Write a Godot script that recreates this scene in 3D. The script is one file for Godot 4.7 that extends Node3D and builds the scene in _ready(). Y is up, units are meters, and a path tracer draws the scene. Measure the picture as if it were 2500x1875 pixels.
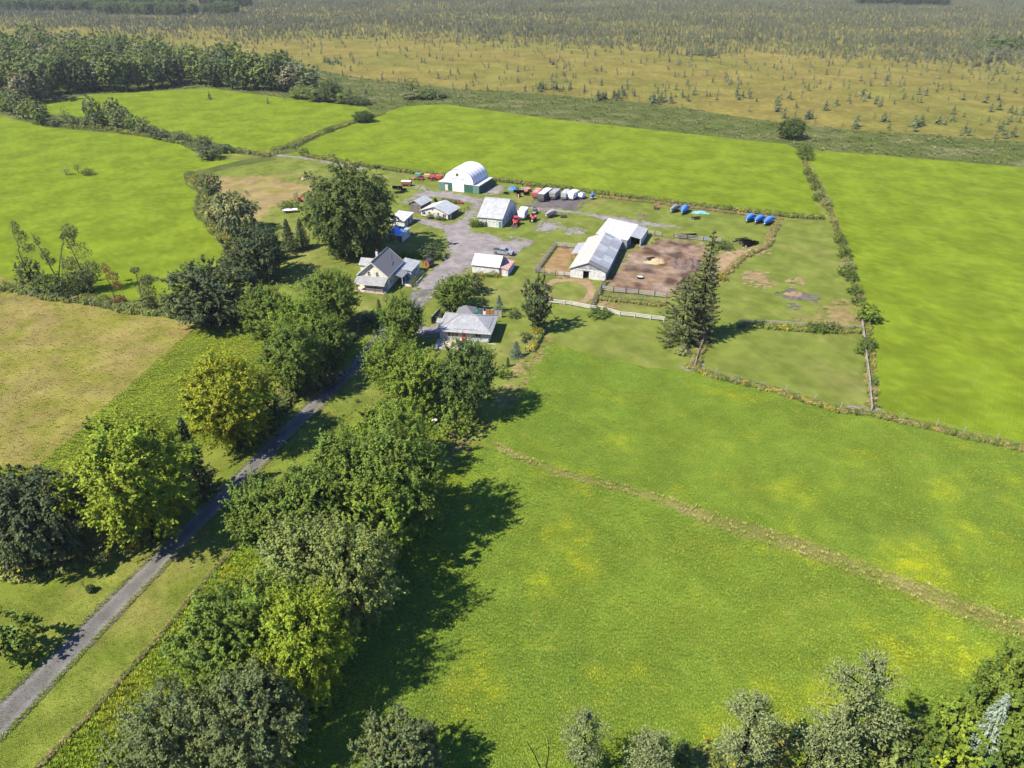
extends Node3D
# An aerial view of a farm between hay fields, a bog behind it.  Pixels of the photograph (2500 x 1875) are turned
# into directions; where they meet the flat ground gives each thing its place.
const FOCAL := 1733.0
const CAM_H := 72.0
var PIT := deg_to_rad(31.0)
var used := {}
var mats := {}
var noise_a := FastNoiseLite.new()
var noise_b := FastNoiseLite.new()
var noise_c := FastNoiseLite.new()
var rng := RandomNumberGenerator.new()
# zoomed views of the photograph: left, top, pixels per photograph pixel
var VIEWS := {
	"A": [0.0, 0.0, 0.8848], "B": [700.0, 360.0, 3.6867], "C": [1200.0, 380.0, 3.16], "D": [820.0, 560.0, 3.6867],
	"E": [0.0, 0.0, 2.212], "L": [0.0, 700.0, 2.4578], "M": [0.0, 1200.0, 2.4578], "N": [800.0, 1200.0, 2.4578],
	"O": [1600.0, 1200.0, 2.4578], "R": [1700.0, 500.0, 2.765], "T": [980.0, 390.0, 4.424], "U": [1250.0, 0.0, 1.7696],
	"V": [0.0, 0.0, 1.7696], "H": [850.0, 590.0, 10.055], "S": [930.0, 460.0, 11.06], "K": [1300.0, 580.0, 9.217],
	"F": [1440.0, 680.0, 10.055], "W": [1560.0, 480.0, 6.506], "X": [40.0, 530.0, 5.267], "Y": [660.0, 400.0, 12.76],
	"Z": [900.0, 410.0, 11.642], "G": [1210.0, 440.0, 17.015], "I": [1290.0, 440.0, 12.289], "J": [1230.0, 510.0, 20.109],
	"Q": [1150.0, 470.0, 11.06], "P": [1050.0, 740.0, 11.06], "N2": [560.0, 640.0, 5.53], "N3": [560.0, 980.0, 3.6867],
	"N4": [240.0, 1400.0, 3.6867], "B2": [1380.0, 520.0, 9.218], "B3": [1130.0, 590.0, 13.01], "N5": [860.0, 760.0, 5.53]}

func px(u: float, v: float, h := 0.0) -> Vector3:
	var x := (u - 1250.0) / FOCAL
	var y := -(v - 937.5) / FOCAL
	var d := Vector3(x, y * cos(PIT) - sin(PIT), -(cos(PIT) + y * sin(PIT)))
	var t := (CAM_H - h) / -d.y
	return Vector3(0, CAM_H, 0) + d * t

func q(c: String, x: float, y: float, h := 0.0) -> Vector3:
	var k: Array = VIEWS[c]
	return px(float(k[0]) + x / float(k[2]), float(k[1]) + y / float(k[2]), h)

# height of a thing whose foot is at base and whose top is seen at row y of view c
func rise(c: String, base: Vector3, y: float) -> float:
	var k: Array = VIEWS[c]
	var v: float = float(k[1]) + y / float(k[2])
	var yy := -(v - 937.5) / FOCAL
	return CAM_H + base.z * (sin(PIT) - yy * cos(PIT)) / (cos(PIT) + yy * sin(PIT))

func poly(c: String, a: Array) -> PackedVector2Array:
	var out := PackedVector2Array()
	for i in range(0, a.size(), 2):
		var p := q(c, a[i], a[i + 1])
		out.append(Vector2(p.x, p.z))
	return out

func line3(c: String, a: Array) -> Array:
	var out := []
	for i in range(0, a.size(), 2):
		out.append(q(c, a[i], a[i + 1]))
	return out

# ---------------------------------------------------------------- scene tree helpers
func numbered(called: String) -> String:
	if not used.has(called):
		used[called] = 0
		return called
	used[called] += 1
	return "%s_%03d" % [called, used[called]]

func tag(o: Node, label: String, category: String, group := "", kind := "") -> Node:
	if label != "": o.set_meta("label", label)
	if category != "": o.set_meta("category", category)
	if group != "": o.set_meta("group", group)
	if kind != "": o.set_meta("kind", kind)
	return o

func thing(called: String, label: String, category: String, at: Vector3, turn := 0.0, group := "") -> Node3D:
	var o := Node3D.new()
	o.name = numbered(called)
	add_child(o)
	o.position = at
	o.rotation.y = turn
	tag(o, label, category, group)
	return o

func part(parent: Node, called: String, mesh: Mesh, m: Material, at := Vector3.ZERO, label := "") -> MeshInstance3D:
	var o := MeshInstance3D.new()
	o.name = called
	o.mesh = mesh
	o.material_override = m
	o.position = at
	parent.add_child(o, true)
	if label != "": o.set_meta("label", label)
	return o

func solo(called: String, mesh: Mesh, m: Material, at: Vector3, turn: float, label: String, category: String, group := "", kind := "") -> MeshInstance3D:
	var o := MeshInstance3D.new()
	o.name = numbered(called)
	o.mesh = mesh
	o.material_override = m
	add_child(o)
	o.position = at
	o.rotation.y = turn
	tag(o, label, category, group, kind)
	return o

func lin(r: float, g: float, b: float) -> Color:
	return Color(r, g, b).linear_to_srgb()

# ---------------------------------------------------------------- textures and materials
func noise_tex(freq: float, size: int, lo: float, hi: float, octaves := 4, stretch := Vector2.ONE, sd := 1) -> ImageTexture:
	var n := FastNoiseLite.new()
	n.seed = sd
	n.frequency = freq
	n.fractal_octaves = octaves
	n.noise_type = FastNoiseLite.TYPE_SIMPLEX_SMOOTH
	var im := n.get_seamless_image(size, size)
	if stretch != Vector2.ONE:
		var big := n.get_seamless_image(size, size)
		big.resize(int(size * stretch.x), int(size * stretch.y), Image.INTERPOLATE_CUBIC)
		im = Image.create(size, size, false, Image.FORMAT_L8)
		big.convert(Image.FORMAT_L8)
		for i in range(0, size, max(1, big.get_width())):
			for j in range(0, size, max(1, big.get_height())):
				im.blit_rect(big, Rect2i(0, 0, big.get_width(), big.get_height()), Vector2i(i, j))
	im.convert(Image.FORMAT_L8)
	var d := im.get_data()
	for i in d.size():
		d[i] = int(clampf(lerpf(lo, hi, clampf((d[i] / 255.0 - 0.5) * 1.7 + 0.5, 0, 1)), 0, 1) * 255.0)
	return ImageTexture.create_from_image(Image.create_from_data(size, size, false, Image.FORMAT_L8, d))

var TX := {}
func make_textures():
	TX.grass = noise_tex(0.045, 512, 0.62, 1.0, 6, Vector2.ONE, 3)
	TX.patch = noise_tex(0.012, 512, 0.88, 1.0, 5, Vector2.ONE, 5)
	TX.gravel = noise_tex(0.09, 512, 0.58, 1.0, 4, Vector2.ONE, 7)
	TX.wear = noise_tex(0.02, 256, 0.84, 1.0, 5, Vector2.ONE, 9)
	TX.grain = noise_tex(0.03, 256, 0.7, 1.0, 4, Vector2(0.125, 1.0), 11)
	TX.relief = noise_tex(0.05, 512, 0.0, 1.0, 5, Vector2.ONE, 13)

# plain material; the colour is linear
func mat(key: String, r := 0.5, g := 0.5, b := 0.5, rough := 0.8, metal := 0.0, tex := "", scale := 0.3) -> StandardMaterial3D:
	if mats.has(key): return mats[key]
	var m := StandardMaterial3D.new()
	m.albedo_color = lin(r, g, b)
	m.roughness = rough
	m.metallic = metal
	m.resource_name = key
	if tex != "":
		m.albedo_texture = TX[tex]
		m.uv1_triplanar = true
		m.uv1_scale = Vector3.ONE * scale
	mats[key] = m
	return m

# ground sheets: colour in the vertices (times 2.5), two tiled grains over it
func ground_mat(key: String, fine: String, fine_m: float, coarse_m: float, relief_cm: float, rough := 0.95) -> StandardMaterial3D:
	var m := StandardMaterial3D.new()
	m.resource_name = key
	m.albedo_color = lin(0.4, 0.4, 0.4)
	m.vertex_color_use_as_albedo = true
	m.roughness = rough
	m.metallic_specular = 0.05
	m.albedo_texture = TX[fine]
	m.uv1_scale = Vector3(1.0 / fine_m, 1.0 / fine_m, 1)
	m.detail_enabled = true
	m.detail_blend_mode = BaseMaterial3D.BLEND_MODE_MUL
	m.detail_albedo = TX.patch
	m.detail_uv_layer = BaseMaterial3D.DETAIL_UV_2
	m.uv2_scale = Vector3(1.0 / coarse_m, 1.0 / coarse_m, 1)
	if relief_cm > 0:
		m.heightmap_enabled = true
		m.heightmap_texture = TX.relief
		m.heightmap_scale = relief_cm
	mats[key] = m
	return m

func leaf_mat(key: String, r: float, g: float, b: float, back := 0.8) -> StandardMaterial3D:
	if mats.has(key): return mats[key]
	var m := StandardMaterial3D.new()
	m.resource_name = key
	m.albedo_color = lin(r, g, b)
	m.vertex_color_use_as_albedo = true
	m.roughness = 0.65
	m.metallic_specular = 0.25
	m.cull_mode = BaseMaterial3D.CULL_DISABLED
	m.backlight_enabled = true
	m.backlight = Color(back, back, back * 0.5)
	mats[key] = m
	return m

# ---------------------------------------------------------------- mesh collecting
class Geo:
	var v := PackedVector3Array()
	var n := PackedVector3Array()
	var c := PackedColorArray()
	var uv := PackedVector2Array()
	var ix := PackedInt32Array()
	var col := Color.WHITE
	var colored := false
	func tri(a: Vector3, b: Vector3, d: Vector3) -> void:
		var m := (d - a).cross(b - a).normalized()
		var k := v.size()
		v.append(a); v.append(b); v.append(d)
		n.append(m); n.append(m); n.append(m)
		if colored:
			c.append(col); c.append(col); c.append(col)
		ix.append(k); ix.append(k + 1); ix.append(k + 2)
	func quad(a: Vector3, b: Vector3, d: Vector3, e: Vector3) -> void:
		var m := (d - a).cross(b - a)
		if m.length_squared() < 1e-12: m = (e - a).cross(d - a)
		m = m.normalized()
		var k := v.size()
		v.append(a); v.append(b); v.append(d); v.append(e)
		n.append(m); n.append(m); n.append(m); n.append(m)
		if colored:
			c.append(col); c.append(col); c.append(col); c.append(col)
		ix.append(k); ix.append(k + 1); ix.append(k + 2); ix.append(k); ix.append(k + 2); ix.append(k + 3)
	func box(at: Vector3, s: Vector3, b := Basis.IDENTITY) -> void:
		var h := s * 0.5
		var p := []
		for i in 8:
			p.append(at + b * Vector3(h.x if i & 1 else -h.x, h.y if i & 2 else -h.y, h.z if i & 4 else -h.z))
		quad(p[4], p[6], p[7], p[5]); quad(p[1], p[3], p[2], p[0])
		quad(p[5], p[7], p[3], p[1]); quad(p[0], p[2], p[6], p[4])
		quad(p[6], p[2], p[3], p[7]); quad(p[0], p[4], p[5], p[1])
	func bar(a: Vector3, b: Vector3, w: float, h: float) -> void:
		var z := (b - a).normalized()
		var x := Vector3.UP.cross(z)
		if x.length() < 0.01: x = Vector3.RIGHT
		x = x.normalized()
		box((a + b) * 0.5, Vector3(w, h, a.distance_to(b)), Basis(x, z.cross(x), z))
	# polygon in x-y, pushed along z from z0 to z1
	func prism(pg: PackedVector2Array, z0: float, z1: float, xf := Transform3D.IDENTITY) -> void:
		var t := Geometry2D.triangulate_polygon(pg)
		for i in range(0, t.size(), 3):
			var a := pg[t[i]]; var b := pg[t[i + 1]]; var d := pg[t[i + 2]]
			tri(xf * Vector3(a.x, a.y, z1), xf * Vector3(d.x, d.y, z1), xf * Vector3(b.x, b.y, z1))
			tri(xf * Vector3(a.x, a.y, z0), xf * Vector3(b.x, b.y, z0), xf * Vector3(d.x, d.y, z0))
		for i in pg.size():
			var a := pg[i]; var b := pg[(i + 1) % pg.size()]
			quad(xf * Vector3(a.x, a.y, z0), xf * Vector3(a.x, a.y, z1), xf * Vector3(b.x, b.y, z1), xf * Vector3(b.x, b.y, z0))
	# four corners of the upper face, thickness below
	func slab(a: Vector3, b: Vector3, d: Vector3, e: Vector3, th: float) -> void:
		var m := (b - a).cross(e - a).normalized()
		if m.y < 0: m = -m
		var k := m * th
		quad(a, b, d, e); quad(e - k, d - k, b - k, a - k)
		quad(a - k, b - k, b, a); quad(b - k, d - k, d, b); quad(d - k, e - k, e, d); quad(e - k, a - k, a, e)
	func tube(pts: Array, rad: Array, sides := 8, cap := true) -> void:
		var rings := []
		for i in pts.size():
			var t: Vector3 = (pts[min(i + 1, pts.size() - 1)] - pts[max(i - 1, 0)])
			t = t.normalized() if t.length() > 1e-6 else Vector3.UP
			var x := t.cross(Vector3(0.13, 0.2, 0.97)).normalized()
			var y := t.cross(x)
			var r := []
			for s in sides:
				var an := TAU * s / sides
				r.append(pts[i] + (x * cos(an) + y * sin(an)) * float(rad[i]))
			rings.append(r)
		loft(rings, cap)
	func loft(rings: Array, cap := true) -> void:
		# smooth round the rings: shared vertices
		var k := v.size()
		var ns: int = rings[0].size()
		for i in rings.size():
			var mid := Vector3.ZERO
			for p in rings[i]: mid += p
			mid /= ns
			for p in rings[i]:
				v.append(p)
				var m: Vector3 = p - mid
				n.append(m.normalized() if m.length() > 1e-5 else Vector3.UP)
				if colored: c.append(col)
		for i in rings.size() - 1:
			for s in ns:
				var a := k + i * ns + s
				var b := k + i * ns + (s + 1) % ns
				ix.append(a); ix.append(b); ix.append(b + ns)
				ix.append(a); ix.append(b + ns); ix.append(a + ns)
		if cap:
			for e in [0, rings.size() - 1]:
				for s in range(1, ns - 1):
					tri(rings[e][0], rings[e][s], rings[e][s + 1])
	func disc(at: Vector3, axis: Vector3, r: float, w: float, sides := 14) -> void:
		tube([at - axis * w * 0.5, at + axis * w * 0.5], [r, r], sides, true)
	func done() -> ArrayMesh:
		var a := []
		a.resize(Mesh.ARRAY_MAX)
		a[Mesh.ARRAY_VERTEX] = v
		a[Mesh.ARRAY_NORMAL] = n
		if colored: a[Mesh.ARRAY_COLOR] = c
		a[Mesh.ARRAY_INDEX] = ix
		var m := ArrayMesh.new()
		m.add_surface_from_arrays(Mesh.PRIMITIVE_TRIANGLES, a)
		return m

func box_mesh(s: Vector3, at := Vector3.ZERO) -> ArrayMesh:
	var g := Geo.new()
	g.box(at, s)
	return g.done()

var UNIT_BOX: ArrayMesh
# a bar from a to b as a part of its own, sharing one mesh
func bar_part(parent: Node, called: String, a: Vector3, b: Vector3, w: float, h: float, m: Material) -> MeshInstance3D:
	var z := (b - a).normalized()
	var x := Vector3.UP.cross(z)
	if x.length() < 0.01: x = Vector3.RIGHT
	x = x.normalized()
	var y := z.cross(x)
	var o := part(parent, called, UNIT_BOX, m)
	o.transform = Transform3D(Basis(x * w, y * h, z * a.distance_to(b)), (a + b) * 0.5)
	return o

# ---------------------------------------------------------------- ground
func na(x: float, z: float, s: float) -> float: return noise_a.get_noise_2d(x / s, z / s)
func nb(x: float, z: float, s: float) -> float: return noise_b.get_noise_2d(x / s, z / s)
func mix3(a: Vector3, b: Vector3, t: float) -> Vector3: return a.lerp(b, clampf(t, 0, 1))

func bog_edge(x: float, z: float) -> float:
	return 830.0 - 0.10 * x + 260.0 * na(x, z, 420.0) + 90.0 * nb(x, z, 90.0) + (90.0 if x < 0.36 * z else 0.0)

# base colour of the ground cover at a place (linear)
func cover(kind: String, x: float, z: float) -> Vector3:
	var a := na(x, z, 38.0)
	var b := nb(x, z, 11.0)
	var c := na(x + 91.0, z - 37.0, 3.2)
	match kind:
		"hay":      # bright aftermath on the far fields, faint lines left by the mower
			var s := na(x * 0.3 + z * 0.05, z, 5.5)
			var k := Vector3(0.158, 0.222, 0.016)
			k = mix3(k, Vector3(0.132, 0.196, 0.022), 0.22 * a + 0.3 * s + 0.12 * b + 0.3 * c + 0.15)
			k = mix3(k, Vector3(0.192, 0.238, 0.020), 0.2 * nb(x + 70.0, z, 24.0) + 0.5 * c + 0.02)
			var line := absf(fposmod(x * 0.93 + z * 0.36 + 1.5 * a, 7.5) - 3.75)
			return k * (1.0 + 0.24 * c - 0.07 * smoothstep(0.9, 0.2, line))
		"meadow":   # uncut clover meadow in front
			var d := nb(x - 17.0, z + 60.0, 1.4)
			var k := Vector3(0.140, 0.208, 0.024)
			k = mix3(k, Vector3(0.112, 0.184, 0.025), 0.6 * a + 0.3 * b + 0.6 * d + 0.15)
			k = mix3(k, Vector3(0.178, 0.200, 0.027), 0.5 * b + 0.7 * c - 0.1)
			# drifts of yellow flowers, in specks
			k = mix3(k, Vector3(0.270, 0.310, 0.014), (1.3 * na(x - 300, z + 80, 17.0) + 0.6 * b - 0.35 + 0.7 * smoothstep(20.0, 60.0, x) * smoothstep(-105.0, -60.0, z)) * (0.6 + 0.8 * d + 0.5 * c))
			return k * (1.0 + 0.14 * c)
		"lawn":
			var s := sin((x * 0.86 + z * 0.5) * 2.2 + 2.0 * a)
			var k := Vector3(0.162, 0.200, 0.040)
			k = mix3(k, Vector3(0.225, 0.215, 0.075), 0.8 * a + 0.5 * b + 0.3 * c - 0.05)
			k = mix3(k, Vector3(0.115, 0.165, 0.024), -0.8 * b - 0.3 * c + 0.03)
			return k * (1.0 + 0.045 * s + 0.16 * c)
		"mown":     # verges by the road, cut along the road
			var s := sin((x * 0.72 + z * 0.69) * 4.2 + 1.4 * a)
			var d := nb(x * 0.4 - z * 0.35, z * 0.9 + x * 0.9, 1.1)
			var k := Vector3(0.160, 0.200, 0.032)
			k = mix3(k, Vector3(0.222, 0.215, 0.060), 0.9 * a + 0.6 * b + 0.3 * d - 0.05)
			k = mix3(k, Vector3(0.118, 0.172, 0.020), -0.8 * b - 0.5 * d)
			return k * (1.0 + 0.05 * s + 0.16 * c + 0.12 * d)
		"rough":
			var k := Vector3(0.155, 0.220, 0.016)
			k = mix3(k, Vector3(0.205, 0.200, 0.020), 0.9 * b + 0.6 * a)
			k = mix3(k, Vector3(0.060, 0.105, 0.014), -0.8 * c)
			return k
		"olive":
			var k := Vector3(0.170, 0.218, 0.022)
			k = mix3(k, Vector3(0.132, 0.192, 0.022), 0.7 * b + 0.2)
			k = mix3(k, Vector3(0.215, 0.210, 0.030), 0.6 * a)
			return k * (1.0 + 0.18 * c)
		"pasture":
			var k := Vector3(0.238, 0.216, 0.058)
			k = mix3(k, Vector3(0.290, 0.230, 0.095), 0.8 * a + 0.5 * b + 0.02)
			k = mix3(k, Vector3(0.185, 0.205, 0.030), -1.0 * b - 0.4 * c + 0.1)
			return k * (1.0 + 0.16 * c)
		"bog":
			var w := na(x * 0.35, z, 26.0)
			var k := Vector3(0.148, 0.130, 0.034)
			k = mix3(k, Vector3(0.118, 0.128, 0.028), 1.0 * na(x, z, 120.0) + 0.5 * w + 0.25)
			k = mix3(k, Vector3(0.176, 0.140, 0.044), 0.9 * w + 0.3 * b)
			return k * (1.0 + 0.2 * b)
		"sedge":
			var w := na(x * 0.3 + z * 0.1, z, 14.0)
			var k := Vector3(0.102, 0.125, 0.034)
			k = mix3(k, Vector3(0.215, 0.200, 0.110), 1.1 * w + 0.3 * a - 0.05)
			k = mix3(k, Vector3(0.060, 0.092, 0.022), -1.0 * b + 0.15)
			return k
		"dry":      # cut and bleached grass
			var k := Vector3(0.285, 0.222, 0.105)
			k = mix3(k, Vector3(0.220, 0.205, 0.050), 0.9 * b + 0.3)
			return k * (1.0 + 0.2 * c)
		"swath":
			var k := Vector3(0.195, 0.196, 0.055)
			k = mix3(k, Vector3(0.280, 0.238, 0.105), 1.0 * b)
			k = mix3(k, Vector3(0.140, 0.185, 0.026), -0.9 * c - 0.6 * b + 0.15)
			return k
		"roadway":
			return mix3(Vector3(0.150, 0.144, 0.140), Vector3(0.195, 0.186, 0.180), 0.8 * b + 0.6 * c + 0.2)
		"gravel":
			var k := Vector3(0.270, 0.250, 0.250)
			k = mix3(k, Vector3(0.215, 0.197, 0.200), 1.0 * a + 0.6 * b)
			k = mix3(k, Vector3(0.320, 0.296, 0.288), -0.8 * b + 0.5 * c)
			return k
		"darkgravel":
			return mix3(Vector3(0.135, 0.122, 0.127), Vector3(0.175, 0.160, 0.162), 0.9 * b + 0.3 * c + 0.2)
		"dirt":
			var k := Vector3(0.270, 0.190, 0.135)
			k = mix3(k, Vector3(0.110, 0.072, 0.060), 2.4 * na(x + 40, z + 11, 11.0) + 1.2 * b + 0.22)
			k = mix3(k, Vector3(0.360, 0.285, 0.230), -1.5 * na(x - 20, z, 16.0) - 0.1)
			k = mix3(k, Vector3(0.300, 0.185, 0.055), 1.0 * nb(x, z + 50, 7.0) - 0.1)
			k = mix3(k, Vector3(0.130, 0.160, 0.030), 1.6 * na(x + 9.0, z - 70.0, 9.0) - 0.45)
			return k * (1.0 + 0.3 * c + 0.25 * nb(x, z, 1.3))
		"straw":
			var k := Vector3(0.310, 0.205, 0.098)
			k = mix3(k, Vector3(0.240, 0.165, 0.095), 1.0 * a + 1.0 * b)
			k = mix3(k, Vector3(0.385, 0.300, 0.180), -1.2 * b + 0.3 * c)
			return k
		"sand":
			return mix3(Vector3(0.360, 0.265, 0.165), Vector3(0.300, 0.210, 0.115), 0.9 * b + 0.5 * c + 0.2)
	return Vector3(0.12, 0.17, 0.02)

func ragged(pg: PackedVector2Array, step: float, amp: float) -> PackedVector2Array:
	var out := PackedVector2Array()
	for i in pg.size():
		var a := pg[i]
		var b := pg[(i + 1) % pg.size()]
		var n: int = clampi(int(a.distance_to(b) / step), 1, 400)
		for k in n:
			var p := a.lerp(b, float(k) / n)
			p += Vector2(noise_c.get_noise_2d(p.x, p.y), noise_c.get_noise_2d(p.x + 517.0, p.y - 211.0)) * amp
			out.append(p)
	return out

func sheet_mesh(pg: PackedVector2Array, y: float, cell: float, kind: String) -> ArrayMesh:
	var v := PackedVector3Array()
	var n := PackedVector3Array()
	var c := PackedColorArray()
	var t := PackedVector2Array()
	var ix := PackedInt32Array()
	var lo := pg[0]
	var hi := pg[0]
	for p in pg:
		lo = lo.min(p)
		hi = hi.max(p)
	var rows := int(ceil((hi.y - lo.y) / cell))
	var cols := int(ceil((hi.x - lo.x) / cell))
	for j in rows:
		var y0 := lo.y + j * cell
		var strip := PackedVector2Array([Vector2(lo.x - 1, y0), Vector2(hi.x + 1, y0), Vector2(hi.x + 1, y0 + cell), Vector2(lo.x - 1, y0 + cell)])
		for piece in Geometry2D.intersect_polygons(pg, strip):
			var x0 := INF
			var x1 := -INF
			for p in piece:
				x0 = minf(x0, p.x)
				x1 = maxf(x1, p.x)
			for i in range(int((x0 - lo.x) / cell), mini(cols, int((x1 - lo.x) / cell) + 1)):
				var cx := lo.x + i * cell
				var sq := PackedVector2Array([Vector2(cx, y0), Vector2(cx + cell, y0), Vector2(cx + cell, y0 + cell), Vector2(cx, y0 + cell)])
				for bit in Geometry2D.intersect_polygons(piece, sq):
					var tr: PackedInt32Array = PackedInt32Array([0, 1, 2, 0, 2, 3]) if bit.size() == 4 else Geometry2D.triangulate_polygon(bit)
					var k := v.size()
					for p in bit:
						v.append(Vector3(p.x, y, p.y))
						n.append(Vector3.UP)
						t.append(p)
						var e := cover(kind, p.x, p.y) * 2.5
						c.append(Color(e.x, e.y, e.z))
					for m in tr: ix.append(k + m)
	var a := []
	a.resize(Mesh.ARRAY_MAX)
	a[Mesh.ARRAY_VERTEX] = v
	a[Mesh.ARRAY_NORMAL] = n
	a[Mesh.ARRAY_COLOR] = c
	a[Mesh.ARRAY_TEX_UV] = t
	a[Mesh.ARRAY_TEX_UV2] = t
	a[Mesh.ARRAY_INDEX] = ix
	var me := ArrayMesh.new()
	me.add_surface_from_arrays(Mesh.PRIMITIVE_TRIANGLES, a)
	return me

var PATCHES := {}
# scraps of bare ground outside a worn patch and of grass inside it, so that its edge is broken
func worn_edge(called: String, pg: PackedVector2Array, y: float, kind: String, m: String, n: int, reach: float) -> void:
	var rr := RandomNumberGenerator.new()
	rr.seed = 7 + pg.size() * 13
	for side in 2:
		var v := PackedVector3Array()
		var nn := PackedVector3Array()
		var c := PackedColorArray()
		var t := PackedVector2Array()
		var ix := PackedInt32Array()
		var k2: String = kind if side == 0 else "lawn"
		for i in n:
			var p := pg[rr.randi() % pg.size()] + Vector2(rr.randf_range(-1, 1), rr.randf_range(-1, 1)) * reach * rr.randf()
			if Geometry2D.is_point_in_polygon(p, pg) != (side == 1): continue
			var r := rr.randf_range(0.12, 0.6)
			var k := v.size()
			var e := cover(k2, p.x, p.y) * 2.5
			for s in 8:
				var an := -TAU * s / 8.0
				var o := p + Vector2(cos(an) * 1.5, sin(an)) * r * rr.randf_range(0.5, 1.2)
				v.append(Vector3(o.x, y + 0.004 * (1 + i % 6), o.y)); nn.append(Vector3.UP); t.append(o); c.append(Color(e.x, e.y, e.z))
			for s in range(1, 7): ix.append_array(PackedInt32Array([k, k + s + 1, k + s]))
		if v.is_empty(): continue
		var a := []
		a.resize(Mesh.ARRAY_MAX)
		a[Mesh.ARRAY_VERTEX] = v
		a[Mesh.ARRAY_NORMAL] = nn
		a[Mesh.ARRAY_COLOR] = c
		a[Mesh.ARRAY_TEX_UV] = t
		a[Mesh.ARRAY_TEX_UV2] = t
		a[Mesh.ARRAY_INDEX] = ix
		var me := ArrayMesh.new()
		me.add_surface_from_arrays(Mesh.PRIMITIVE_TRIANGLES, a)
		var o := MeshInstance3D.new()
		o.name = numbered(called + "_scraps" if side == 0 else "grass_scraps")
		o.mesh = me
		o.material_override = mats[m if side == 0 else "short grass"]
		o.set_meta("kind", "structure")
		add_child(o)

func sheet(called: String, pg: PackedVector2Array, y: float, cell: float, kind: String, m: String, step := 2.0, amp := 0.5) -> void:
	var r := ragged(pg, step, amp) if amp > 0 else pg
	var o := MeshInstance3D.new()
	o.name = numbered(called)
	PATCHES[String(o.name)] = r
	o.mesh = sheet_mesh(r, y, cell, kind)
	o.material_override = mats[m]
	o.set_meta("kind", "structure")
	add_child(o)
	if kind in ["dirt", "straw", "sand", "dry", "gravel", "darkgravel"]:
		worn_edge(called, r, y, kind, m, clampi(r.size() * (1 if called == "riding_track" else (2 if kind == "gravel" and r.size() > 60 else 5)), 20, 800), 0.9 if kind in ["gravel", "darkgravel"] else (0.5 if called == "riding_track" else 1.8))

func polym(a: Array) -> PackedVector2Array:
	var out := PackedVector2Array()
	for e in a: out.append_array(poly(e[0], e[1]))
	return out

# a road between two lists of edge points: five strips of worn and loose gravel
func ribbon(called: String, left: Array, right: Array, y: float, kind: String, m: String, tracks: bool) -> void:
	var g := Geo.new()
	var t := PackedVector2Array()
	var lv := PackedVector3Array()
	var rows := []
	for i in left.size() - 1:
		var a: Vector3 = left[i]
		var b: Vector3 = left[i + 1]
		var c: Vector3 = right[i]
		var d: Vector3 = right[i + 1]
		if tracks:   # gravel shoulders
			var sh := (c - a).normalized() * 0.35
			var sh2 := (d - b).normalized() * 0.35
			a -= sh; c += sh; b -= sh2; d += sh2
		var n := maxi(1, int(a.distance_to(b) / 0.9))
		for k in n + (1 if i == left.size() - 2 else 0):
			var f := float(k) / n
			rows.append([a.lerp(b, f), c.lerp(d, f)])
	var across := 12
	var v := PackedVector3Array()
	var nn := PackedVector3Array()
	var cc := PackedColorArray()
	var ix := PackedInt32Array()
	for r in rows:
		var w: Vector3 = (r[1] - r[0])
		var e := w.normalized()
		for s in across + 1:
			var f := float(s) / across
			var p: Vector3 = r[0] + w * f
			if s == 0 or s == across: p += e * (noise_c.get_noise_2d(p.x * 3.0, p.z * 3.0) * 0.28)
			p.y = y
			var k := cover(kind, p.x, p.z)
			if tracks:   # pale wheel tracks and a greyer loose crown
				var tr: float = exp(-pow((f - 0.22) / 0.10, 2)) + exp(-pow((f - 0.80) / 0.10, 2))
				k = k.lerp(Vector3(0.275, 0.262, 0.255), 0.5 * clampf(tr, 0, 1))
				k = k.lerp(Vector3(0.15, 0.145, 0.145), 0.45 * exp(-pow((f - 0.5) / 0.14, 2)))
			v.append(p); nn.append(Vector3.UP); t.append(Vector2(p.x, p.z))
			cc.append(Color(k.x * 2.5, k.y * 2.5, k.z * 2.5))
	for i in rows.size() - 1:
		for s in across:
			var a := i * (across + 1) + s
			ix.append_array(PackedInt32Array([a, a + across + 2, a + 1, a, a + across + 1, a + across + 2]))
	var arr := []
	arr.resize(Mesh.ARRAY_MAX)
	arr[Mesh.ARRAY_VERTEX] = v
	arr[Mesh.ARRAY_NORMAL] = nn
	arr[Mesh.ARRAY_COLOR] = cc
	arr[Mesh.ARRAY_TEX_UV] = t
	arr[Mesh.ARRAY_TEX_UV2] = t
	arr[Mesh.ARRAY_INDEX] = ix
	var me := ArrayMesh.new()
	me.add_surface_from_arrays(Mesh.PRIMITIVE_TRIANGLES, arr)
	var o := MeshInstance3D.new()
	o.name = numbered(called)
	o.mesh = me
	o.material_override = mats[m]
	o.set_meta("kind", "structure")
	add_child(o)

func pairs(a: Array) -> Array:
	var out := []
	for i in range(0, a.size(), 2): out.append(px(a[i], a[i + 1]))
	return out

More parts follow.
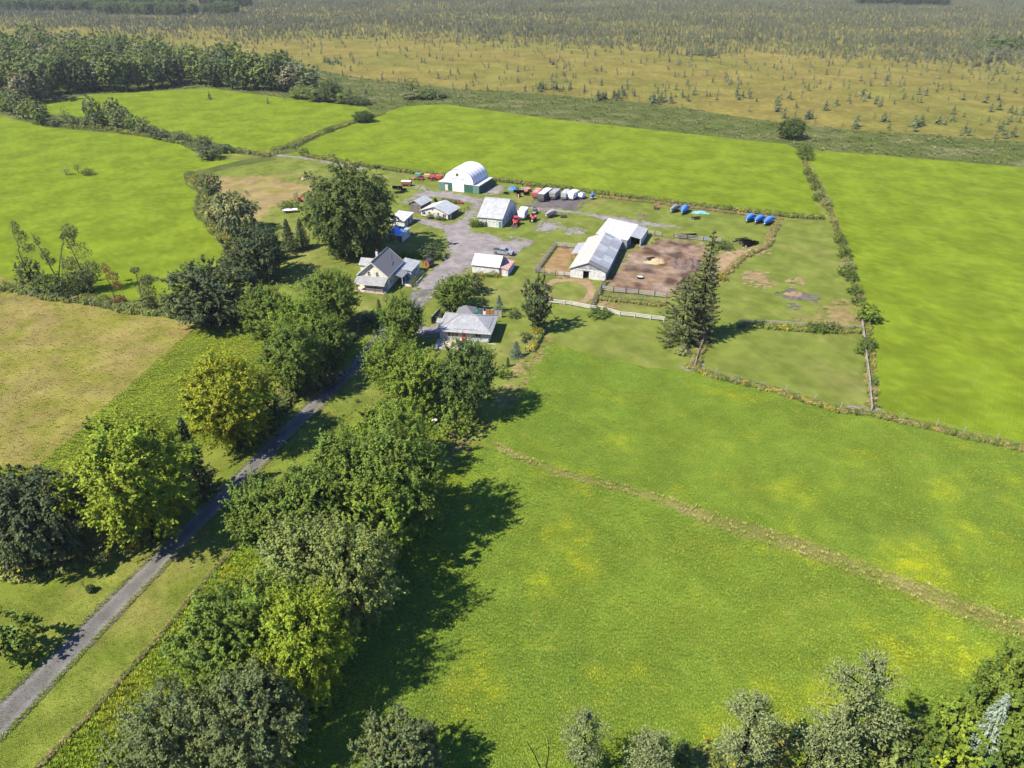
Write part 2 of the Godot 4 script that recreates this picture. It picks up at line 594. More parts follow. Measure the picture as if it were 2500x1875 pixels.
func build_ground():
	ground_mat("grass", "grass", 5.3, 71.0, 4.0)
	ground_mat("farm grass", "grass", 6.1, 97.0, 2.0)
	ground_mat("short grass", "grass", 3.7, 53.0, 2.2)
	ground_mat("bog", "patch", 31.0, 170.0, 12.0)
	ground_mat("gravel", "gravel", 4.1, 23.0, 1.5)
	ground_mat("earth", "gravel", 3.7, 19.0, 3.0)
	# the ground itself, and the wider land out to the horizon
	var near := PackedVector2Array([Vector2(-300, 30), Vector2(300, 30), Vector2(300, -460), Vector2(-460, -460)])
	sheet("ground", near, 0.0, 3.0, "mown", "short grass", 9, 0)
	var far := PackedVector2Array([Vector2(-6500, 3000), Vector2(6500, 3000), Vector2(6500, -9000), Vector2(-6500, -9000)])
	sheet("land", far, -0.12, 250.0, "sedge", "bog", 9, 0)
	sheet("sedge_marsh", polym([["A", [-700, 330, -300, 150, 0, 110, 300, 120, 640, 128, 1000, 150, 1400, 180, 1800, 230, 2212, 290, 2700, 330, 2700, 420, 2212, 380, 1900, 345, 1760, 330, 1450, 292, 1200, 265, 960, 232, 870, 240, 700, 320, 560, 340, 300, 300, 0, 262, -700, 400]]]), 0.02, 3.0, "sedge", "grass", 4, 2.0)
	sheet("bog", polym([["A", [-900, 100, -300, 92, 0, 96, 300, 118, 500, 130, 640, 142, 720, 158, 800, 172, 900, 184, 1000, 193, 1160, 202, 1340, 217, 1460, 230, 1560, 247, 1700, 266, 1850, 282, 2000, 292, 2212, 307, 2700, 345, 3600, 380, 3600, -40, 2212, -40, 1000, -40, 0, -40, -900, -40]]]), 0.03, 20.0, "bog", "bog", 12, 6.0)
	# hay fields
	sheet("hay_field", poly("A", [-700, 200, 0, 250, 100, 275, 300, 293, 400, 315, 440, 345, 560, 347, 500, 362, 430, 375, 410, 385, 440, 410, 455, 440, 430, 465, 490, 540, 500, 562, 480, 580, 400, 640, 280, 645, 150, 625, 70, 612, 0, 592, -500, 560]), 0.04, 1.6, "hay", "farm grass", 2, 0.8)
	sheet("hay_field", poly("A", [92, 224, 190, 205, 450, 190, 560, 205, 690, 220, 790, 232, 812, 246, 700, 290, 600, 325, 560, 330, 450, 305, 350, 280, 230, 262, 100, 245]), 0.04, 1.6, "hay", "farm grass", 2, 0.8)
	sheet("hay_field", poly("A", [870, 230, 960, 225, 1200, 258, 1450, 285, 1700, 312, 1728, 325, 1735, 360, 1760, 440, 1775, 466, 1700, 462, 1500, 440, 1280, 412, 1080, 385, 900, 370, 760, 350, 650, 332, 640, 322, 700, 292, 780, 262]), 0.04, 1.5, "hay", "farm grass", 2, 0.7)
	sheet("hay_field", poly("A", [1760, 325, 1900, 335, 2212, 362, 2700, 410, 2900, 1120, 2500, 1040, 2212, 962, 2100, 935, 1890, 890, 1872, 680, 1850, 600, 1812, 480, 1790, 420, 1750, 345]), 0.04, 1.2, "hay", "farm grass", 2, 0.7)
	# meadow in front, on both sides of a strip of dead grass
	sheet("meadow", poly("A", [1185, 738, 1300, 775, 1400, 793, 1480, 802, 1560, 815, 1700, 850, 1850, 888, 2000, 920, 2212, 972, 2600, 1060, 2600, 1500, 2212, 1356, 2000, 1276, 1750, 1182, 1550, 1119, 1400, 1068, 1200, 1015, 1085, 970, 1050, 955, 1095, 870, 1150, 790]), 0.04, 1.0, "meadow", "grass", 1.2, 0.6)
	sheet("meadow", poly("A", [1075, 974, 1200, 1024, 1400, 1078, 1560, 1136, 1750, 1198, 2000, 1296, 2212, 1378, 2600, 1560, 2900, 2300, 300, 2300, 600, 1800, 700, 1500, 800, 1300, 890, 1150, 950, 1010, 1010, 955]), 0.044, 0.9, "meadow", "grass", 1.2, 0.6)
	sheet("dead_grass_strip", poly("A", [1060, 950, 1090, 964, 1200, 1010, 1400, 1061, 1550, 1109, 1750, 1170, 2000, 1263, 2212, 1342, 2600, 1493, 2600, 1562, 2212, 1390, 2000, 1308, 1750, 1209, 1560, 1147, 1400, 1080, 1200, 1028, 1078, 978]), 0.048, 0.8, "swath", "grass", 1.0, 0.5)
	# left of the road
	sheet("brown_pasture", poly("A", [-500, 560, 0, 596, 80, 636, 150, 652, 300, 682, 400, 692, 424, 706, 80, 1008, -60, 1010, -600, 1000]), 0.04, 1.0, "pasture", "grass", 1.5, 0.7)
	sheet("olive_field", poly("A", [424, 708, 525, 714, 600, 720, 560, 800, 500, 900, 400, 1000, 300, 1100, 200, 1180, 60, 1240, -100, 1300, -300, 1250, -60, 1012, 80, 1010]), 0.036, 1.2, "olive", "grass", 1.5, 0.5)
	# lawns of the farm, one sheet, and the rough strip behind the road ditch
	sheet("lawn", poly("A", [415, 385, 500, 362, 600, 332, 650, 340, 760, 358, 900, 378, 1080, 394, 1280, 420, 1500, 448, 1700, 472, 1772, 476, 1800, 490, 1830, 560, 1850, 620, 1872, 690, 1885, 888, 1850, 880, 1700, 847, 1560, 812, 1480, 799, 1300, 772, 1190, 735, 1170, 735, 1090, 865, 1040, 950, 940, 960, 860, 905, 800, 880, 720, 880, 800, 740, 700, 700, 600, 700, 520, 690, 400, 680, 440, 620, 495, 562, 490, 540, 432, 465, 455, 440, 440, 410]), 0.02, 1.2, "lawn", "short grass", 1.5, 0.5)
	sheet("rough_strip", poly("A", [40, 1720, 110, 1645, 300, 1432, 468, 1228, 600, 1070, 650, 1020, 740, 930, 830, 885, 900, 900, 985, 960, 950, 1010, 890, 1150, 800, 1300, 700, 1500, 600, 1800, 0, 1900]), 0.03, 1.0, "rough", "grass", 1.0, 0.5)
	sheet("rough_strip", poly("E", [1040, 930, 1180, 895, 1370, 850, 1480, 850, 1500, 862, 1250, 905, 1110, 945, 1090, 1010, 1160, 1060, 1170, 1200, 1280, 1290, 1250, 1420, 1230, 1390, 1180, 1260, 1060, 1180, 1040, 1130, 1120, 1080, 1100, 1020, 1020, 970]), 0.05, 1.2, "sedge", "grass", 1.5, 0.8)
	sheet("dry_grass", poly("E", [1100, 955, 1250, 955, 1450, 950, 1560, 985, 1720, 1000, 1760, 1080, 1500, 1110, 1400, 1190, 1380, 1250, 1300, 1120, 1170, 1030]), 0.026, 1.2, "dry", "short grass", 1.5, 1.2)
	sheet("dry_track", poly("D", [1880, 965, 1900, 1000, 1760, 1250, 1650, 1430, 1570, 1570, 1480, 1575, 1580, 1390, 1730, 1130]), 0.046, 0.6, "dry", "short grass", 0.8, 0.5)
	sheet("road_verge", poly("A", [-400, 1560, 60, 1262, 200, 1200, 300, 1140, 420, 1050, 540, 965, 700, 830, 800, 735, 850, 760, 830, 885, 740, 930, 650, 1020, 600, 1070, 468, 1228, 300, 1432, 110, 1645, -60, 1850, -400, 2200]), 0.016, 0.6, "mown", "short grass", 2.0, 0.3)
	# roads and yards
	ribbon("road", pairs([-260, 1970, 0, 1714.7, 175, 1550, 366, 1363, 470, 1261, 582, 1151.6, 692, 1037.7, 797, 941, 862, 884, 923, 812, 990, 745, 1016, 706]), pairs([-260, 2090, 0, 1808, 228, 1566, 411, 1375, 515, 1269, 622, 1160, 735, 1045, 842, 940, 896, 887, 958, 820, 1025, 752, 1072, 707]), 0.062, "roadway", "gravel", true)
	sheet("gravel_yard", polym([["T", [200, 690, 115, 652, 112, 627, 300, 652, 520, 705, 600, 680, 700, 590, 800, 490, 890, 440, 905, 447, 840, 545, 770, 620, 725, 720, 742, 770, 860, 800, 960, 802, 1050, 850, 1140, 880, 1270, 870, 1180, 835, 1250, 835, 1390, 870, 1380, 930, 1250, 1000, 1200, 1062, 800, 1062]], ["D", [1230, 330, 1150, 370, 920, 550, 800, 655, 700, 570, 750, 500, 830, 400, 950, 300, 1042, 214]], ["T", [480, 860, 470, 780, 380, 735]]]), 0.054, 0.8, "gravel", "gravel", 0.8, 0.5)
	sheet("farm_lane", poly("T", [0, 462, 70, 420, 160, 375, 250, 338, 420, 343, 560, 358, 700, 388, 900, 430, 890, 480, 795, 492, 700, 457, 600, 430, 450, 414, 330, 402, 180, 402, 90, 442, 20, 480]), 0.046, 0.8, "gravel", "gravel", 0.8, 0.5)
	sheet("farm_lane", poly("C", [250, 380, 400, 398, 640, 430, 800, 455, 1000, 480, 1200, 515, 1400, 540, 1470, 556, 1200, 545, 1000, 515, 830, 490, 690, 450, 400, 427, 260, 405]), 0.05, 0.8, "gravel", "gravel", 0.8, 0.4)
	sheet("parking_pad", poly("I", [60, 740, 260, 560, 500, 480, 1600, 540, 1790, 600, 1620, 690, 1450, 895, 900, 850, 0, 785]), 0.042, 0.8, "darkgravel", "gravel", 0.8, 0.25)
	sheet("barn_apron", poly("T", [990, 290, 1060, 285, 1140, 300, 1100, 340, 1000, 375, 900, 365]), 0.042, 0.8, "gravel", "gravel", 0.8, 0.5)
	sheet("house_drive", poly("D", [600, 860, 780, 862, 960, 875, 950, 960, 780, 950, 560, 945]), 0.05, 0.6, "gravel", "gravel", 0.8, 0.3)
	sheet("field_path", polym([["B", [-140, 60, 0, 70, 150, 88, 400, 134, 620, 176, 700, 190, 690, 204, 600, 188, 400, 148, 150, 102, 0, 84, -140, 76]]]), 0.05, 1.0, "gravel", "gravel", 1.0, 0.4)
	sheet("gravel_patch", poly("Q", [1750, 1000, 2000, 760, 2300, 800, 2500, 950, 2200, 1020, 2000, 1080]), 0.04, 0.8, "gravel", "gravel", 0.8, 1.2)
	sheet("gravel_patch", poly("C", [560, 570, 640, 560, 720, 580, 700, 605, 600, 605]), 0.04, 0.8, "gravel", "gravel", 0.8, 0.8)
	sheet("gravel_patch", poly("Z", [1300, 530, 1600, 520, 1700, 600, 1600, 700, 1450, 720, 1500, 620]), 0.04, 0.8, "gravel", "gravel", 0.8, 1.0)
	# paddocks and the riding ring
	sheet("dirt_paddock", poly("C", [900, 930, 1000, 800, 1080, 690, 1120, 700, 1200, 690, 1300, 640, 1500, 660, 1640, 680, 1700, 760, 1600, 880, 1510, 1000, 1350, 1092, 1100, 1062, 850, 1030, 870, 990]), 0.042, 0.5, "dirt", "earth", 1.0, 1.4)
	sheet("straw_paddock", poly("K", [520, 200, 1040, 252, 965, 450, 858, 680, 852, 860, 540, 850, 250, 765, 110, 705]), 0.042, 0.6, "straw", "earth", 1.0, 0.4)
	sheet("riding_track", poly("C", [405, 985, 470, 955, 560, 943, 660, 950, 690, 955, 715, 948, 750, 955, 775, 985, 802, 1040, 780, 1100, 720, 1140, 640, 1157, 540, 1153, 470, 1132, 405, 1060]), 0.042, 0.6, "sand", "earth", 1.0, 0.3)
	sheet("ring_lawn", poly("C", [436, 1012, 500, 982, 590, 968, 690, 990, 738, 1030, 742, 1060, 710, 1100, 640, 1137, 540, 1143, 478, 1122, 436, 1062]), 0.05, 0.8, "lawn", "short grass", 1.0, 0.3)
	sheet("sand_path", poly("R", [130, 330, 300, 300, 465, 285, 480, 312, 330, 350, 280, 400, 200, 450, 140, 520, 100, 520]), 0.042, 0.8, "sand", "earth", 1.0, 1.0)
	sheet("sand_patch", poly("R", [335, 445, 400, 440, 470, 480, 510, 545, 450, 555, 400, 535, 340, 520]), 0.042, 0.8, "sand", "earth", 1.0, 0.9)
	sheet("sand_patch", poly("R", [860, 690, 1000, 650, 1090, 720, 1060, 820, 960, 830, 700, 780, 720, 760, 850, 770]), 0.042, 0.8, "dry", "earth", 1.0, 1.2)
	sheet("sand_patch", poly("R", [620, 505, 700, 500, 720, 530, 660, 545]), 0.042, 0.8, "sand", "earth", 1.0, 0.8)
	sheet("gravel_patch", poly("R", [565, 600, 640, 570, 720, 600, 830, 625, 820, 650, 700, 635, 640, 640]), 0.042, 0.8, "darkgravel", "gravel", 0.8, 0.7)
	sheet("gravel_patch", poly("R", [610, 670, 680, 685, 690, 705, 630, 695]), 0.042, 0.8, "darkgravel", "gravel", 0.8, 0.4)
	sheet("gravel_patch", poly("R", [1040, 1370, 1180, 1375, 1250, 1395, 1180, 1405, 1060, 1390]), 0.05, 0.8, "gravel", "gravel", 0.8, 0.4)
	sheet("gravel_patch", poly("C", [1490, 1625, 1560, 1605, 1610, 1615, 1600, 1640, 1520, 1655]), 0.05, 0.8, "gravel", "gravel", 0.8, 0.3)
	sheet("bare_earth", poly("F", [150, 560, 400, 545, 900, 600, 500, 680, 350, 740, 70, 710]), 0.042, 0.6, "straw", "earth", 1.0, 0.6)
	sheet("bare_earth", polym([["N3", [1750, 350, 1950, 290, 2130, 380, 2100, 450, 1980, 500, 1990, 570, 1850, 560, 1720, 470]]]), 0.05, 0.6, "dry", "earth", 1.0, 0.6)

# ---------------------------------------------------------------- trees
# leaves are small diamonds gathered on twigs, twigs on clumps, clumps on limbs
class Leaves:
	var v := PackedVector3Array()
	var n := PackedVector3Array()
	var c := PackedColorArray()
	var ix := PackedInt32Array()
	var r := RandomNumberGenerator.new()
	func rv() -> Vector3:
		return Vector3(r.randf() * 2.0 - 1.0, r.randf() * 2.0 - 1.0, r.randf() * 2.0 - 1.0)
	func leaf(p: Vector3, m: Vector3, along: Vector3, l: float, w: float, k: Color) -> void:
		var b := m.cross(along).normalized() * w
		var t := b.cross(m).normalized() * l
		var i := v.size()
		v.append(p - t); v.append(p + b); v.append(p + t); v.append(p - b)
		n.append(m); n.append(m); n.append(m); n.append(m)
		c.append(k); c.append(k); c.append(k); c.append(k)
		ix.append(i); ix.append(i + 1); ix.append(i + 2); ix.append(i); ix.append(i + 2); ix.append(i + 3)
	func done() -> ArrayMesh:
		var a := []
		a.resize(Mesh.ARRAY_MAX)
		a[Mesh.ARRAY_VERTEX] = v
		a[Mesh.ARRAY_NORMAL] = n
		a[Mesh.ARRAY_COLOR] = c
		a[Mesh.ARRAY_INDEX] = ix
		var m := ArrayMesh.new()
		m.add_surface_from_arrays(Mesh.PRIMITIVE_TRIANGLES, a)
		return m

var KINDS := {}

# clumps: how many; per: leaves in each; up: how the twigs point (negative droops); one tree of height 1 m, crown radius 1 m is scaled later
func broadleaf(key: String, sd: int, h: float, rad: float, low: float, clumps: int, per: int, leaf: float, up: float, loose: float, hue := 0.0) -> void:
	var L := Leaves.new()
	L.r.seed = sd
	var tr := Geo.new()
	var lump := FastNoiseLite.new()
	lump.seed = sd
	lump.frequency = 0.9
	var mid := Vector3(0, h * (low + 1.0) * 0.5, 0)
	var ry := h * (1.0 - low) * 0.5
	var lean := Vector3(L.r.randf_range(-0.3, 0.3), 0, L.r.randf_range(-0.3, 0.3))
	tr.tube([Vector3(0, -0.3, 0), Vector3(0, 0.3, 0), Vector3(0, h * low * 0.6, 0) + lean * 0.5, mid + lean - Vector3(0, ry * 0.2, 0), mid + lean + Vector3(0, ry * 0.6, 0)], [h * 0.032, h * 0.025, h * 0.021, h * 0.014, h * 0.003], 8)
	for i in clumps:
		var yy := 1.0 - 2.0 * (i + 0.5) / clumps
		var an := i * 2.39996 + L.r.randf() * 0.5
		var rr := sqrt(maxf(0.0, 1.0 - yy * yy))
		var d := Vector3(cos(an) * rr, yy, sin(an) * rr)
		var f := 1.0 + 0.55 * lump.get_noise_3dv(d * 1.9)
		if i % 4 == 0: f *= L.r.randf_range(0.35, 0.8)
		else: f *= L.r.randf_range(0.82, 1.04)
		if d.y < -0.25: f *= 0.92
		var pc := mid + Vector3(d.x * rad, d.y * ry, d.z * rad) * f
		var rc := rad * L.r.randf_range(0.13, 0.25) * loose
		if i % 5 == 0:
			var st := Vector3(0, clampf(pc.y - rad * 0.7, h * low * 0.7, h * 0.8), 0) + lean * 0.6
			var bend := st.lerp(pc, 0.55) + Vector3(0, rad * 0.1, 0) + L.rv() * rad * 0.05
			tr.tube([st, bend, pc], [h * 0.0095, h * 0.006, h * 0.0018], 5, false)
		var shade := L.r.randf_range(0.66, 1.0)
		var yel := L.r.randf_range(-0.06, 0.08) + hue
		var twigs := 5
		for w in twigs:
			var td := (d * 0.75 + L.rv() * 0.85 + Vector3(0, up, 0)).normalized()
			var tl := rc * L.r.randf_range(1.0, 2.6)
			var side := td.cross(Vector3(0.3, 0.9, 0.2)).normalized()
			var ts := L.r.randf_range(0.9, 1.06)
			for k in int(per / float(twigs)):
				var t := L.r.randf()
				var p := pc + td * (t * tl) + L.rv() * rc * 0.36 * (1.0 - 0.6 * t)
				if up < -0.5: p.y -= t * t * rc * 0.9
				var m := (d * 0.65 + Vector3(0, 0.7, 0) + L.rv() * 0.8).normalized()
				var s := shade * ts * L.r.randf_range(0.78, 1.0)
				var sz := leaf * L.r.randf_range(0.55, 1.25)
				L.leaf(p, m, td + L.rv() * 0.6, sz, sz * 0.62, Color(clampf(s * (0.86 + yel), 0, 1), clampf(s * 0.94, 0, 1), s * (0.80 - yel)))
	KINDS[key] = {"crown": L.done(), "trunk": tr.done(), "h": h, "r": rad}

func spruce(key: String, sd: int, h: float, rad: float, whorls: int, arms: int, per: int, needle: float, gappy := 0.0, power := 0.85) -> void:
	var L := Leaves.new()
	L.r.seed = sd
	var tr := Geo.new()
	tr.tube([Vector3(0, -0.2, 0), Vector3(0, h * 0.5, 0), Vector3(0, h * 0.97, 0)], [h * 0.018, h * 0.011, h * 0.003], 7)
	for i in whorls:
		var t := (i + 0.3) / whorls
		var y := h * (0.05 + 0.93 * t)
		var reach := rad * pow(1.0 - t, power) + rad * 0.04
		for a in arms:
			if L.r.randf() < gappy: continue
			var an := TAU * (a + L.r.randf() * 0.7) / arms + i * 0.7
			var out := Vector3(cos(an), 0, sin(an))
			var len := reach * L.r.randf_range(0.68, 1.15)
			var tipy := -0.22 * len + L.r.randf_range(-0.05, 0.08) * len
			var st := Vector3(0, y, 0)
			var tip := st + out * len + Vector3(0, tipy + 0.12 * len, 0)
			if i % 3 == 0 and a % 2 == 0: tr.tube([st, st.lerp(tip, 0.6) - Vector3(0, 0.1 * len, 0), tip], [h * 0.004, h * 0.0025, h * 0.001], 4, false)
			var shade := L.r.randf_range(0.68, 1.0)
			var side := out.cross(Vector3.UP)
			for k in int(per * (0.35 + 0.65 * len / rad)):
				var f := sqrt(L.r.randf())
				var wdt := len * 0.26 * (1.05 - f)
				var p := st.lerp(tip, f) + side * L.r.randf_range(-wdt, wdt) + Vector3(0, sin(f * PI) * -0.12 * len + L.r.randf_range(-0.5, 0.2) * needle, 0)
				var m := (Vector3(0, 0.8, 0) + out * 0.5 + L.rv() * 0.8).normalized()
				var s := shade * L.r.randf_range(0.75, 1.0)
				L.leaf(p, m, out + side * L.r.randf_range(-0.9, 0.9) + Vector3(0, -0.3, 0), needle, needle * 0.34, Color(s * 0.9, s * 0.95, s * 0.9))
	KINDS[key] = {"crown": L.done(), "trunk": tr.done(), "h": h, "r": rad}

# white pine: bare lower trunk, flat tufted boughs
func pine(key: String, sd: int, h: float, rad: float, boughs: int, per: int, needle: float, low: float) -> void:
	var L := Leaves.new()
	L.r.seed = sd
	var tr := Geo.new()
	var top := Vector3(L.r.randf_range(-0.5, 0.5), h * 0.98, L.r.randf_range(-0.5, 0.5))
	tr.tube([Vector3(0, -0.3, 0), Vector3(0, h * 0.35, 0), top * Vector3(0.5, 0.66, 0.5), top], [h * 0.026, h * 0.02, h * 0.012, h * 0.003], 8)
	for i in boughs:
		var t := (i + L.r.randf()) / boughs
		var y := lerpf(h * low, h * 0.97, t)
		var an := i * 2.4 + L.r.randf()
		var out := Vector3(cos(an), 0, sin(an))
		var len := rad * (sin((t * 0.9 + 0.12) * PI) * 0.75 + 0.28) * L.r.randf_range(0.6, 1.15)
		var st := Vector3(top.x * t, y, top.z * t)
		var tip := st + out * len + Vector3(0, len * L.r.randf_range(0.05, 0.4), 0)
		tr.tube([st, st.lerp(tip, 0.6), tip], [h * 0.006, h * 0.004, h * 0.001], 5, false)
		for b in 5:
			var pc := st.lerp(tip, 0.42 + 0.145 * b) + L.rv() * len * 0.14 * Vector3(1, 0.35, 1)
			var shade := L.r.randf_range(0.7, 1.0)
			for k in per:
				var o := L.rv()
				var p := pc + o * len * 0.26 * Vector3(1, 0.5, 1)
				var m := (Vector3(0, 0.6, 0) + L.rv()).normalized()
				var s := shade * L.r.randf_range(0.78, 1.0)
				L.leaf(p, m, o + Vector3(0, 0.5, 0) + out * 0.4, needle, needle * 0.4, Color(s * 0.92, s * 0.97, s * 0.88))
	KINDS[key] = {"crown": L.done(), "trunk": tr.done(), "h": h, "r": rad}

func make_kinds():
	broadleaf("maple a", 101, 15.0, 5.6, 0.17, 230, 175, 0.205, 0.45, 1.0)
	broadleaf("maple b", 102, 15.0, 5.2, 0.14, 220, 175, 0.205, 0.7, 1.0)
	broadleaf("maple c", 103, 14.0, 6.0, 0.16, 215, 175, 0.205, 0.3, 1.05)
	broadleaf("sparse", 104, 13.0, 5.6, 0.16, 180, 130, 0.205, 0.3, 1.15)
	broadleaf("dark round", 105, 10.0, 5.0, 0.03, 250, 120, 0.20, 0.2, 0.8)
	broadleaf("elm", 106, 25.0, 9.8, 0.10, 380, 130, 0.31, -0.55, 0.75)
	broadleaf("willow", 107, 11.0, 6.2, 0.02, 260, 100, 0.26, -0.7, 0.6)
	broadleaf("poplar", 108, 14.0, 3.8, 0.05, 150, 80, 0.24, 0.9, 0.95)
	broadleaf("wood a", 109, 19.0, 5.6, 0.12, 90, 45, 0.55, 0.4, 1.05)
	broadleaf("wood b", 110, 20.0, 4.8, 0.15, 80, 45, 0.55, 0.5, 1.05)
	broadleaf("wood c", 111, 18.0, 5.0, 0.10, 85, 45, 0.55, 0.1, 1.0)
	broadleaf("bush", 112, 3.0, 1.9, 0.0, 50, 34, 0.17, 0.3, 1.0)
	broadleaf("small tree", 113, 5.0, 2.1, 0.12, 70, 44, 0.19, 0.4, 1.0)
	broadleaf("thin tree", 114, 11.0, 2.6, 0.25, 38, 34, 0.24, 0.2, 0.9)
	spruce("spruce", 201, 11.0, 3.2, 26, 9, 26, 0.26)
	spruce("old spruce", 202, 25.0, 5.0, 28, 7, 46, 0.34, 0.32, 0.5)
	spruce("ragged spruce", 203, 18.0, 7.0, 20, 9, 66, 0.34, 0.22, 0.45)
	spruce("small spruce", 204, 4.5, 1.9, 16, 8, 16, 0.17, 0.0, 0.8)
	spruce("cedar", 205, 6.0, 1.0, 20, 7, 13, 0.2, 0.0, 0.45)
	pine("pine", 301, 16.0, 4.8, 34, 34, 0.22, 0.30)
	pine("pine b", 302, 14.0, 4.2, 28, 34, 0.22, 0.22)

# one tree: base on the ground, its height and crown width in metres
func plant(kind: String, called: String, at: Vector3, h: float, w: float, leaf_m: Material, label: String, category: String, group := "", turn := -1.0, bark: Material = null) -> Node3D:
	var k: Dictionary = KINDS[kind]
	var o := thing(called, label, category, at, turn if turn >= 0 else rng.randf() * TAU, group)
	part(o, "trunk", k.trunk, bark if bark else mats.bark)
	part(o, "crown", k.crown, leaf_m)
	var s: float = w / (2.0 * float(k.r))
	o.scale = Vector3(s, h / float(k.h), s)
	return o

# crown centre seen at x, y of view c; the foot is straight below
func stand(c: String, x: float, y: float, h: float, low := 0.15) -> Vector3:
	var p := q(c, x, y, h * (0.5 + 0.5 * low))
	p.y = 0.0
	return p

func plant_foreground():
	var dk := leaf_mat("leaf maple", 0.158, 0.222, 0.040)
	var lt := leaf_mat("leaf light maple", 0.205, 0.280, 0.040)
	var ye := leaf_mat("leaf yellowing maple", 0.330, 0.345, 0.026)
	var yg := leaf_mat("leaf yellow green", 0.265, 0.325, 0.032)
	var pa := leaf_mat("leaf pale", 0.225, 0.262, 0.085)
	var gr := leaf_mat("leaf grey green", 0.168, 0.199, 0.087)
	var da := leaf_mat("leaf dark", 0.078, 0.108, 0.036)
	var dg := leaf_mat("leaf dark grey", 0.105, 0.132, 0.063)
	leaf_mat("leaf elm", 0.112, 0.154, 0.044)
	leaf_mat("leaf willow", 0.330, 0.330, 0.170)
	leaf_mat("needle", 0.062, 0.084, 0.036, 0.25)
	leaf_mat("needle blue", 0.101, 0.143, 0.118, 0.25)
	leaf_mat("needle olive", 0.098, 0.110, 0.046, 0.25)
	leaf_mat("needle pine", 0.185, 0.215, 0.095, 0.25)
	var G := "tall trees in the row right of the road"
	# row right of the road
	plant("maple b", "maple_tree", stand("A", 845, 945, 12.5), 12.5, 8.8, lt, "bright green maple at the head of the roadside row, beside the dish antenna", "tree", G)
	plant("maple a", "maple_tree", stand("A", 750, 1040, 14.5), 14.5, 10.4, dk, "large dark green maple in the roadside row, beside the bright green maple", "tree", G)
	plant("maple c", "maple_tree", stand("A", 860, 1040, 17), 17, 11.0, dk, "broad dark maple of the roadside row casting shade on the meadow", "tree", G)
	plant("maple b", "maple_tree", stand("A", 570, 1118, 12), 12, 7.5, dk, "small dark maple leaning out of the row toward the road", "tree", G)
	plant("maple b", "maple_tree", stand("A", 660, 1120, 14), 14, 8.5, dk, "dark green maple in the middle of the roadside row", "tree", G)
	plant("poplar", "poplar_tree", stand("A", 812, 1145, 14), 14, 7.5, lt, "pyramid shaped yellow green tree on the meadow side of the row", "tree", G)
	plant("sparse", "ash_tree", stand("A", 660, 1235, 14), 14, 10.5, pa, "pale thin leaved ash in the roadside row", "tree", G)
	plant("sparse", "ash_tree", stand("A", 765, 1250, 15), 15, 8.5, pa, "pale ash with bare twigs on the meadow side of the row", "tree", G)
	plant("maple a", "maple_tree", stand("A", 495, 1400, 13.5), 13.5, 8.8, dk, "spreading maple of the row beside the rough verge", "tree", G)
	plant("maple c", "maple_tree", stand("A", 580, 1370, 13), 13, 9.0, lt, "light green maple between the pale ash and the spreading maple", "tree", G)
	plant("sparse", "ash_tree", stand("A", 660, 1395, 15), 15, 8.0, yg, "yellow green ash over the deep shade of the meadow", "tree", G)
	plant("maple c", "maple_tree", stand("A", 545, 1560, 12), 12, 8.0, gr, "grey green tree at the near end of the roadside row", "tree", G)
	plant("sparse", "ash_tree", stand("A", 372, 1580, 10.5), 10.5, 7.4, gr, "thin grey tree with dark bare limbs beside the rough verge", "tree", G)
	plant("bush", "silver_bush", stand("A", 255, 1645, 5, 0), 5, 4.0, gr, "silvery bush at the foot of the thin grey tree", "bush")
	plant("dark round", "round_tree", stand("A", 860, 1640, 9, 0.0), 9, 7.0, gr, "pale grey green round tree alone at the meadow edge", "tree")
	# by the bungalow
	plant("maple a", "maple_tree", stand("A", 869, 692, 10.5), 10.5, 7.2, dk, "dark green maple beside the driveway of the bungalow", "tree")
	plant("maple c", "maple_tree", stand("A", 850, 785, 12), 12, 8.6, lt, "light green maple in front of the bungalow patio, beside the road", "tree")
	plant("maple b", "maple_tree", stand("A", 905, 825, 12), 12, 7.8, lt, "light green maple between the dark tree and the road", "tree")
	plant("maple a", "maple_tree", stand("A", 1010, 815, 14), 14, 8.2, leaf_mat("leaf deep", 0.120, 0.180, 0.050), "deep green tree before the bungalow patio", "tree")
	plant("bush", "tall_shrub", stand("A", 985, 905, 6, 0), 6, 6.0, dk, "tall shrub under the deep green tree", "shrub")
	plant("bush", "tall_shrub", stand("A", 915, 890, 5, 0), 5, 5.0, lt, "light shrub under the light green maple", "shrub")
	# row left of the road
	var GL := "trees in the row left of the road"
	plant("maple b", "maple_tree", stand("A", 575, 680, 12), 12, 8.5, dk, "dark maple at the pasture corner of the left row", "tree", GL)
	plant("maple a", "maple_tree", stand("A", 712, 648, 13), 13, 10.0, dk, "large maple on the lawn side of the left row, below the farmhouse", "tree", GL)
	plant("maple c", "maple_tree", stand("A", 655, 715, 13), 13, 10.5, lt, "light maple in the middle of the left row", "tree", GL)
	plant("maple a", "maple_tree", stand("A", 632, 775, 13.5), 13.5, 8.8, dk, "dark maple of the left row leaning over the road", "tree", GL)
	plant("maple b", "maple_tree", stand("A", 705, 735, 11), 11, 7.4, dk, "low dark maple beside the road shade", "tree", GL)
	plant("bush", "hedge_shrub", stand("A", 690, 810, 5, 0), 5, 7, da, "dark shrub under the left row beside the road", "shrub", GL)
	plant("maple c", "maple_tree", stand("A", 492, 868, 16), 16, 11.5, ye, "yellowing maple with dark limbs left of the road, beside dark brush", "tree", GL)
	plant("bush", "hedge_shrub", stand("A", 565, 900, 6, 0), 6, 8, da, "dark brush under the yellowing maple at the roadside", "shrub", GL)
	plant("maple a", "maple_tree", stand("A", 292, 1040, 18), 18, 12.5, yg, "large yellow green maple left of the road, beside a dark spruce", "tree", GL)
	plant("spruce", "spruce_tree", stand("A", 412, 985, 15, 0), 15, 6.0, mats["needle"], "dark spruce between the two yellowing maples", "tree", GL)
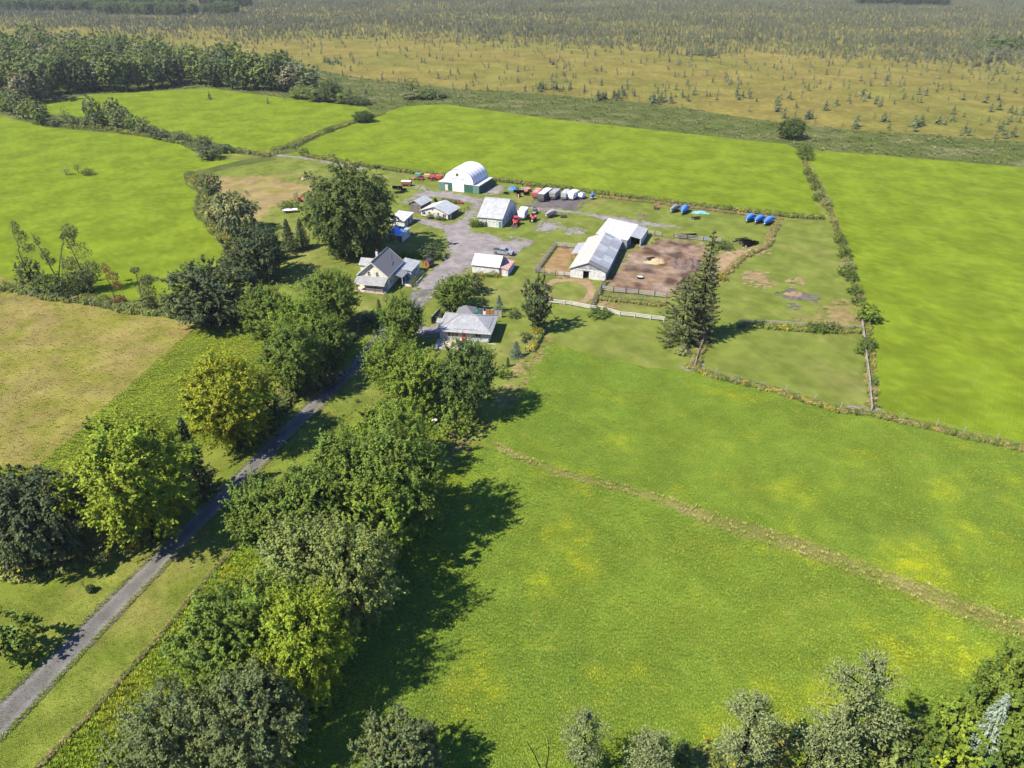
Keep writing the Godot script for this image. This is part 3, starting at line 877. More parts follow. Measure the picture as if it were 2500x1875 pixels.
	plant("willow", "willow_tree", stand("A", 75, 1115, 14, 0.02), 14, 12.5, dg, "dark grey willow beside the large yellow green maple", "tree", GL)
	plant("willow", "willow_tree", stand("A", -40, 1080, 11, 0.02), 11, 9, dg, "dark grey willow half outside the picture", "tree", GL)
	plant("bush", "brush", stand("A", -5, 1190, 4, 0), 4, 5, yg, "yellow green brush at the foot of the dark willow", "shrub", GL)
	plant("small tree", "small_tree", stand("A", 28, 1378, 5.5, 0.1), 5.5, 5.2, dk, "small dark round tree on the mown verge", "tree")

# foot seen at x, y of view c, top at row top of the same view
func grow(kind: String, called: String, c: String, x: float, y: float, top: float, w: float, m: String, label: String, category := "tree", group := "") -> Node3D:
	var b := q(c, x, y)
	return plant(kind, called, b, rise(c, b, top), w, mats[m], label, category, group)

# a bare or half dead tree drawn by hand: points are [metres to the right, height]
func snag(called: String, label: String, base: Vector3, path: Array, r: float, tufts: Array, lm: Material, bark: Material, group: String) -> void:
	var t := thing(called, label, "tree", base, 0.0, group)
	var g := Geo.new()
	var pts := []
	var rad := []
	for i in path.size():
		pts.append(Vector3(path[i][0], path[i][1], 0.25 * sin(i * 2.1)))
		rad.append(lerpf(r, r * 0.22, float(i) / (path.size() - 1)))
	g.tube(pts, rad, 7)
	var L := Leaves.new()
	L.r.seed = int(absf(base.x) * 100.0)
	for i in range(1, pts.size()):
		for k in 5:
			var p: Vector3 = pts[i - 1].lerp(pts[i], L.r.randf())
			var e := p + Vector3(L.r.randf_range(-0.4, 1.6), L.r.randf_range(0.1, 0.9), L.r.randf_range(-1, 1))
			g.tube([p, e], [r * 0.22, 0.012], 4, false)
	part(t, "trunk", g.done(), bark)
	for tf in tufts:
		var c0 := Vector3(tf[0], tf[1], 0)
		for k in int(tf[3] * 3.2):
			var o := L.rv()
			if o.length() > 1: continue
			var s := L.r.randf_range(0.7, 1.0)
			L.leaf(c0 + o * Vector3(tf[2], tf[2] * tf[4], tf[2]), (Vector3(0, 0.6, 0) + L.rv()).normalized(), L.rv(), 0.24, 0.12, Color(s * 0.92, s * 0.95, s * 0.85))
	if L.v.size() > 0: part(t, "crown", L.done(), lm)

func plant_farm():
	leaf_mat("leaf rusty", 0.230, 0.132, 0.063)
	leaf_mat("leaf hedge", 0.121, 0.172, 0.034)
	leaf_mat("leaf silver", 0.155, 0.184, 0.098)
	# the great elm and the dark trees left of the lawn
	grow("elm", "elm_tree", "A", 768, 552, 362, 21.5, "leaf elm", "great drooping elm behind the farmhouse")
	grow("bush", "lilac_shrub", "A", 735, 548, 520, 6.0, "leaf dark", "dark shrub at the foot of the great elm", "shrub")
	grow("bush", "lilac_shrub", "A", 708, 482, 448, 4.5, "leaf yellow green", "light shrub under the edge of the great elm", "shrub")
	grow("willow", "willow_tree", "A", 512, 502, 417, 12.6, "leaf willow", "round grey olive willow beside the dry grass")
	grow("small tree", "small_tree", "A", 462, 426, 378, 6.0, "leaf dark grey", "slim dark tree at the bend of the field edge")
	grow("dark round", "dark_tree", "A", 468, 697, 578, 15.5, "leaf dark grey", "large dark rounded tree at the pasture corner")
	grow("dark round", "dark_tree", "A", 560, 600, 495, 12.5, "leaf dark grey", "dark rounded tree between the spruces and the pasture corner")
	for k in [[598, 562, 486, 5.5, "dark spruce beside the dark rounded tree"], [628, 545, 470, 6.0, "dark spruce in the middle of the lawn side row"], [655, 536, 470, 6.0, "dark spruce at the lawn end of the row"]]:
		grow("spruce", "spruce_tree", "A", k[0], k[1], k[2], k[3], "needle", k[4])
	grow("cedar", "cedar_tree", "A", 558, 665, 590, 4.6, "needle", "tall dark cedar behind the left roadside row")
	grow("spruce", "spruce_tree", "A", 607, 680, 630, 4.4, "needle", "small dark spruce on the lawn edge behind the row")
	grow("bush", "long_shrub", "Y", 600, 1400, 1180, 6.0, "leaf hedge", "dense dark shrub behind the flat white wagon", "shrub")
	# round the houses
	grow("poplar", "poplar_tree", "A", 1160, 715, 606, 5.8, "leaf dark grey", "dense upright poplar by the white board fence")
	grow("dark round", "hedge_tree", "D", 1060, 715, 450, 7.6, "leaf maple", "broad green arborvitae clump behind the bungalow")
	grow("small tree", "apple_tree", "D", 1240, 575, 415, 4.9, "leaf dark grey", "small grey green apple tree on the lawn before the garage")
	grow("small spruce", "small_spruce", "D", 1328, 720, 605, 3.1, "needle", "small dark spruce behind the bungalow fence")
	grow("small spruce", "small_spruce", "D", 1470, 740, 590, 3.5, "needle blue", "small blue spruce on the lawn behind the bungalow")
	grow("bush", "round_shrub", "D", 1605, 790, 720, 2.6, "leaf dark grey", "round shrub between the blue spruce and the poplar", "shrub")
	grow("small spruce", "small_spruce", "D", 1622, 1150, 1000, 3.6, "needle blue", "blue spruce on the lawn beside the dry track")
	grow("small tree", "young_tree", "D", 1710, 1015, 935, 2.2, "leaf dark grey", "young tree above the blue spruce by the track", "tree")
	grow("cedar", "young_cedar", "D", 1548, 1235, 1150, 0.9, "needle", "thin young cedar between the blue spruce and the globe shrub")
	grow("bush", "globe_shrub", "D", 1495, 1330, 1232, 2.6, "leaf maple", "globe shaped shrub on the side lawn of the bungalow", "shrub")
	grow("small tree", "small_tree", "N5", 1240, 150, 40, 3.0, "leaf dark grey", "small tree hiding the corner of the bungalow fence")
	grow("cedar", "young_cedar", "D", 393, 755, 620, 1.4, "leaf elm", "slim columnar tree on the lawn below the farmhouse")
	grow("thin tree", "sapling", "D", 462, 690, 575, 1.8, "leaf maple", "thin sapling near the farmhouse porch")
	grow("bush", "garden_shrub", "D", 330, 870, 780, 3.6, "leaf dark", "dark shrub at the end of the left row by the drive", "shrub")
	grow("bush", "garden_shrub", "D", 300, 895, 850, 2.4, "leaf yellowing maple", "lime green shrub beside the drive", "shrub")
	grow("small tree", "apple_tree", "B", 1300, 1000, 880, 5.2, "leaf dark grey", "grey green apple tree beside the barrel sauna")
	for k in 9:
		grow("bush", "garden_plant", "B", 1020 + k * 27, 985 + 2 * k, 940 + 2 * k, 1.9, ["leaf yellow green", "leaf light maple", "leaf hedge"][k % 3], "leafy plant in the vegetable bed behind the farmhouse", "plant", "plants in the vegetable bed")
	leaf_mat("leaf sunflower", 0.345, 0.287, 0.018)
	for k in 6:
		grow("bush", "flower_bush", "B3", 420 + k * 135, 1085 + 8 * k, [990, 960, 1010, 1000, 930, 1010][k], 1.7, ["leaf hedge", "leaf sunflower", "leaf sunflower", "leaf hedge", "leaf light maple", "leaf sunflower"][k], "clump of green and yellow flowers along the garage wall", "plant", "flower bed along the garage wall")
	for k in [[690, 1050, 1010], [820, 905, 850]]:
		grow("bush", "wall_shrub", "S", k[0], k[1], k[2], 1.3, "leaf hedge", "low shrub against the side wall of the white shed", "shrub", "wall shrubs of the white shed")
	for k in [[1310, 830, 690], [1360, 825, 700], [1540, 850, 730], [1610, 860, 760], [1700, 870, 790]]:
		grow("bush", "wall_shrub", "S", k[0], k[1], k[2], 1.5, "leaf hedge", "shrub against the front of the cream workshop", "shrub", "wall shrubs of the workshop")
	for k in 5: grow("bush", "corn_clump", "T", 775 + k * 32, 725 - 2 * k, 665, 2.2, "leaf hedge", "broad leaved plants along the machine shed wall", "plant", "plants along the machine shed wall")
	for k in 8: grow("bush", "tall_weed", "S", 1660 + k * 50, 350 + k * 9, 255 + k * 9, 1.4, ["leaf willow", "leaf hedge"][k % 2], "tall weeds along the lane behind the workshop", "plant", "tall weeds behind the workshop")
	# the big spruces in front of the paddock
	var b := q("C", 1590, 1430)
	plant("old spruce", "old_spruce", b, rise("C", b, 548), 7.0, mats["needle olive"], "tall ragged old spruce with a bare topped spire", "tree")
	b = q("C", 1455, 1440)
	plant("ragged spruce", "old_spruce", b, rise("C", b, 915), 11.5, mats["needle olive"], "broad old spruce leaning against the tall ragged one", "tree")
	b = q("C", 1610, 1400)
	plant("ragged spruce", "old_spruce", b, rise("C", b, 800), 8.0, mats["needle olive"], "dense old spruce behind the tall ragged one", "tree")
	grow("small tree", "young_maple", "C", 1480, 1450, 1350, 3.0, "leaf light maple", "bright young maple at the foot of the old spruces")
	grow("bush", "fence_bush", "C", 835, 1232, 1190, 5.0, "leaf hedge", "green bush grown through the white board fence", "shrub")
	grow("bush", "fence_bush", "C", 1790, 720, 665, 4.0, "leaf dark grey", "grey bush at the end of the paddock fence", "shrub")
	grow("bush", "dry_bush", "C", 1475, 1530, 1490, 3.0, "leaf willow", "low dry shrub on the mown grass below the spruces", "shrub")
	grow("bush", "goldenrod_clump", "C", 1770, 960, 915, 2.4, "leaf sunflower", "yellow flowering clump beside the sand path", "plant")
	grow("bush", "goldenrod_clump", "D", 1810, 950, 890, 2.6, "leaf sunflower", "yellow goldenrod at the head of the dry track", "plant")
	# right hand hedgerow and lone trees
	grow("dark round", "round_tree", "U", 1200, 598, 518, 10.5, "leaf elm", "round tree alone at the far corner of the hay field")
	for k in [[1258, 668, 628, 7.0], [1270, 690, 662, 5.5]]: grow("bush", "hedge_bush", "U", k[0], k[1], k[2], k[3], "leaf hedge", "round bush in the hedge below the lone round tree", "shrub", "bushes below the lone round tree")
	var rr := RandomNumberGenerator.new()
	rr.seed = 77
	for k in [[1742, 372], [1752, 388], [1762, 405], [1772, 422], [1783, 440], [1765, 428], [1812, 520], [1822, 548], [1830, 575], [1838, 600], [1845, 628], [1852, 650], [1826, 590]]:
		grow("bush", "hedge_bush", "A", k[0], k[1] + 6, k[1] - rr.randf_range(6, 14), rr.randf_range(2.4, 4.2), ["leaf hedge", "leaf elm", "leaf willow"][rr.randi() % 3], "leafy bush in the hedgerow between the far fields", "shrub", "bushes of the right hand hedgerow")
	grow("small tree", "small_tree", "R", 1150, 785, 680, 5.0, "leaf light maple", "small round tree on the fence of the bright hay field")
	for k in [[780, 850, 805], [840, 852, 805], [915, 850, 800], [1150, 960, 905], [1130, 1000, 950]]: grow("bush", "fence_bush", "R", k[0], k[1], k[2], 3.4, "leaf hedge", "bush on the rail fence of the right hand paddocks", "shrub", "bushes on the right hand rail fences")
	for k in [[430, 1238, 1205], [280, 1190, 1165], [260, 1195, 1170]]: grow("bush", "dead_shrub", "R", k[0], k[1], k[2], 2.0, "leaf willow", "greyish dead shrub on the meadow fence line", "shrub", "dead shrubs on the meadow fence line")
	# small trees in the left fields
	grow("bush", "field_bush", "E", 478, 945, 912, 4.0, "leaf dark", "low dark bush in the left hay field")
	grow("thin tree", "field_tree", "E", 425, 935, 885, 2.2, "leaf dark grey", "thin upright tree in the left hay field")
	grow("thin tree", "field_tree", "E", 360, 945, 905, 3.0, "leaf willow", "thin pale tree beside the low dark bush")
	grow("dark round", "hedge_tree", "E", 1965, 658, 602, 9.0, "leaf elm", "round bush tree on the far field path")
	grow("bush", "field_bush", "E", 1773, 712, 688, 4.0, "leaf hedge", "small bush on the ditch between the far fields")
	grow("bush", "field_bush", "E", 1643, 838, 800, 3.6, "leaf elm", "dark bush beside the farm track")
	grow("bush", "field_bush", "E", 1783, 860, 828, 3.4, "leaf willow", "grey bush beside the farm track")
	# half dead trees on the left
	var sb := mat("silver bark", 0.26, 0.25, 0.24, 0.9, 0.0, "grain", 0.6)
	var gr := leaf_mat("leaf sparse", 0.132, 0.149, 0.069)
	var G := "half dead trees by the brown pasture"
	var k := 0.0213
	snag("dead_tree", "bent dead tree rising from a dark bush", q("X", 168, 800), [[0, 0], [0, 3.6], [-0.1, 8.1], [0.6, 8.9], [0.3, 12.4], [1.0, 15.6]], 0.2, [[1.2, 14.0, 1.2, 120, 1.3], [1.9, 11.5, 1.5, 150, 1.4], [2.8, 8.5, 1.6, 130, 0.7]], gr, sb, G)
	snag("dead_tree", "straight dead tree leaning away from the bent one", q("X", 592, 905), [[0, 0], [-0.9, 5.0], [-2.0, 9.5], [-2.6, 12.0], [-2.9, 14.8]], 0.17, [[-1.6, 9.0, 1.3, 120, 1.2], [-0.6, 7.0, 1.2, 110, 0.9], [-2.2, 12.5, 0.9, 60, 1.4]], gr, sb, G)
	snag("dead_tree", "pale bowed trunk arching to the right", q("X", 595, 915), [[0, 0], [0.2, 3.2], [1.2, 6.4], [3.1, 10.2], [4.8, 13.4]], 0.2, [[4.4, 13.6, 0.8, 60, 0.8]], gr, sb, G)
	snag("dead_tree", "slim pale trunk leaning right beside the bowed one", q("X", 620, 1030), [[0, 0], [1.2, 5.0], [2.2, 9.0], [3.6, 13.6]], 0.13, [], gr, sb, G)
	snag("dead_tree", "thin pale trunk leaning left among the dead trees", q("X", 765, 995), [[0, 0], [-0.5, 3.5], [-1.0, 6.5], [-0.6, 9.0]], 0.12, [], gr, sb, G)
	snag("half_dead_tree", "tallest half dead tree with dark tufts of leaves", q("X", 985, 955), [[0, 0], [-0.9, 5.0], [-1.8, 10.0], [-2.4, 14.0], [-1.0, 17.5]], 0.2, [[-0.9, 15.6, 1.9, 260, 1.0], [-1.6, 13.2, 1.6, 160, 1.2], [0.4, 10.6, 2.4, 160, 1.0], [-3.6, 7.5, 2.0, 260, 0.9], [0.6, 5.5, 3.0, 620, 0.9], [-1.2, 3.2, 3.0, 500, 0.7], [-3.6, 4.0, 2.4, 330, 1.0]], gr, sb, G)
	snag("half_dead_tree", "thin tree with rusty leaves by the pasture posts", q("X", 1310, 1120), [[0, 0], [-0.4, 4.0], [-0.8, 8.0], [-1.0, 10.6]], 0.12, [[0.6, 7.2, 1.5, 130, 1.0], [-0.4, 9.3, 1.0, 80, 1.2], [1.0, 5.0, 1.2, 90, 0.8], [0.5, 1.2, 1.7, 260, 0.7]], mats["leaf rusty"], sb, G)
	snag("half_dead_tree", "pale forked trunk with leaves to the right", q("X", 1682, 1185), [[0, 0], [-0.2, 3.5], [-0.4, 7.8], [-0.2, 9.6]], 0.17, [[1.2, 4.6, 2.1, 420, 1.3], [1.8, 7.6, 1.7, 200, 0.7], [3.2, 7.6, 1.4, 90, 0.3], [-0.3, 10.0, 1.2, 90, 0.6], [1.2, 1.6, 1.8, 260, 0.8]], gr, sb, G)
	for e in [[190, 830, 560, 5.8, "leaf dark grey"], [430, 960, 760, 6.5, "leaf elm"], [690, 1020, 800, 5.5, "leaf dark"], [560, 990, 850, 4.0, "leaf hedge"], [880, 980, 820, 4.5, "leaf dark grey"]]:
		grow("bush", "thicket_bush", "X", e[0], e[1], e[2], e[3], e[4], "dense bush in the thicket under the dead trees", "shrub", "thicket under the dead trees")
	# bottom edge: pines and brush before the meadow
	var P := "trees along the near meadow edge"
	plant("pine", "white_pine", stand("O", 560, 1450, 13, 0.2), 13, 6.2, mats["needle pine"], "grey green pine with bare lower trunk beside dead branches", "tree", P)
	plant("pine", "white_pine", stand("O", 1230, 1270, 16.5, 0.2), 16.5, 6.8, mats["needle pine"], "tallest grey green pine of the near meadow edge", "tree", P)
	plant("pine b", "white_pine", stand("O", 1050, 1480, 12, 0.15), 12, 5.6, mats["needle pine"], "shorter pine beside the tallest one", "tree", P)
	plant("pine b", "white_pine", stand("N", 1540, 1530, 11, 0.1), 11, 4.6, mats["needle pine"], "narrow pale pine with a bare twig beside it", "tree", P)
	plant("pine b", "white_pine", stand("N", 1950, 1610, 9, 0.1), 9, 4.4, mats["needle pine"], "small pale pine between the narrow pine and the bare trunked pine", "tree", P)
	plant("pine b", "white_pine", stand("O", -20, 1620, 10, 0.1), 10, 4.5, mats["needle pine"], "small pine near the pale snag", "tree", P)
	plant("maple a", "maple_tree", stand("O", 2180, 1290, 13, 0.1), 13, 7.5, mats["leaf maple"], "dark maple at the right end of the near edge", "tree", P)
	plant("spruce", "blue_spruce", stand("O", 2000, 1430, 12, 0.0), 12, 4.6, leaf_mat("needle silver", 0.230, 0.287, 0.230, 0.2), "pale silver spruce before the dark maple", "tree", P)
	for e in [[1390, 1560, 6, 4.6, "leaf pale"], [1620, 1530, 6, 4.4, "leaf hedge"], [1790, 1420, 7, 4.6, "leaf light maple"], [1800, 1640, 5, 5.0, "leaf yellow green"], [2090, 1620, 6, 5.0, "leaf hedge"], [1180, 1640, 4, 4.0, "leaf hedge"], [930, 1650, 3, 3.0, "leaf light maple"], [1500, 1650, 4, 4.0, "leaf elm"], [2240, 1480, 8, 5.0, "leaf maple"]]:
		plant("small tree" if e[2] > 6 else "bush", "brush_tree", stand("O", e[0], e[1], e[2], 0.1), e[2], e[3], mats[e[4]], "leafy brush under the pines of the near edge", "shrub", P)
	snag("bare_tree", "leafless pale tree with fine twigs at the near edge", q("N", 1330, 1800), [[0, 0], [-0.6, 3.0], [-1.6, 6.0], [-2.4, 8.5]], 0.11, [], gr, sb, P)
	snag("bare_tree", "thin bare twig tree beside the narrow pine", q("N", 1300, 1790), [[0, 0], [0.0, 3.0], [0.3, 6.0], [0.1, 9.0]], 0.09, [], gr, sb, P)
	snag("bare_tree", "dead leaning stems beside the bare trunked pine", q("O", 430, 1800), [[0, 0], [-0.9, 3.0], [-1.9, 6.5]], 0.1, [], gr, sb, P)
	snag("bare_tree", "broken dead stem among the near brush", q("O", 830, 1780), [[0, 0], [0.3, 2.5], [0.5, 5.2]], 0.2, [], gr, sb, P)
	snag("bare_bush", "small leafless bush on the mown verge", q("M", 540, 600), [[0, 0], [-0.3, 1.2], [-0.9, 2.2]], 0.05, [[0.2, 0.5, 0.6, 90, 0.7]], mats["leaf dark"], sb, "")
	grow("bush", "verge_sapling", "N5", 70, 1232, 1190, 0.8, "leaf dark", "tiny dark sapling on the mown verge", "shrub")

# many copies of one small mesh, each with its own tint
func copies(called: String, mesh: Mesh, m: Material, xf: Array, cols: Array, label: String, category: String) -> void:
	var mm := MultiMesh.new()
	mm.transform_format = MultiMesh.TRANSFORM_3D
	mm.use_colors = true
	mm.mesh = mesh
	mm.instance_count = xf.size()
	var buf := PackedFloat32Array()
	buf.resize(xf.size() * 16)
	for i in xf.size():
		var t: Transform3D = xf[i]
		var c: Color = cols[i]
		var k := i * 16
		buf[k] = t.basis.x.x; buf[k + 1] = t.basis.y.x; buf[k + 2] = t.basis.z.x; buf[k + 3] = t.origin.x
		buf[k + 4] = t.basis.x.y; buf[k + 5] = t.basis.y.y; buf[k + 6] = t.basis.z.y; buf[k + 7] = t.origin.y
		buf[k + 8] = t.basis.x.z; buf[k + 9] = t.basis.y.z; buf[k + 10] = t.basis.z.z; buf[k + 11] = t.origin.z
		buf[k + 12] = c.r; buf[k + 13] = c.g; buf[k + 14] = c.b; buf[k + 15] = 1.0
	mm.buffer = buf
	var o := MultiMeshInstance3D.new()
	o.name = numbered(called)
	o.multimesh = mm
	o.material_override = m
	add_child(o)
	tag(o, label, category, "", "stuff")

func small_conifer(sd: int, h: float, r: float, n: int, thin: float) -> ArrayMesh:
	var L := Leaves.new()
	L.r.seed = sd
	for i in n:
		var t := float(i) / n
		var an := i * 2.4 + L.r.randf()
		var out := Vector3(cos(an), 0, sin(an))
		var len := (r * pow(1.0 - t, 0.8) + 0.08) * L.r.randf_range(0.55, 1.2) * thin
		var s := L.r.randf_range(0.7, 1.0)
		L.leaf(Vector3(0, h * (0.06 + 0.92 * t), 0) + out * len * 0.5, (Vector3(0, 0.8, 0) + out * 0.6 + L.rv() * 0.3).normalized(), out + Vector3(0, -0.35, 0), len * 0.62, len * 0.3 + 0.05, Color(s, s, s))
	for k in 3:
		var a := Vector3(cos(k * 1.05), 0, sin(k * 1.05))
		L.leaf(Vector3(0, h * 0.5, 0), a, Vector3.UP, h * 0.52, 0.05, Color(0.8, 0.75, 0.7))
	return L.done()

func plant_far():
	var rr := RandomNumberGenerator.new()
	rr.seed = 4242
	# woodlot
	var wood := poly("E", [-160, 640, 150, 562, 380, 527, 700, 490, 1060, 463, 1240, 490, 1420, 500, 1600, 525, 1720, 505, 1560, 440, 1240, 402, 1000, 372, 700, 335, 400, 295, 0, 262, -250, 300])
	var lo := wood[0]
	var hi := wood[0]
	for p in wood:
		lo = lo.min(p); hi = hi.max(p)
	var spots := []
	var tries := 0
	while spots.size() < 190 and tries < 9000:
		tries += 1
		var p := Vector2(rr.randf_range(lo.x, hi.x), rr.randf_range(lo.y, hi.y))
		if not Geometry2D.is_point_in_polygon(p, wood): continue
		var ok := true
		for s in spots:
			if p.distance_to(s) < 7.2: ok = false
		if ok: spots.append(p)
	var wm := [leaf_mat("wood green", 0.210, 0.266, 0.084), leaf_mat("wood grey", 0.232, 0.266, 0.140), leaf_mat("wood dark", 0.148, 0.189, 0.077), leaf_mat("wood light", 0.273, 0.316, 0.099), leaf_mat("wood tan", 0.337, 0.309, 0.210)]
	var wl := ["green broadleaf tree in the woodlot beyond the hay fields", "grey green tree in the woodlot beyond the hay fields", "dark tree in the woodlot beyond the hay fields", "light green tree in the woodlot beyond the hay fields", "pale thinning tree in the woodlot beyond the hay fields"]
	for s in spots:
		var c := rr.randi() % 9
		var ci: int = [0, 1, 2, 3, 0, 2, 1, 0, 4][c]
		var hh := rr.randf_range(15, 22) * (0.72 if s.x > -70.0 and s.y > -395.0 else 1.0)
		plant(["wood a", "wood b", "wood c"][rr.randi() % 3], "woodlot_tree", Vector3(s.x, 0, s.y), hh, rr.randf_range(10.0, 14.5), wm[ci], wl[ci], "tree", "trees of the woodlot")
	# low willows closing the woodlot to the right
	for e in [[1640, 530, 470, 13, 1], [1720, 545, 480, 12, 0], [1790, 550, 440, 11, 2], [1850, 555, 500, 10, 1], [1910, 562, 520, 9, 2], [1960, 566, 535, 8, 2], [1590, 528, 510, 4, 3]]:
		grow("dark round", "edge_willow", "E", e[0], e[1], e[2], e[3], ["wood green", "wood light", "wood dark", "leaf yellow green"][e[4]], ["green", "light", "dark", "lime"][e[4]] + " rounded willow at the end of the woodlot", "tree", "willows ending the woodlot")
	# hedgerow between the left fields
	for e in [[20, 600, 480, 9, 1], [70, 615, 500, 9, 0], [130, 640, 505, 9, 1], [180, 655, 540, 7, 3], [230, 675, 555, 8, 0], [310, 680, 640, 6, 1], [370, 680, 575, 4, 1], [410, 680, 630, 5, 1], [470, 685, 630, 5, 1], [520, 690, 525, 7, 1], [570, 690, 590, 6, 2], [640, 700, 535, 7, 1], [690, 705, 580, 6, 1], [730, 715, 620, 6, 0], [780, 725, 640, 6, 1], [830, 740, 680, 5, 4], [880, 752, 705, 6, 4], [970, 765, 710, 5, 1], [1020, 770, 715, 4, 4], [1115, 815, 735, 6, 4], [1130, 858, 790, 9, 4], [1070, 800, 750, 4, 0], [1220, 825, 780, 5, 2]]:
		grow("thin tree" if e[3] < 5 else ("wood b" if e[2] < 600 else "small tree"), "hedgerow_tree", "E", e[0], e[1], e[2], e[3], ["wood green", "wood grey", "wood dark", "wood light", "leaf silver"][e[4]], ["green", "grey green", "dark", "light green", "silvery"][e[4]] + " tree of the hedgerow between the left hay fields", "tree", "hedgerow between the left fields")
	# bog: stunted spruces, thinly spread near by, dense and grey far away
	var cm := [small_conifer(1, 5.0, 1.7, 44, 1.0), small_conifer(2, 5.0, 1.3, 40, 1.0), small_conifer(3, 5.0, 0.9, 22, 0.9)]
	var bm := leaf_mat("bog spruce", 0.086, 0.107, 0.044, 0.3)
	var bogp: PackedVector2Array = PATCHES["bog"]
	var near := []
	for i in 5200:
		var u := rr.randf_range(-150, 2650)
		var v := lerpf(60.0, 345.0, pow(rr.randf(), 0.8))
		var p := px(u, v)
		if not Geometry2D.is_point_in_polygon(Vector2(p.x, p.z), bogp): continue
		var dens := 0.30 + 0.45 * na(p.x, p.z, 70.0) + 0.35 * clampf((170.0 - v) / 100.0, 0, 1) + (0.10 if v > 215 + u * 0.035 else 0.0)
		if v > 245.0: dens *= 0.6
		if rr.randf() > dens: continue
		near.append([v, p, rr.randf_range(2.0, 5.0) * (1.0 + 0.3 * clampf((v - 170) / 120.0, 0, 1))])
	# clumps seen in the photograph
	for e in [["U", 830, 235, 26, 60], ["U", 640, 445, 20, 45], ["U", 170, 390, 26, 90], ["V", 1430, 275, 16, 40], ["U", 1600, 520, 4, 14], ["U", 1760, 540, 6, 12], ["U", 400, 430, 18, 60]]:
		for i in e[3]:
			var p := q(e[0], e[1] + rr.randf_range(-1, 1) * e[4], e[2] + rr.randf_range(-8, 8))
			near.append([500.0, p, rr.randf_range(3.0, 6.5)])
	near.sort_custom(func(a, b): return a[0] > b[0])
	var xf := []
	var cl := []
	for i in near.size():
		var p: Vector3 = near[i][1]
		var h: float = near[i][2]
		var t := Transform3D(Basis(Vector3.UP, rr.randf() * TAU) * Basis.from_scale(Vector3(h / 3.4, h / 5.0, h / 3.4)), p)
		if i < 300:
			var o := solo("bog_spruce", cm[i % 3], bm, Vector3.ZERO, 0, "stunted dark spruce standing in the tan bog", "tree", "stunted spruces of the bog")
			o.transform = t
		else:
			var s := rr.randf_range(0.75, 1.0)
			xf.append(t); cl.append(Color(s, s, s))
	var dm := leaf_mat("bog wood", 0.142, 0.159, 0.084, 0.2)
	for i in 170000:
		var dist := lerpf(420.0, 2300.0, pow(rr.randf(), 0.7))
		var x := rr.randf_range(-0.80, 0.80) * dist
		var z := -dist
		var edge := bog_edge(x, z)
		var k := smoothstep(edge - 230.0, edge + 110.0, dist)
		k = k * (0.9 + 0.3 * nb(x, z, 140.0)) + 0.02
		if rr.randf() > k: continue
		var h := rr.randf_range(2.0, 6.5) * (0.85 + 0.4 * na(x, z, 200.0))
		xf.append(Transform3D(Basis(Vector3.UP, rr.randf() * TAU) * Basis.from_scale(Vector3(h / 3.6, h / 5.0, h / 3.6)), Vector3(x, 0.0, z)))
		var s := rr.randf_range(0.5, 1.0) * (0.9 + 0.35 * na(x, z, 60.0))
		cl.append(Color(s, s * rr.randf_range(0.96, 1.04), s * rr.randf_range(0.85, 1.05)))
	copies("bog_wood", cm[1], dm, xf, cl, "far grey wood of stunted trees spread over the bog", "wood")
	# far broadleaf woods at the top
	xf = []
	cl = []
	for e in [["V", 0, 45, 440, 48, 70, 0], ["V", 430, 62, 860, 66, 80, 0], ["V", 880, 60, 1030, 62, 22, 0], ["V", 40, 30, 800, 28, 90, 0], ["V", 840, 28, 1080, 30, 40, 1], ["U", 1490, 20, 1880, 24, 70, 2]]:
		for i in e[5]:
			var f := rr.randf()
			var p := q(e[0], lerpf(e[1], e[3], f), lerpf(e[2], e[4], f) + rr.randf_range(-4, 1))
			var h := rr.randf_range(11, 18)
			xf.append(Transform3D(Basis(Vector3.UP, rr.randf() * TAU) * Basis.from_scale(Vector3(h / 15.0, h / 19.0, h / 15.0)), p))
			var s := rr.randf_range(0.7, 1.0)
			cl.append(Color(s, s, s) if e[6] == 0 else Color(s * 0.6, s * 0.65, s * 0.65))
	copies("far_wood", KINDS["wood c"].crown, mats["wood green"], xf, cl, "far dark woods on the rim of the bog", "wood")
	for e in [[2065, 200, 150, 10], [2190, 190, 150, 10]]: grow("spruce", "far_spruce", "U", e[0], e[1], e[2], e[3], "needle", "tall dark spruce in the far grove on the bog", "tree", "grove on the bog")
	for e in [[2100, 205, 170, 22], [2140, 212, 165, 22], [2000, 205, 185, 14], [2060, 215, 190, 15]]: grow("dark round", "far_thicket", "U", e[0], e[1], e[2], e[3], "wood green", "rounded thicket in the far grove on the bog", "tree", "grove on the bog")
	grow("thin tree", "marsh_tree", "V", 1783, 418, 335, 8, "wood dark", "slim tall tree rising from the marsh willows")
	for e in [[1780, 425, 395, 12, "leaf willow"], [1840, 424, 385, 14, "wood green"], [1890, 422, 398, 10, "wood grey"]]: grow("dark round", "marsh_willow", "V", e[0], e[1], e[2], e[3], e[4], "rounded willow in the marsh behind the hay fields", "shrub", "willows in the marsh")

func along(pts: Array, width: float, n: int, rr: RandomNumberGenerator) -> Array:
	var tot := 0.0
	for i in pts.size() - 1: tot += pts[i].distance_to(pts[i + 1])
	var out := []
	for k in n:
		var s := rr.randf() * tot
		for i in pts.size() - 1:
			var l: float = pts[i].distance_to(pts[i + 1])
			if s <= l:
				var p: Vector3 = pts[i].lerp(pts[i + 1], s / l)
				out.append(p + Vector3(rr.randf_range(-1, 1), 0, rr.randf_range(-1, 1)) * width)
				break
			s -= l
	return out

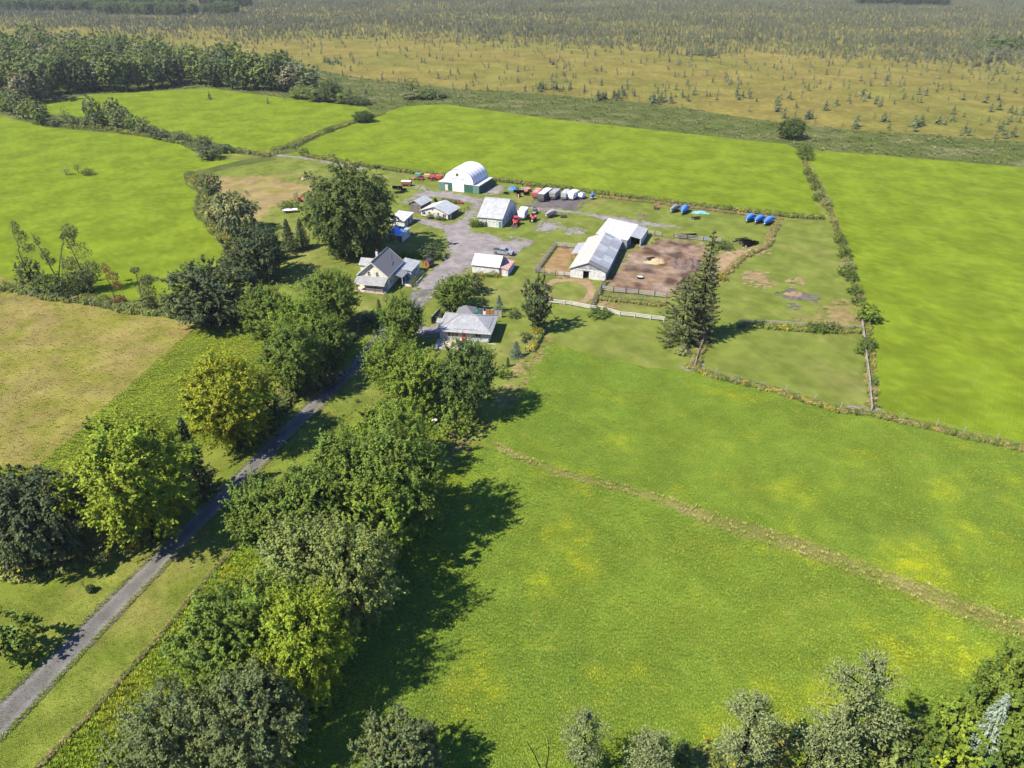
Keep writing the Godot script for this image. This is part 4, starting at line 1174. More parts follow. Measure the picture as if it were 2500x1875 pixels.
func plant_cover():
	var rr := RandomNumberGenerator.new()
	rr.seed = 991
	# a weed: a low clump of leaves;  a tuft: a few blades
	var L := Leaves.new()
	L.r.seed = 5
	for i in 46:
		var o := L.rv()
		o.y = absf(o.y)
		var s := L.r.randf_range(0.7, 1.0)
		L.leaf(o * Vector3(0.5, 0.9, 0.5), (o + Vector3(0, 0.4, 0) + L.rv() * 0.5).normalized(), Vector3.UP + L.rv() * 0.7, 0.17, 0.085, Color(s, s, s))
	var weed := L.done()
	L = Leaves.new()
	L.r.seed = 6
	for i in 9:
		var an := i * 2.4
		var lean := Vector3(cos(an), 0, sin(an)) * L.r.randf_range(0.15, 0.75)
		var s := L.r.randf_range(0.72, 1.0)
		var up := (Vector3.UP + lean).normalized()
		L.leaf(lean * 0.28 + up * 0.36, up.cross(Vector3(-lean.z, 0, lean.x)).normalized(), up, 0.42, 0.07, Color(s, s, s))
	var tuft := L.done()
	var lm := leaf_mat("weed leaf", 1.0, 1.0, 1.0, 0.35)
	var gm := leaf_mat("grass blade", 1.0, 1.0, 1.0, 0.35)
	var green := Color(0.125, 0.165, 0.030)
	var olive := Color(0.170, 0.165, 0.045)
	var gold := Color(0.30, 0.26, 0.018)
	var tan := Color(0.27, 0.20, 0.09)
	var dark := Color(0.070, 0.095, 0.024)
	var strips := [
		["hedge_weeds", "weedy bank with goldenrod along the near edge of the far hay field", line3("A", [655, 336, 760, 355, 900, 375, 1080, 391, 1280, 417, 1500, 445, 1700, 468, 1775, 472]), 1.1, 2600, [green, olive, dark, green, gold], 0.7, 1.5],
		["hedge_weeds", "dry brown weeds beside the hedge behind the boats", line3("A", [1290, 425, 1400, 437, 1460, 445, 1560, 458, 1690, 475]), 0.9, 700, [tan, olive, tan], 0.4, 0.9],
		["hedge_weeds", "yellow goldenrod in the ditch between the far fields", line3("E", [1480, 810, 1570, 790, 1680, 740, 1800, 695, 1940, 650, 2060, 615]), 2.2, 1500, [green, olive, gold, gold], 0.6, 1.3],
		["hedge_weeds", "tall weeds along the bend of the left field edge", line3("E", [1020, 940, 1050, 1000, 1110, 1040, 1080, 1130, 1170, 1240, 1250, 1320, 1250, 1420]), 2.0, 1300, [green, dark, olive, gold], 0.6, 1.4],
		["hedge_weeds", "weeds at the foot of the hedgerow between the left fields", line3("E", [180, 665, 400, 685, 600, 695, 800, 735, 1000, 775, 1120, 830, 1300, 820, 1480, 845]), 2.2, 1500, [green, dark, olive, gold], 0.6, 1.6],
		["hedge_weeds", "goldenrod and weeds of the right hand hedgerow", line3("A", [1735, 345, 1760, 400, 1785, 445, 1805, 490, 1825, 545, 1845, 610, 1860, 660, 1872, 700, 1885, 880]), 0.9, 1300, [green, olive, gold, dark, tan], 0.4, 0.95],
		["hedge_weeds", "goldenrod and weeds along the posts of the meadow", line3("R", [-60, 1090, 130, 1165, 400, 1225, 600, 1280, 800, 1345, 970, 1395, 1180, 1415, 1400, 1470, 1620, 1515, 1800, 1565, 2020, 1610, 2400, 1700]), 0.7, 1400, [green, olive, gold, dark, tan], 0.4, 0.9],
		["hedge_weeds", "weeds on the rail fence between the right hand paddocks", line3("R", [300, 815, 500, 830, 700, 845, 900, 855, 1115, 858]), 0.9, 700, [green, olive, dark, gold], 0.5, 1.1],
		["hedge_weeds", "weeds along the old rail fence below the spruces", line3("C", [1670, 1380, 1630, 1460, 1590, 1550, 1565, 1640]), 0.8, 400, [green, olive, tan], 0.4, 0.9],
		["hedge_weeds", "undergrowth below the half dead trees", line3("X", [-100, 900, 300, 980, 600, 1050, 900, 1060, 1200, 1120, 1600, 1200, 2000, 1230, 2300, 1290]), 2.2, 900, [green, olive, dark, green], 0.6, 1.4],
		["hedge_weeds", "tangled brush between the trees of the left roadside row", line3("A", [530, 960, 580, 900, 640, 840, 700, 780, 760, 720, 790, 690]), 1.8, 1300, [green, dark, dark, olive], 0.8, 1.7],
		["hedge_weeds", "brush under the dark willow and the yellow green maple", line3("A", [-60, 1215, 60, 1235, 160, 1205, 260, 1180, 350, 1115, 430, 1030]), 2.0, 1400, [green, dark, olive, gold], 0.6, 1.4],
		["hedge_weeds", "brush along the near meadow edge under the pines", line3("O", [300, 1700, 700, 1660, 1200, 1640, 1700, 1560, 2100, 1480]), 3.2, 1500, [green, dark, olive, gold], 0.6, 1.5],
		["hedge_weeds", "weeds between the wire fence and the board fence of the dirt paddock", line3("F", [240, 500, 600, 540, 900, 560, 1200, 600, 1650, 660, 1800, 620]), 0.9, 700, [green, olive, dark, tan], 0.4, 0.9],
		["hedge_weeds", "dry fence line weeds beside the sand path", line3("R", [550, 130, 510, 190, 480, 280, 330, 350, 270, 400, 190, 470]), 0.8, 800, [tan, olive, tan, green], 0.5, 1.0],
		["ditch_grass", "dark uncut grass on the lip of the roadside ditch", line3("M", [200, 1690, 560, 1320, 960, 870, 1300, 455, 1420, 330]), 0.28, 1100, [olive, tan, dark, green], 0.2, 0.45],
		["hedge_weeds", "weeds growing through the fence at the dry track", line3("D", [1860, 900, 1800, 980, 1750, 1090]), 0.8, 400, [green, olive, gold], 0.6, 1.3]]
	for s in strips:
		var xf := []
		var cl := []
		for p in along(s[2], s[3], s[4], rr):
			var k: Color = s[5][rr.randi() % s[5].size()]
			# flowers stand in drifts
			if k == gold and nb(p.x, p.z, 9.0) < 0.17: k = green
			var h := rr.randf_range(s[6], s[7])
			var w := h * rr.randf_range(0.7, 1.3)
			xf.append(Transform3D(Basis(Vector3.UP, rr.randf() * TAU) * Basis.from_scale(Vector3(w, h, w)), Vector3(p.x, 0.03, p.z)))
			var f := rr.randf_range(0.75, 1.15)
			cl.append(Color(k.r * f, k.g * f, k.b * f))
		copies(s[0], weed, lm, xf, cl, s[1], "weeds")
	# tufts creeping over both edges of the road
	var ex := []
	var ec := []
	for e in [[0, 1714.7, 175, 1550, 366, 1363, 470, 1261, 582, 1151.6, 692, 1037.7, 797, 941, 862, 884], [0, 1808, 228, 1566, 411, 1375, 515, 1269, 622, 1160, 735, 1045, 842, 940, 896, 887]]:
		for p in along(pairs(e), 0.32, 3000, rr):
			var h := rr.randf_range(0.08, 0.26)
			ex.append(Transform3D(Basis(Vector3.UP, rr.randf() * TAU) * Basis.from_scale(Vector3(h * 1.5, h, h * 1.5)), Vector3(p.x, 0.05, p.z)))
			var c := cover("mown", p.x, p.z) * rr.randf_range(0.9, 1.3)
			ec.append(Color(c.x, c.y, c.z))
	copies("road_edge_grass", tuft, gm, ex, ec, "ragged grass creeping over the edges of the road", "grass")
	# grass: tufts over the meadow, the dead strip and the rough verges, thinner with distance
	grass("meadow_grass", "uncut green grass of the meadow before the dead strip", PATCHES["meadow_001"], "meadow", 90000, 0.16, 0.34, tuft, gm, rr)
	grass("meadow_grass", "uncut green grass of the meadow behind the dead strip", PATCHES["meadow"], "meadow", 70000, 0.15, 0.3, tuft, gm, rr)
	grass("dead_grass", "tall brown dead grass of the strip across the meadow", PATCHES["dead_grass_strip"], "swath", 8000, 0.3, 0.65, tuft, gm, rr)
	grass("pasture_grass", "clumped tan grass of the brown pasture", PATCHES["brown_pasture"], "pasture", 16000, 0.18, 0.4, tuft, gm, rr)
	grass("verge_grass", "rough green grass behind the road ditch", PATCHES["rough_strip"], "rough", 26000, 0.25, 0.6, tuft, gm, rr)
	grass("olive_grass", "rough olive grass between pasture and road", PATCHES["olive_field"], "olive", 26000, 0.2, 0.45, tuft, gm, rr)
	grass("verge_turf", "short mown turf of the road verges", PATCHES["road_verge"], "mown", 60000, 0.07, 0.17, tuft, gm, rr)
	grass("marsh_grass", "tall sedge of the marsh behind the hay fields", PATCHES["sedge_marsh"], "sedge", 30000, 0.8, 1.8, tuft, gm, rr)

func grass(called: String, label: String, pg: PackedVector2Array, kind: String, n: int, h0: float, h1: float, me: Mesh, m: Material, rr: RandomNumberGenerator) -> void:
	var lo := pg[0]
	var hi := pg[0]
	for p in pg:
		lo = lo.min(p); hi = hi.max(p)
	var xf := []
	var cl := []
	for i in n:
		# drawn over the picture, so that near ground gets more tufts to the square metre
		var u := rr.randf_range(-40, 2540)
		var v := rr.randf_range(120, 1910)
		var g := px(u, v)
		if g.x < lo.x or g.x > hi.x or g.z < lo.y or g.z > hi.y:
			# fall back on a place inside the box of the field
			g = Vector3(rr.randf_range(lo.x, hi.x), 0, rr.randf_range(lo.y, hi.y))
			if g.z > -30.0: continue
		if not Geometry2D.is_point_in_polygon(Vector2(g.x, g.z), pg): continue
		if kind == "sedge":
			var inside := false
			for o in ["hay_field", "hay_field_001", "hay_field_002", "hay_field_003", "bog"]:
				if Geometry2D.is_point_in_polygon(Vector2(g.x, g.z), PATCHES[o]): inside = true
			if inside: continue
		var c := cover(kind, g.x, g.z) * rr.randf_range(1.0, 1.3)
		var h := rr.randf_range(h0, h1)
		var w := h * rr.randf_range(0.9, 1.6)
		xf.append(Transform3D(Basis(Vector3.UP, rr.randf() * TAU) * Basis.from_scale(Vector3(w, h, w)), Vector3(g.x, 0.03, g.z)))
		cl.append(Color(c.x, c.y, c.z))
	copies(called, me, m, xf, cl, label, "grass")

# ---------------------------------------------------------------- buildings
# Local axes of a building: x along its front to the right, y up, z towards the viewer; the front wall stands at z = 0.
func lot(called: String, label: String, category: String, fl: Vector3, fr: Vector3) -> Node3D:
	var e := fr - fl
	return thing(called, label, category, fl, atan2(-e.z, e.x))

# a wall in the x-y plane of its own frame, thickness inwards; holes are given as [x, y, w, h] and are left open
func wall(parent: Node3D, called: String, outline: Array, at: Vector3, turn: float, th: float, m: Material, holes := []) -> MeshInstance3D:
	var pg := PackedVector2Array()
	for p in outline: pg.append(Vector2(p[0], p[1]))
	var polys := [pg]
	for h in holes:
		var hp := PackedVector2Array([Vector2(h[0], h[1]), Vector2(h[0] + h[2], h[1]), Vector2(h[0] + h[2], h[1] + h[3]), Vector2(h[0], h[1] + h[3])])
		# cut into a left, a right and the pieces above and below, so that no piece has a hole
		var big := 60.0
		var next := []
		for p in polys:
			for r in [[-big, -big, h[0] + big, 2 * big], [h[0] + h[2], -big, big, 2 * big], [h[0], h[1] + h[3], h[2], big], [h[0], -big, h[2], big + h[1]]]:
				var rp := PackedVector2Array([Vector2(r[0], r[1]), Vector2(r[0] + r[2], r[1]), Vector2(r[0] + r[2], r[1] + r[3]), Vector2(r[0], r[1] + r[3])])
				for x in Geometry2D.intersect_polygons(p, rp): next.append(x)
		polys = next
	var g := Geo.new()
	for p in polys: g.prism(p, -th, 0.0)
	var o := part(parent, called, g.done(), m, at)
	o.rotation.y = turn
	return o

func roof(parent: Node3D, called: String, a: Vector3, b: Vector3, c: Vector3, d: Vector3, m: Material, seams: int, sm: Material, th := 0.12) -> MeshInstance3D:
	var g := Geo.new()
	g.slab(a, b, c, d, th)
	var o := part(parent, called, g.done(), m)
	if seams > 0:
		var up := (b - a).cross(d - a).normalized()
		if up.y < 0: up = -up
		var s := Geo.new()
		for i in seams + 1:
			var f := float(i) / seams
			s.bar(a.lerp(b, f) + up * 0.02, d.lerp(c, f) + up * 0.02, 0.045, 0.05)
		part(o, "roof_seams", s.done(), sm).set_meta("kind", "stuff")
	return o

# a window or door set on a wall: at = lower middle, facing +z turned by turn
func window(parent: Node3D, at: Vector3, turn: float, w: float, h: float, frame: Material, across := 1, down := 1, called := "window") -> void:
	var g := Geo.new()
	var t := 0.09
	g.box(Vector3(0, t * 0.5, 0.02), Vector3(w, t, 0.10))
	g.box(Vector3(0, h - t * 0.5, 0.02), Vector3(w, t, 0.10))
	for s in [-1, 1]: g.box(Vector3(s * (w - t) * 0.5, h * 0.5, 0.02), Vector3(t, h - 2 * t, 0.10))
	for i in range(1, across): g.box(Vector3(-w * 0.5 + w * i / across, h * 0.5, 0.02), Vector3(t * 0.8, h - 2 * t, 0.08))
	for i in range(1, down): g.box(Vector3(0, h * i / down, 0.02), Vector3(w - 2 * t, t * 0.7, 0.075))
	var o := part(parent, called, g.done(), frame, at)
	o.rotation.y = turn
	for i in across:
		part(o, "pane", box_mesh(Vector3((w - 2 * t) / across - 0.03, h - 2 * t, 0.03), Vector3(-w * 0.5 + t + (w - 2 * t) * (i + 0.5) / across, h * 0.5, 0.012)), mats.glass)

func door(parent: Node3D, at: Vector3, turn: float, w: float, h: float, m: Material, frame: Material, called := "door") -> MeshInstance3D:
	var o := part(parent, called, box_mesh(Vector3(w, h, 0.07), Vector3(0, h * 0.5, 0.03)), m, at)
	o.rotation.y = turn
	var g := Geo.new()
	g.box(Vector3(-w * 0.5 - 0.06, h * 0.5, 0.04), Vector3(0.1, h + 0.12, 0.1))
	g.box(Vector3(w * 0.5 + 0.06, h * 0.5, 0.04), Vector3(0.1, h + 0.12, 0.1))
	g.box(Vector3(0, h + 0.06, 0.045), Vector3(w + 0.02, 0.1, 0.1))
	part(o, "door_frame", g.done(), frame)
	part(o, "handle", box_mesh(Vector3(0.05, 0.12, 0.06), Vector3(w * 0.38, h * 0.47, 0.09)), mats.steel)
	return o

func building_mats():
	mat("glass", 0.02, 0.024, 0.03, 0.08)
	mat("steel", 0.32, 0.33, 0.34, 0.4, 0.8)
	mat("white paint", 0.48, 0.48, 0.47, 0.7, 0.0, "wear", 0.25)
	mat("white siding", 0.46, 0.468, 0.468, 0.65, 0.0, "wear", 0.2)
	mat("cream siding", 0.56, 0.535, 0.43, 0.75, 0.0, "wear", 0.2)
	mat("cream stucco", 0.52, 0.50, 0.42, 0.8, 0.0, "wear", 0.25)
	mat("grey metal roof", 0.235, 0.245, 0.26, 0.5, 0.0, "wear", 0.15)
	mat("pale metal roof", 0.30, 0.318, 0.328, 0.5, 0.0, "wear", 0.12)
	mat("white metal roof", 0.40, 0.402, 0.41, 0.5, 0.0, "wear", 0.15)
	mat("old roof", 0.33, 0.31, 0.295, 0.8, 0.0, "wear", 0.3)
	mat("dull zinc", 0.21, 0.22, 0.228, 0.6, 0.0, "wear", 0.2)
	mat("dark zinc", 0.12, 0.124, 0.13, 0.6, 0.0, "wear", 0.2)
	mat("shingles", 0.155, 0.158, 0.165, 0.9, 0.0, "gravel", 0.5)
	mat("dark shingles", 0.075, 0.077, 0.085, 0.9, 0.0, "gravel", 0.5)
	mat("rust roof", 0.34, 0.15, 0.125, 0.85, 0.0, "wear", 0.8)
	mat("flaked paint", 0.50, 0.41, 0.38, 0.85, 0.0, "wear", 0.9)
	mat("barn board", 0.125, 0.108, 0.10, 0.95, 0.0, "grain", 0.35)
	mat("barn board light", 0.175, 0.155, 0.145, 0.95, 0.0, "grain", 0.35)
	mat("brown board", 0.095, 0.072, 0.058, 0.95, 0.0, "grain", 0.35)
	mat("grey board", 0.30, 0.285, 0.265, 0.95, 0.0, "grain", 0.5)
	mat("cedar", 0.34, 0.13, 0.035, 0.7, 0.0, "grain", 0.8)
	mat("black felt", 0.025, 0.026, 0.03, 0.9)
	mat("red door", 0.42, 0.02, 0.035, 0.5)
	mat("green steel", 0.018, 0.085, 0.062, 0.55, 0.0, "wear", 0.3)
	mat("green faded", 0.10, 0.20, 0.165, 0.6, 0.0, "wear", 0.5)
	mat("green door", 0.035, 0.15, 0.09, 0.6)
	mat("fabric", 0.52, 0.52, 0.535, 0.7)
	mat("blue tarp", 0.06, 0.20, 0.55, 0.6, 0.0, "wear", 0.5)
	mat("concrete", 0.36, 0.325, 0.30, 0.9, 0.0, "wear", 0.4)
	mat("paving", 0.42, 0.34, 0.285, 0.9, 0.0, "wear", 0.6)
	mat("brick", 0.26, 0.15, 0.11, 0.9, 0.0, "wear", 1.0)
	mat("rubber", 0.018, 0.018, 0.019, 0.9)
	mat("black", 0.02, 0.02, 0.022, 0.5)
	mat("red paint", 0.27, 0.035, 0.03, 0.6, 0.0, "wear", 0.8)
	mat("yellow paint", 0.38, 0.26, 0.09, 0.7, 0.0, "wear", 0.8)

func build_bungalow():
	var b := lot("bungalow", "white bungalow with hipped grey metal roof and a red front door", "house", px(1075.3, 830.4), px(1193.8, 838.6))
	var W := 10.8
	var D := 8.0
	var e := 2.7
	var ws: Material = mats["white siding"]
	part(b, "foundation", box_mesh(Vector3(W - 0.1, 0.5, D - 0.1), Vector3(W / 2, 0.2, -D / 2)), mats.concrete)
	var box4 := [[0, 0.3], [W, 0.3], [W, e], [0, e]]
	var box4s := [[0.2, 0.3], [D - 0.2, 0.3], [D - 0.2, e], [0.2, e]]
	wall(b, "wall", box4, Vector3(0, 0, 0), 0, 0.2, ws)
	wall(b, "wall", box4, Vector3(W, 0, -D), PI, 0.2, ws)
	wall(b, "wall", box4s, Vector3(W, 0, 0), PI / 2, 0.2, ws)
	wall(b, "wall", box4s, Vector3(0, 0, -D), -PI / 2, 0.2, ws)
	# siding boards on the front and the right wall
	for k in 8:
		part(b, "siding_board", box_mesh(Vector3(W, 0.27, 0.03), Vector3(W / 2, 0.45 + 0.29 * k, 0.012)), ws).rotation.x = 0.0
	for k in 8:
		part(b, "siding_board", box_mesh(Vector3(0.03, 0.27, D), Vector3(W + 0.012, 0.45 + 0.29 * k, -D / 2)), ws)
	var o := 0.65
	var r := mats["grey metal roof"] as Material
	var ra := Vector3(3.6, 4.65, -D / 2)
	var rb := Vector3(7.2, 4.65, -D / 2)
	var c1 := Vector3(-o, e, o); var c2 := Vector3(W + o, e, o); var c3 := Vector3(W + o, e, -D - o); var c4 := Vector3(-o, e, -D - o)
	roof(b, "roof_slope", c1, c2, rb, ra, r, 0, r)
	roof(b, "roof_slope", c3, c4, ra, rb, r, 0, r)
	roof(b, "roof_slope", c2, c3, rb, rb, r, 0, r)
	roof(b, "roof_slope", c4, c1, ra, ra, r, 0, r)
	# standing seams run up each slope to the hips
	var s := Geo.new()
	for i in 40:
		var x := lerpf(-o, W + o, (i + 0.5) / 40.0)
		var t := clampf(minf((x + o) / (ra.x + o), (W + o - x) / (W + o - rb.x)), 0, 1)
		s.bar(Vector3(x, e + 0.03, o), Vector3(x, lerpf(e, 4.65, t) + 0.03, lerpf(o, -D / 2, t)), 0.04, 0.04)
	part(b, "roof_seams", s.done(), mats["pale metal roof"]).set_meta("kind", "stuff")
	s = Geo.new()
	var s2_ := Geo.new()
	for i in 28:
		var z := lerpf(o, -D - o, (i + 0.5) / 28.0)
		var t := clampf(1.0 - absf(z + D / 2) / (D / 2 + o), 0, 1)
		s.bar(Vector3(W + o, e + 0.03, z), Vector3(lerpf(W + o, rb.x, t), lerpf(e, 4.65, t) + 0.03, z), 0.04, 0.04)
		s2_.bar(Vector3(-o, e + 0.03, z), Vector3(lerpf(-o, ra.x, t), lerpf(e, 4.65, t) + 0.03, z), 0.04, 0.04)
	part(b, "roof_seams", s.done(), mats["pale metal roof"]).set_meta("kind", "stuff")
	part(b, "roof_seams", s2_.done(), mats["pale metal roof"]).set_meta("kind", "stuff")
	for l in [[c1, ra], [c2, rb], [c3, rb], [c4, ra], [ra, rb]]:
		var g := Geo.new()
		g.bar(l[0] + Vector3(0, 0.06, 0), l[1] + Vector3(0, 0.06, 0), 0.2, 0.06)
		part(b, "ridge_cap", g.done(), mats["grey metal roof"])
	# snow guards, dark against the roof
	for l in [[Vector3(0.1, 3.06, 0.0), Vector3(0.1, 3.06, -6.6)], [Vector3(10.7, 3.06, -1.0), Vector3(10.7, 3.06, -6.6)], [Vector3(3.2, 2.99, 0.0), Vector3(8.3, 2.99, 0.0)]]:
		var g := Geo.new()
		g.bar(l[0], l[1], 0.09, 0.10)
		part(b, "snow_guard", g.done(), mats["dark zinc"])
	for l in [[c1, c2], [c2, c3], [c3, c4], [c4, c1]]:
		var g := Geo.new()
		g.bar(l[0] + Vector3(0, -0.1, 0), l[1] + Vector3(0, -0.1, 0), 0.12, 0.14)
		part(b, "gutter", g.done(), mats["white paint"])
	window(b, Vector3(2.9, 1.05, 0.03), 0, 2.5, 1.3, mats["white paint"], 3)
	window(b, Vector3(8.5, 1.45, 0.03), 0, 1.35, 0.75, mats["white paint"], 2)
	door(b, Vector3(5.3, 0.45, 0.03), 0, 0.92, 2.05, mats["red door"], mats["white paint"])
	window(b, Vector3(W + 0.03, 1.3, -3), PI / 2, 1.2, 0.9, mats["white paint"], 2)
	part(b, "downspout", box_mesh(Vector3(0.09, 2.4, 0.09), Vector3(W - 0.15, 1.4, 0.1)), mats["white paint"])
	part(b, "downspout", box_mesh(Vector3(1.6, 0.09, 0.12), Vector3(W + 0.8, 0.12, 0.35)), mats["white paint"])
	var g := Geo.new()
	g.tube([Vector3(-0.2, 2.6, -7.6), Vector3(-0.2, 5.4, -7.6)], [0.03, 0.03], 6)
	g.bar(Vector3(-0.7, 5.2, -7.6), Vector3(0.3, 5.2, -7.6), 0.04, 0.04)
	g.bar(Vector3(-0.5, 5.35, -7.6), Vector3(0.1, 5.35, -7.6), 0.04, 0.04)
	part(b, "roof_antenna", g.done(), mats.steel)
	# patio
	var p := thing("patio", "pinkish paved patio before the bungalow door", "patio", b.position, b.rotation.y)
	part(p, "slab", box_mesh(Vector3(7.4, 0.34, 4.1), Vector3(3.2, 0.17, 2.1)), mats.concrete)
	for i in 12:
		for j in 7:
			part(p, "paver", UNIT_BOX, mats.paving).transform = Transform3D(Basis.from_scale(Vector3(0.60, 0.05, 0.56)), Vector3(-0.17 + i * 0.615, 0.36 + 0.006 * ((i * 7 + j * 3) % 4), 0.35 + j * 0.58))
	part(p, "rail_wall", box_mesh(Vector3(0.25, 0.75, 3.4), Vector3(7.0, 0.4, 2.3)), mats["dark shingles"])
	part(p, "step", box_mesh(Vector3(0.5, 0.18, 3.4), Vector3(7.4, 0.09, 2.3)), mats.concrete)
	var br := b.transform
	var t := thing("patio_table", "round dark patio table on the paving before the red door", "table", br * Vector3(5.2, 0.38, 2.2))
	g = Geo.new(); g.disc(Vector3(0, 0.72, 0), Vector3.UP, 0.6, 0.05); part(t, "tabletop", g.done(), mats.black)
	g = Geo.new(); g.tube([Vector3.ZERO, Vector3(0, 0.7, 0)], [0.06, 0.05], 7); part(t, "leg", g.done(), mats.black)
	var bq := thing("barbecue", "black covered barbecue on the bungalow patio", "barbecue", br * Vector3(6.2, 0.38, 2.8), b.rotation.y)
	g = Geo.new(); g.loft([[Vector3(-0.6, 0, -0.3), Vector3(0.6, 0, -0.3), Vector3(0.6, 0, 0.3), Vector3(-0.6, 0, 0.3)], [Vector3(-0.62, 0.8, -0.32), Vector3(0.62, 0.8, -0.32), Vector3(0.62, 0.8, 0.32), Vector3(-0.62, 0.8, 0.32)], [Vector3(-0.4, 1.15, -0.2), Vector3(0.4, 1.15, -0.2), Vector3(0.4, 1.15, 0.2), Vector3(-0.4, 1.15, 0.2)]])
	part(bq, "cover", g.done(), mats.black)
	for i in 3:
		var ch := thing("patio_chair", "metal garden chair by the round patio table", "chair", br * Vector3(4.2 + 0.55 * i, 0.38, 1.2 + 0.9 * (i % 2)), i * 1.7, "patio chairs before the bungalow")
		part(ch, "seat", box_mesh(Vector3(0.5, 0.05, 0.5), Vector3(0, 0.43, 0)), mats.steel)
		part(ch, "backrest", box_mesh(Vector3(0.5, 0.5, 0.05), Vector3(0, 0.72, -0.24)), mats.steel)
		for s2 in 4: part(ch, "leg", box_mesh(Vector3(0.04, 0.42, 0.04), Vector3(0.22 if s2 & 1 else -0.22, 0.21, 0.22 if s2 & 2 else -0.22)), mats.steel)
	# behind: gazebo, play house, privacy fences
	var gz := thing("gazebo", "grey roofed gazebo behind the bungalow", "gazebo", br * Vector3(3.6, 0, -11.2), b.rotation.y)
	for s2 in 4:
		part(gz, "post", box_mesh(Vector3(0.14, 2.3, 0.14), Vector3(1.7 if s2 & 1 else -1.7, 1.15, 1.7 if s2 & 2 else -1.7)), mats["brown board"])
		var a1 := Vector3(2.1, 2.3, 2.1).rotated(Vector3.UP, s2 * PI / 2)
		var a2 := Vector3(-2.1, 2.3, 2.1).rotated(Vector3.UP, s2 * PI / 2)
		roof(gz, "roof_slope", a2, a1, Vector3(0, 3.5, 0), Vector3(0, 3.5, 0), mats.shingles, 0, null, 0.07)
	var ph := thing("play_house", "small white play house with green roof behind the bungalow", "play house", br * Vector3(6.1, 0, -11.0), b.rotation.y)
	part(ph, "walls", box_mesh(Vector3(1.5, 1.7, 1.5), Vector3(0, 0.85, 0)), mats["white paint"])
	roof(ph, "roof_slope", Vector3(-1.0, 1.6, 1.0), Vector3(-1.0, 1.6, -1.0), Vector3(0, 2.5, -1.0), Vector3(0, 2.5, 1.0), mats["green door"], 0, null, 0.06)
	roof(ph, "roof_slope", Vector3(1.0, 1.6, 1.0), Vector3(1.0, 1.6, -1.0), Vector3(0, 2.5, -1.0), Vector3(0, 2.5, 1.0), mats["green door"], 0, null, 0.06)
	part(ph, "door", box_mesh(Vector3(0.6, 1.1, 0.05), Vector3(0, 0.6, 0.77)), mats.black)
	panel_fence("privacy_fence", "cedar panel fence behind the bungalow, grey and orange panels", [q("P", 1180, 320), q("P", 1940, 395)], 1.75, ["brown board", "brown board", "brown board light", "cedar", "cedar", "grey board", "grey board"])
	panel_fence("privacy_fence", "weathered brown panel fence beside the bungalow lawn", [q("P", 40, 560), q("P", 280, 300)], 1.7, ["barn board", "barn board", "barn board light"])
	var st := thing("smoke_stack", "short metal stack behind the bungalow roof", "chimney", br * Vector3(8.3, 0, -8.9), b.rotation.y)
	g = Geo.new(); g.box(Vector3(0, 1.7, 0), Vector3(0.6, 3.4, 0.6)); part(st, "base", g.done(), mats["white paint"])
	g = Geo.new(); g.tube([Vector3(0, 3.4, 0), Vector3(0, 4.5, 0)], [0.14, 0.14], 8); g.disc(Vector3(0, 4.55, 0), Vector3.UP, 0.24, 0.08); part(st, "pipe", g.done(), mats.steel)
	var ls := thing("side_porch", "little grey roofed side entry of the bungalow", "porch", br * Vector3(-1.2, 0, -5.2), b.rotation.y)
	roof(ls, "roof", Vector3(-0.8, 2.1, 0.9), Vector3(0.7, 2.1, 0.9), Vector3(0.7, 2.3, -0.9), Vector3(-0.8, 2.3, -0.9), mats["grey metal roof"], 0, null, 0.08)
	for s2 in [-1, 1]: part(ls, "post", box_mesh(Vector3(0.1, 2.05, 0.1), Vector3(-0.65, 1.02, 0.7 * s2)), mats["white paint"])

func panel_fence(called: String, label: String, pts: Array, h: float, cols: Array) -> void:
	mat("brown board light", 0.16, 0.12, 0.095, 0.9, 0.0, "grain", 0.5)
	var a: Vector3 = pts[0]
	var b: Vector3 = pts[1]
	var f := thing(called, label, "fence", a, atan2(-(b - a).z, (b - a).x))
	var n := cols.size()
	var w := a.distance_to(b) / n
	for i in n + 1: part(f, "post", box_mesh(Vector3(0.12, h + 0.1, 0.12), Vector3(i * w, (h + 0.1) / 2, 0)), mats["brown board"])
	for i in n:
		var k := int(w / 0.2)
		for j in k:
			part(f, "board", UNIT_BOX, mats[cols[i]]).transform = Transform3D(Basis.from_scale(Vector3(w / k - 0.012, h - 0.12, 0.03)), Vector3(i * w + (j + 0.5) * w / k, h / 2 + 0.02, 0.008 * (j % 2)))
		part(f, "cap_rail", UNIT_BOX, mats["grey board"]).transform = Transform3D(Basis.from_scale(Vector3(w - 0.1, 0.06, 0.12)), Vector3((i + 0.5) * w, h, 0))

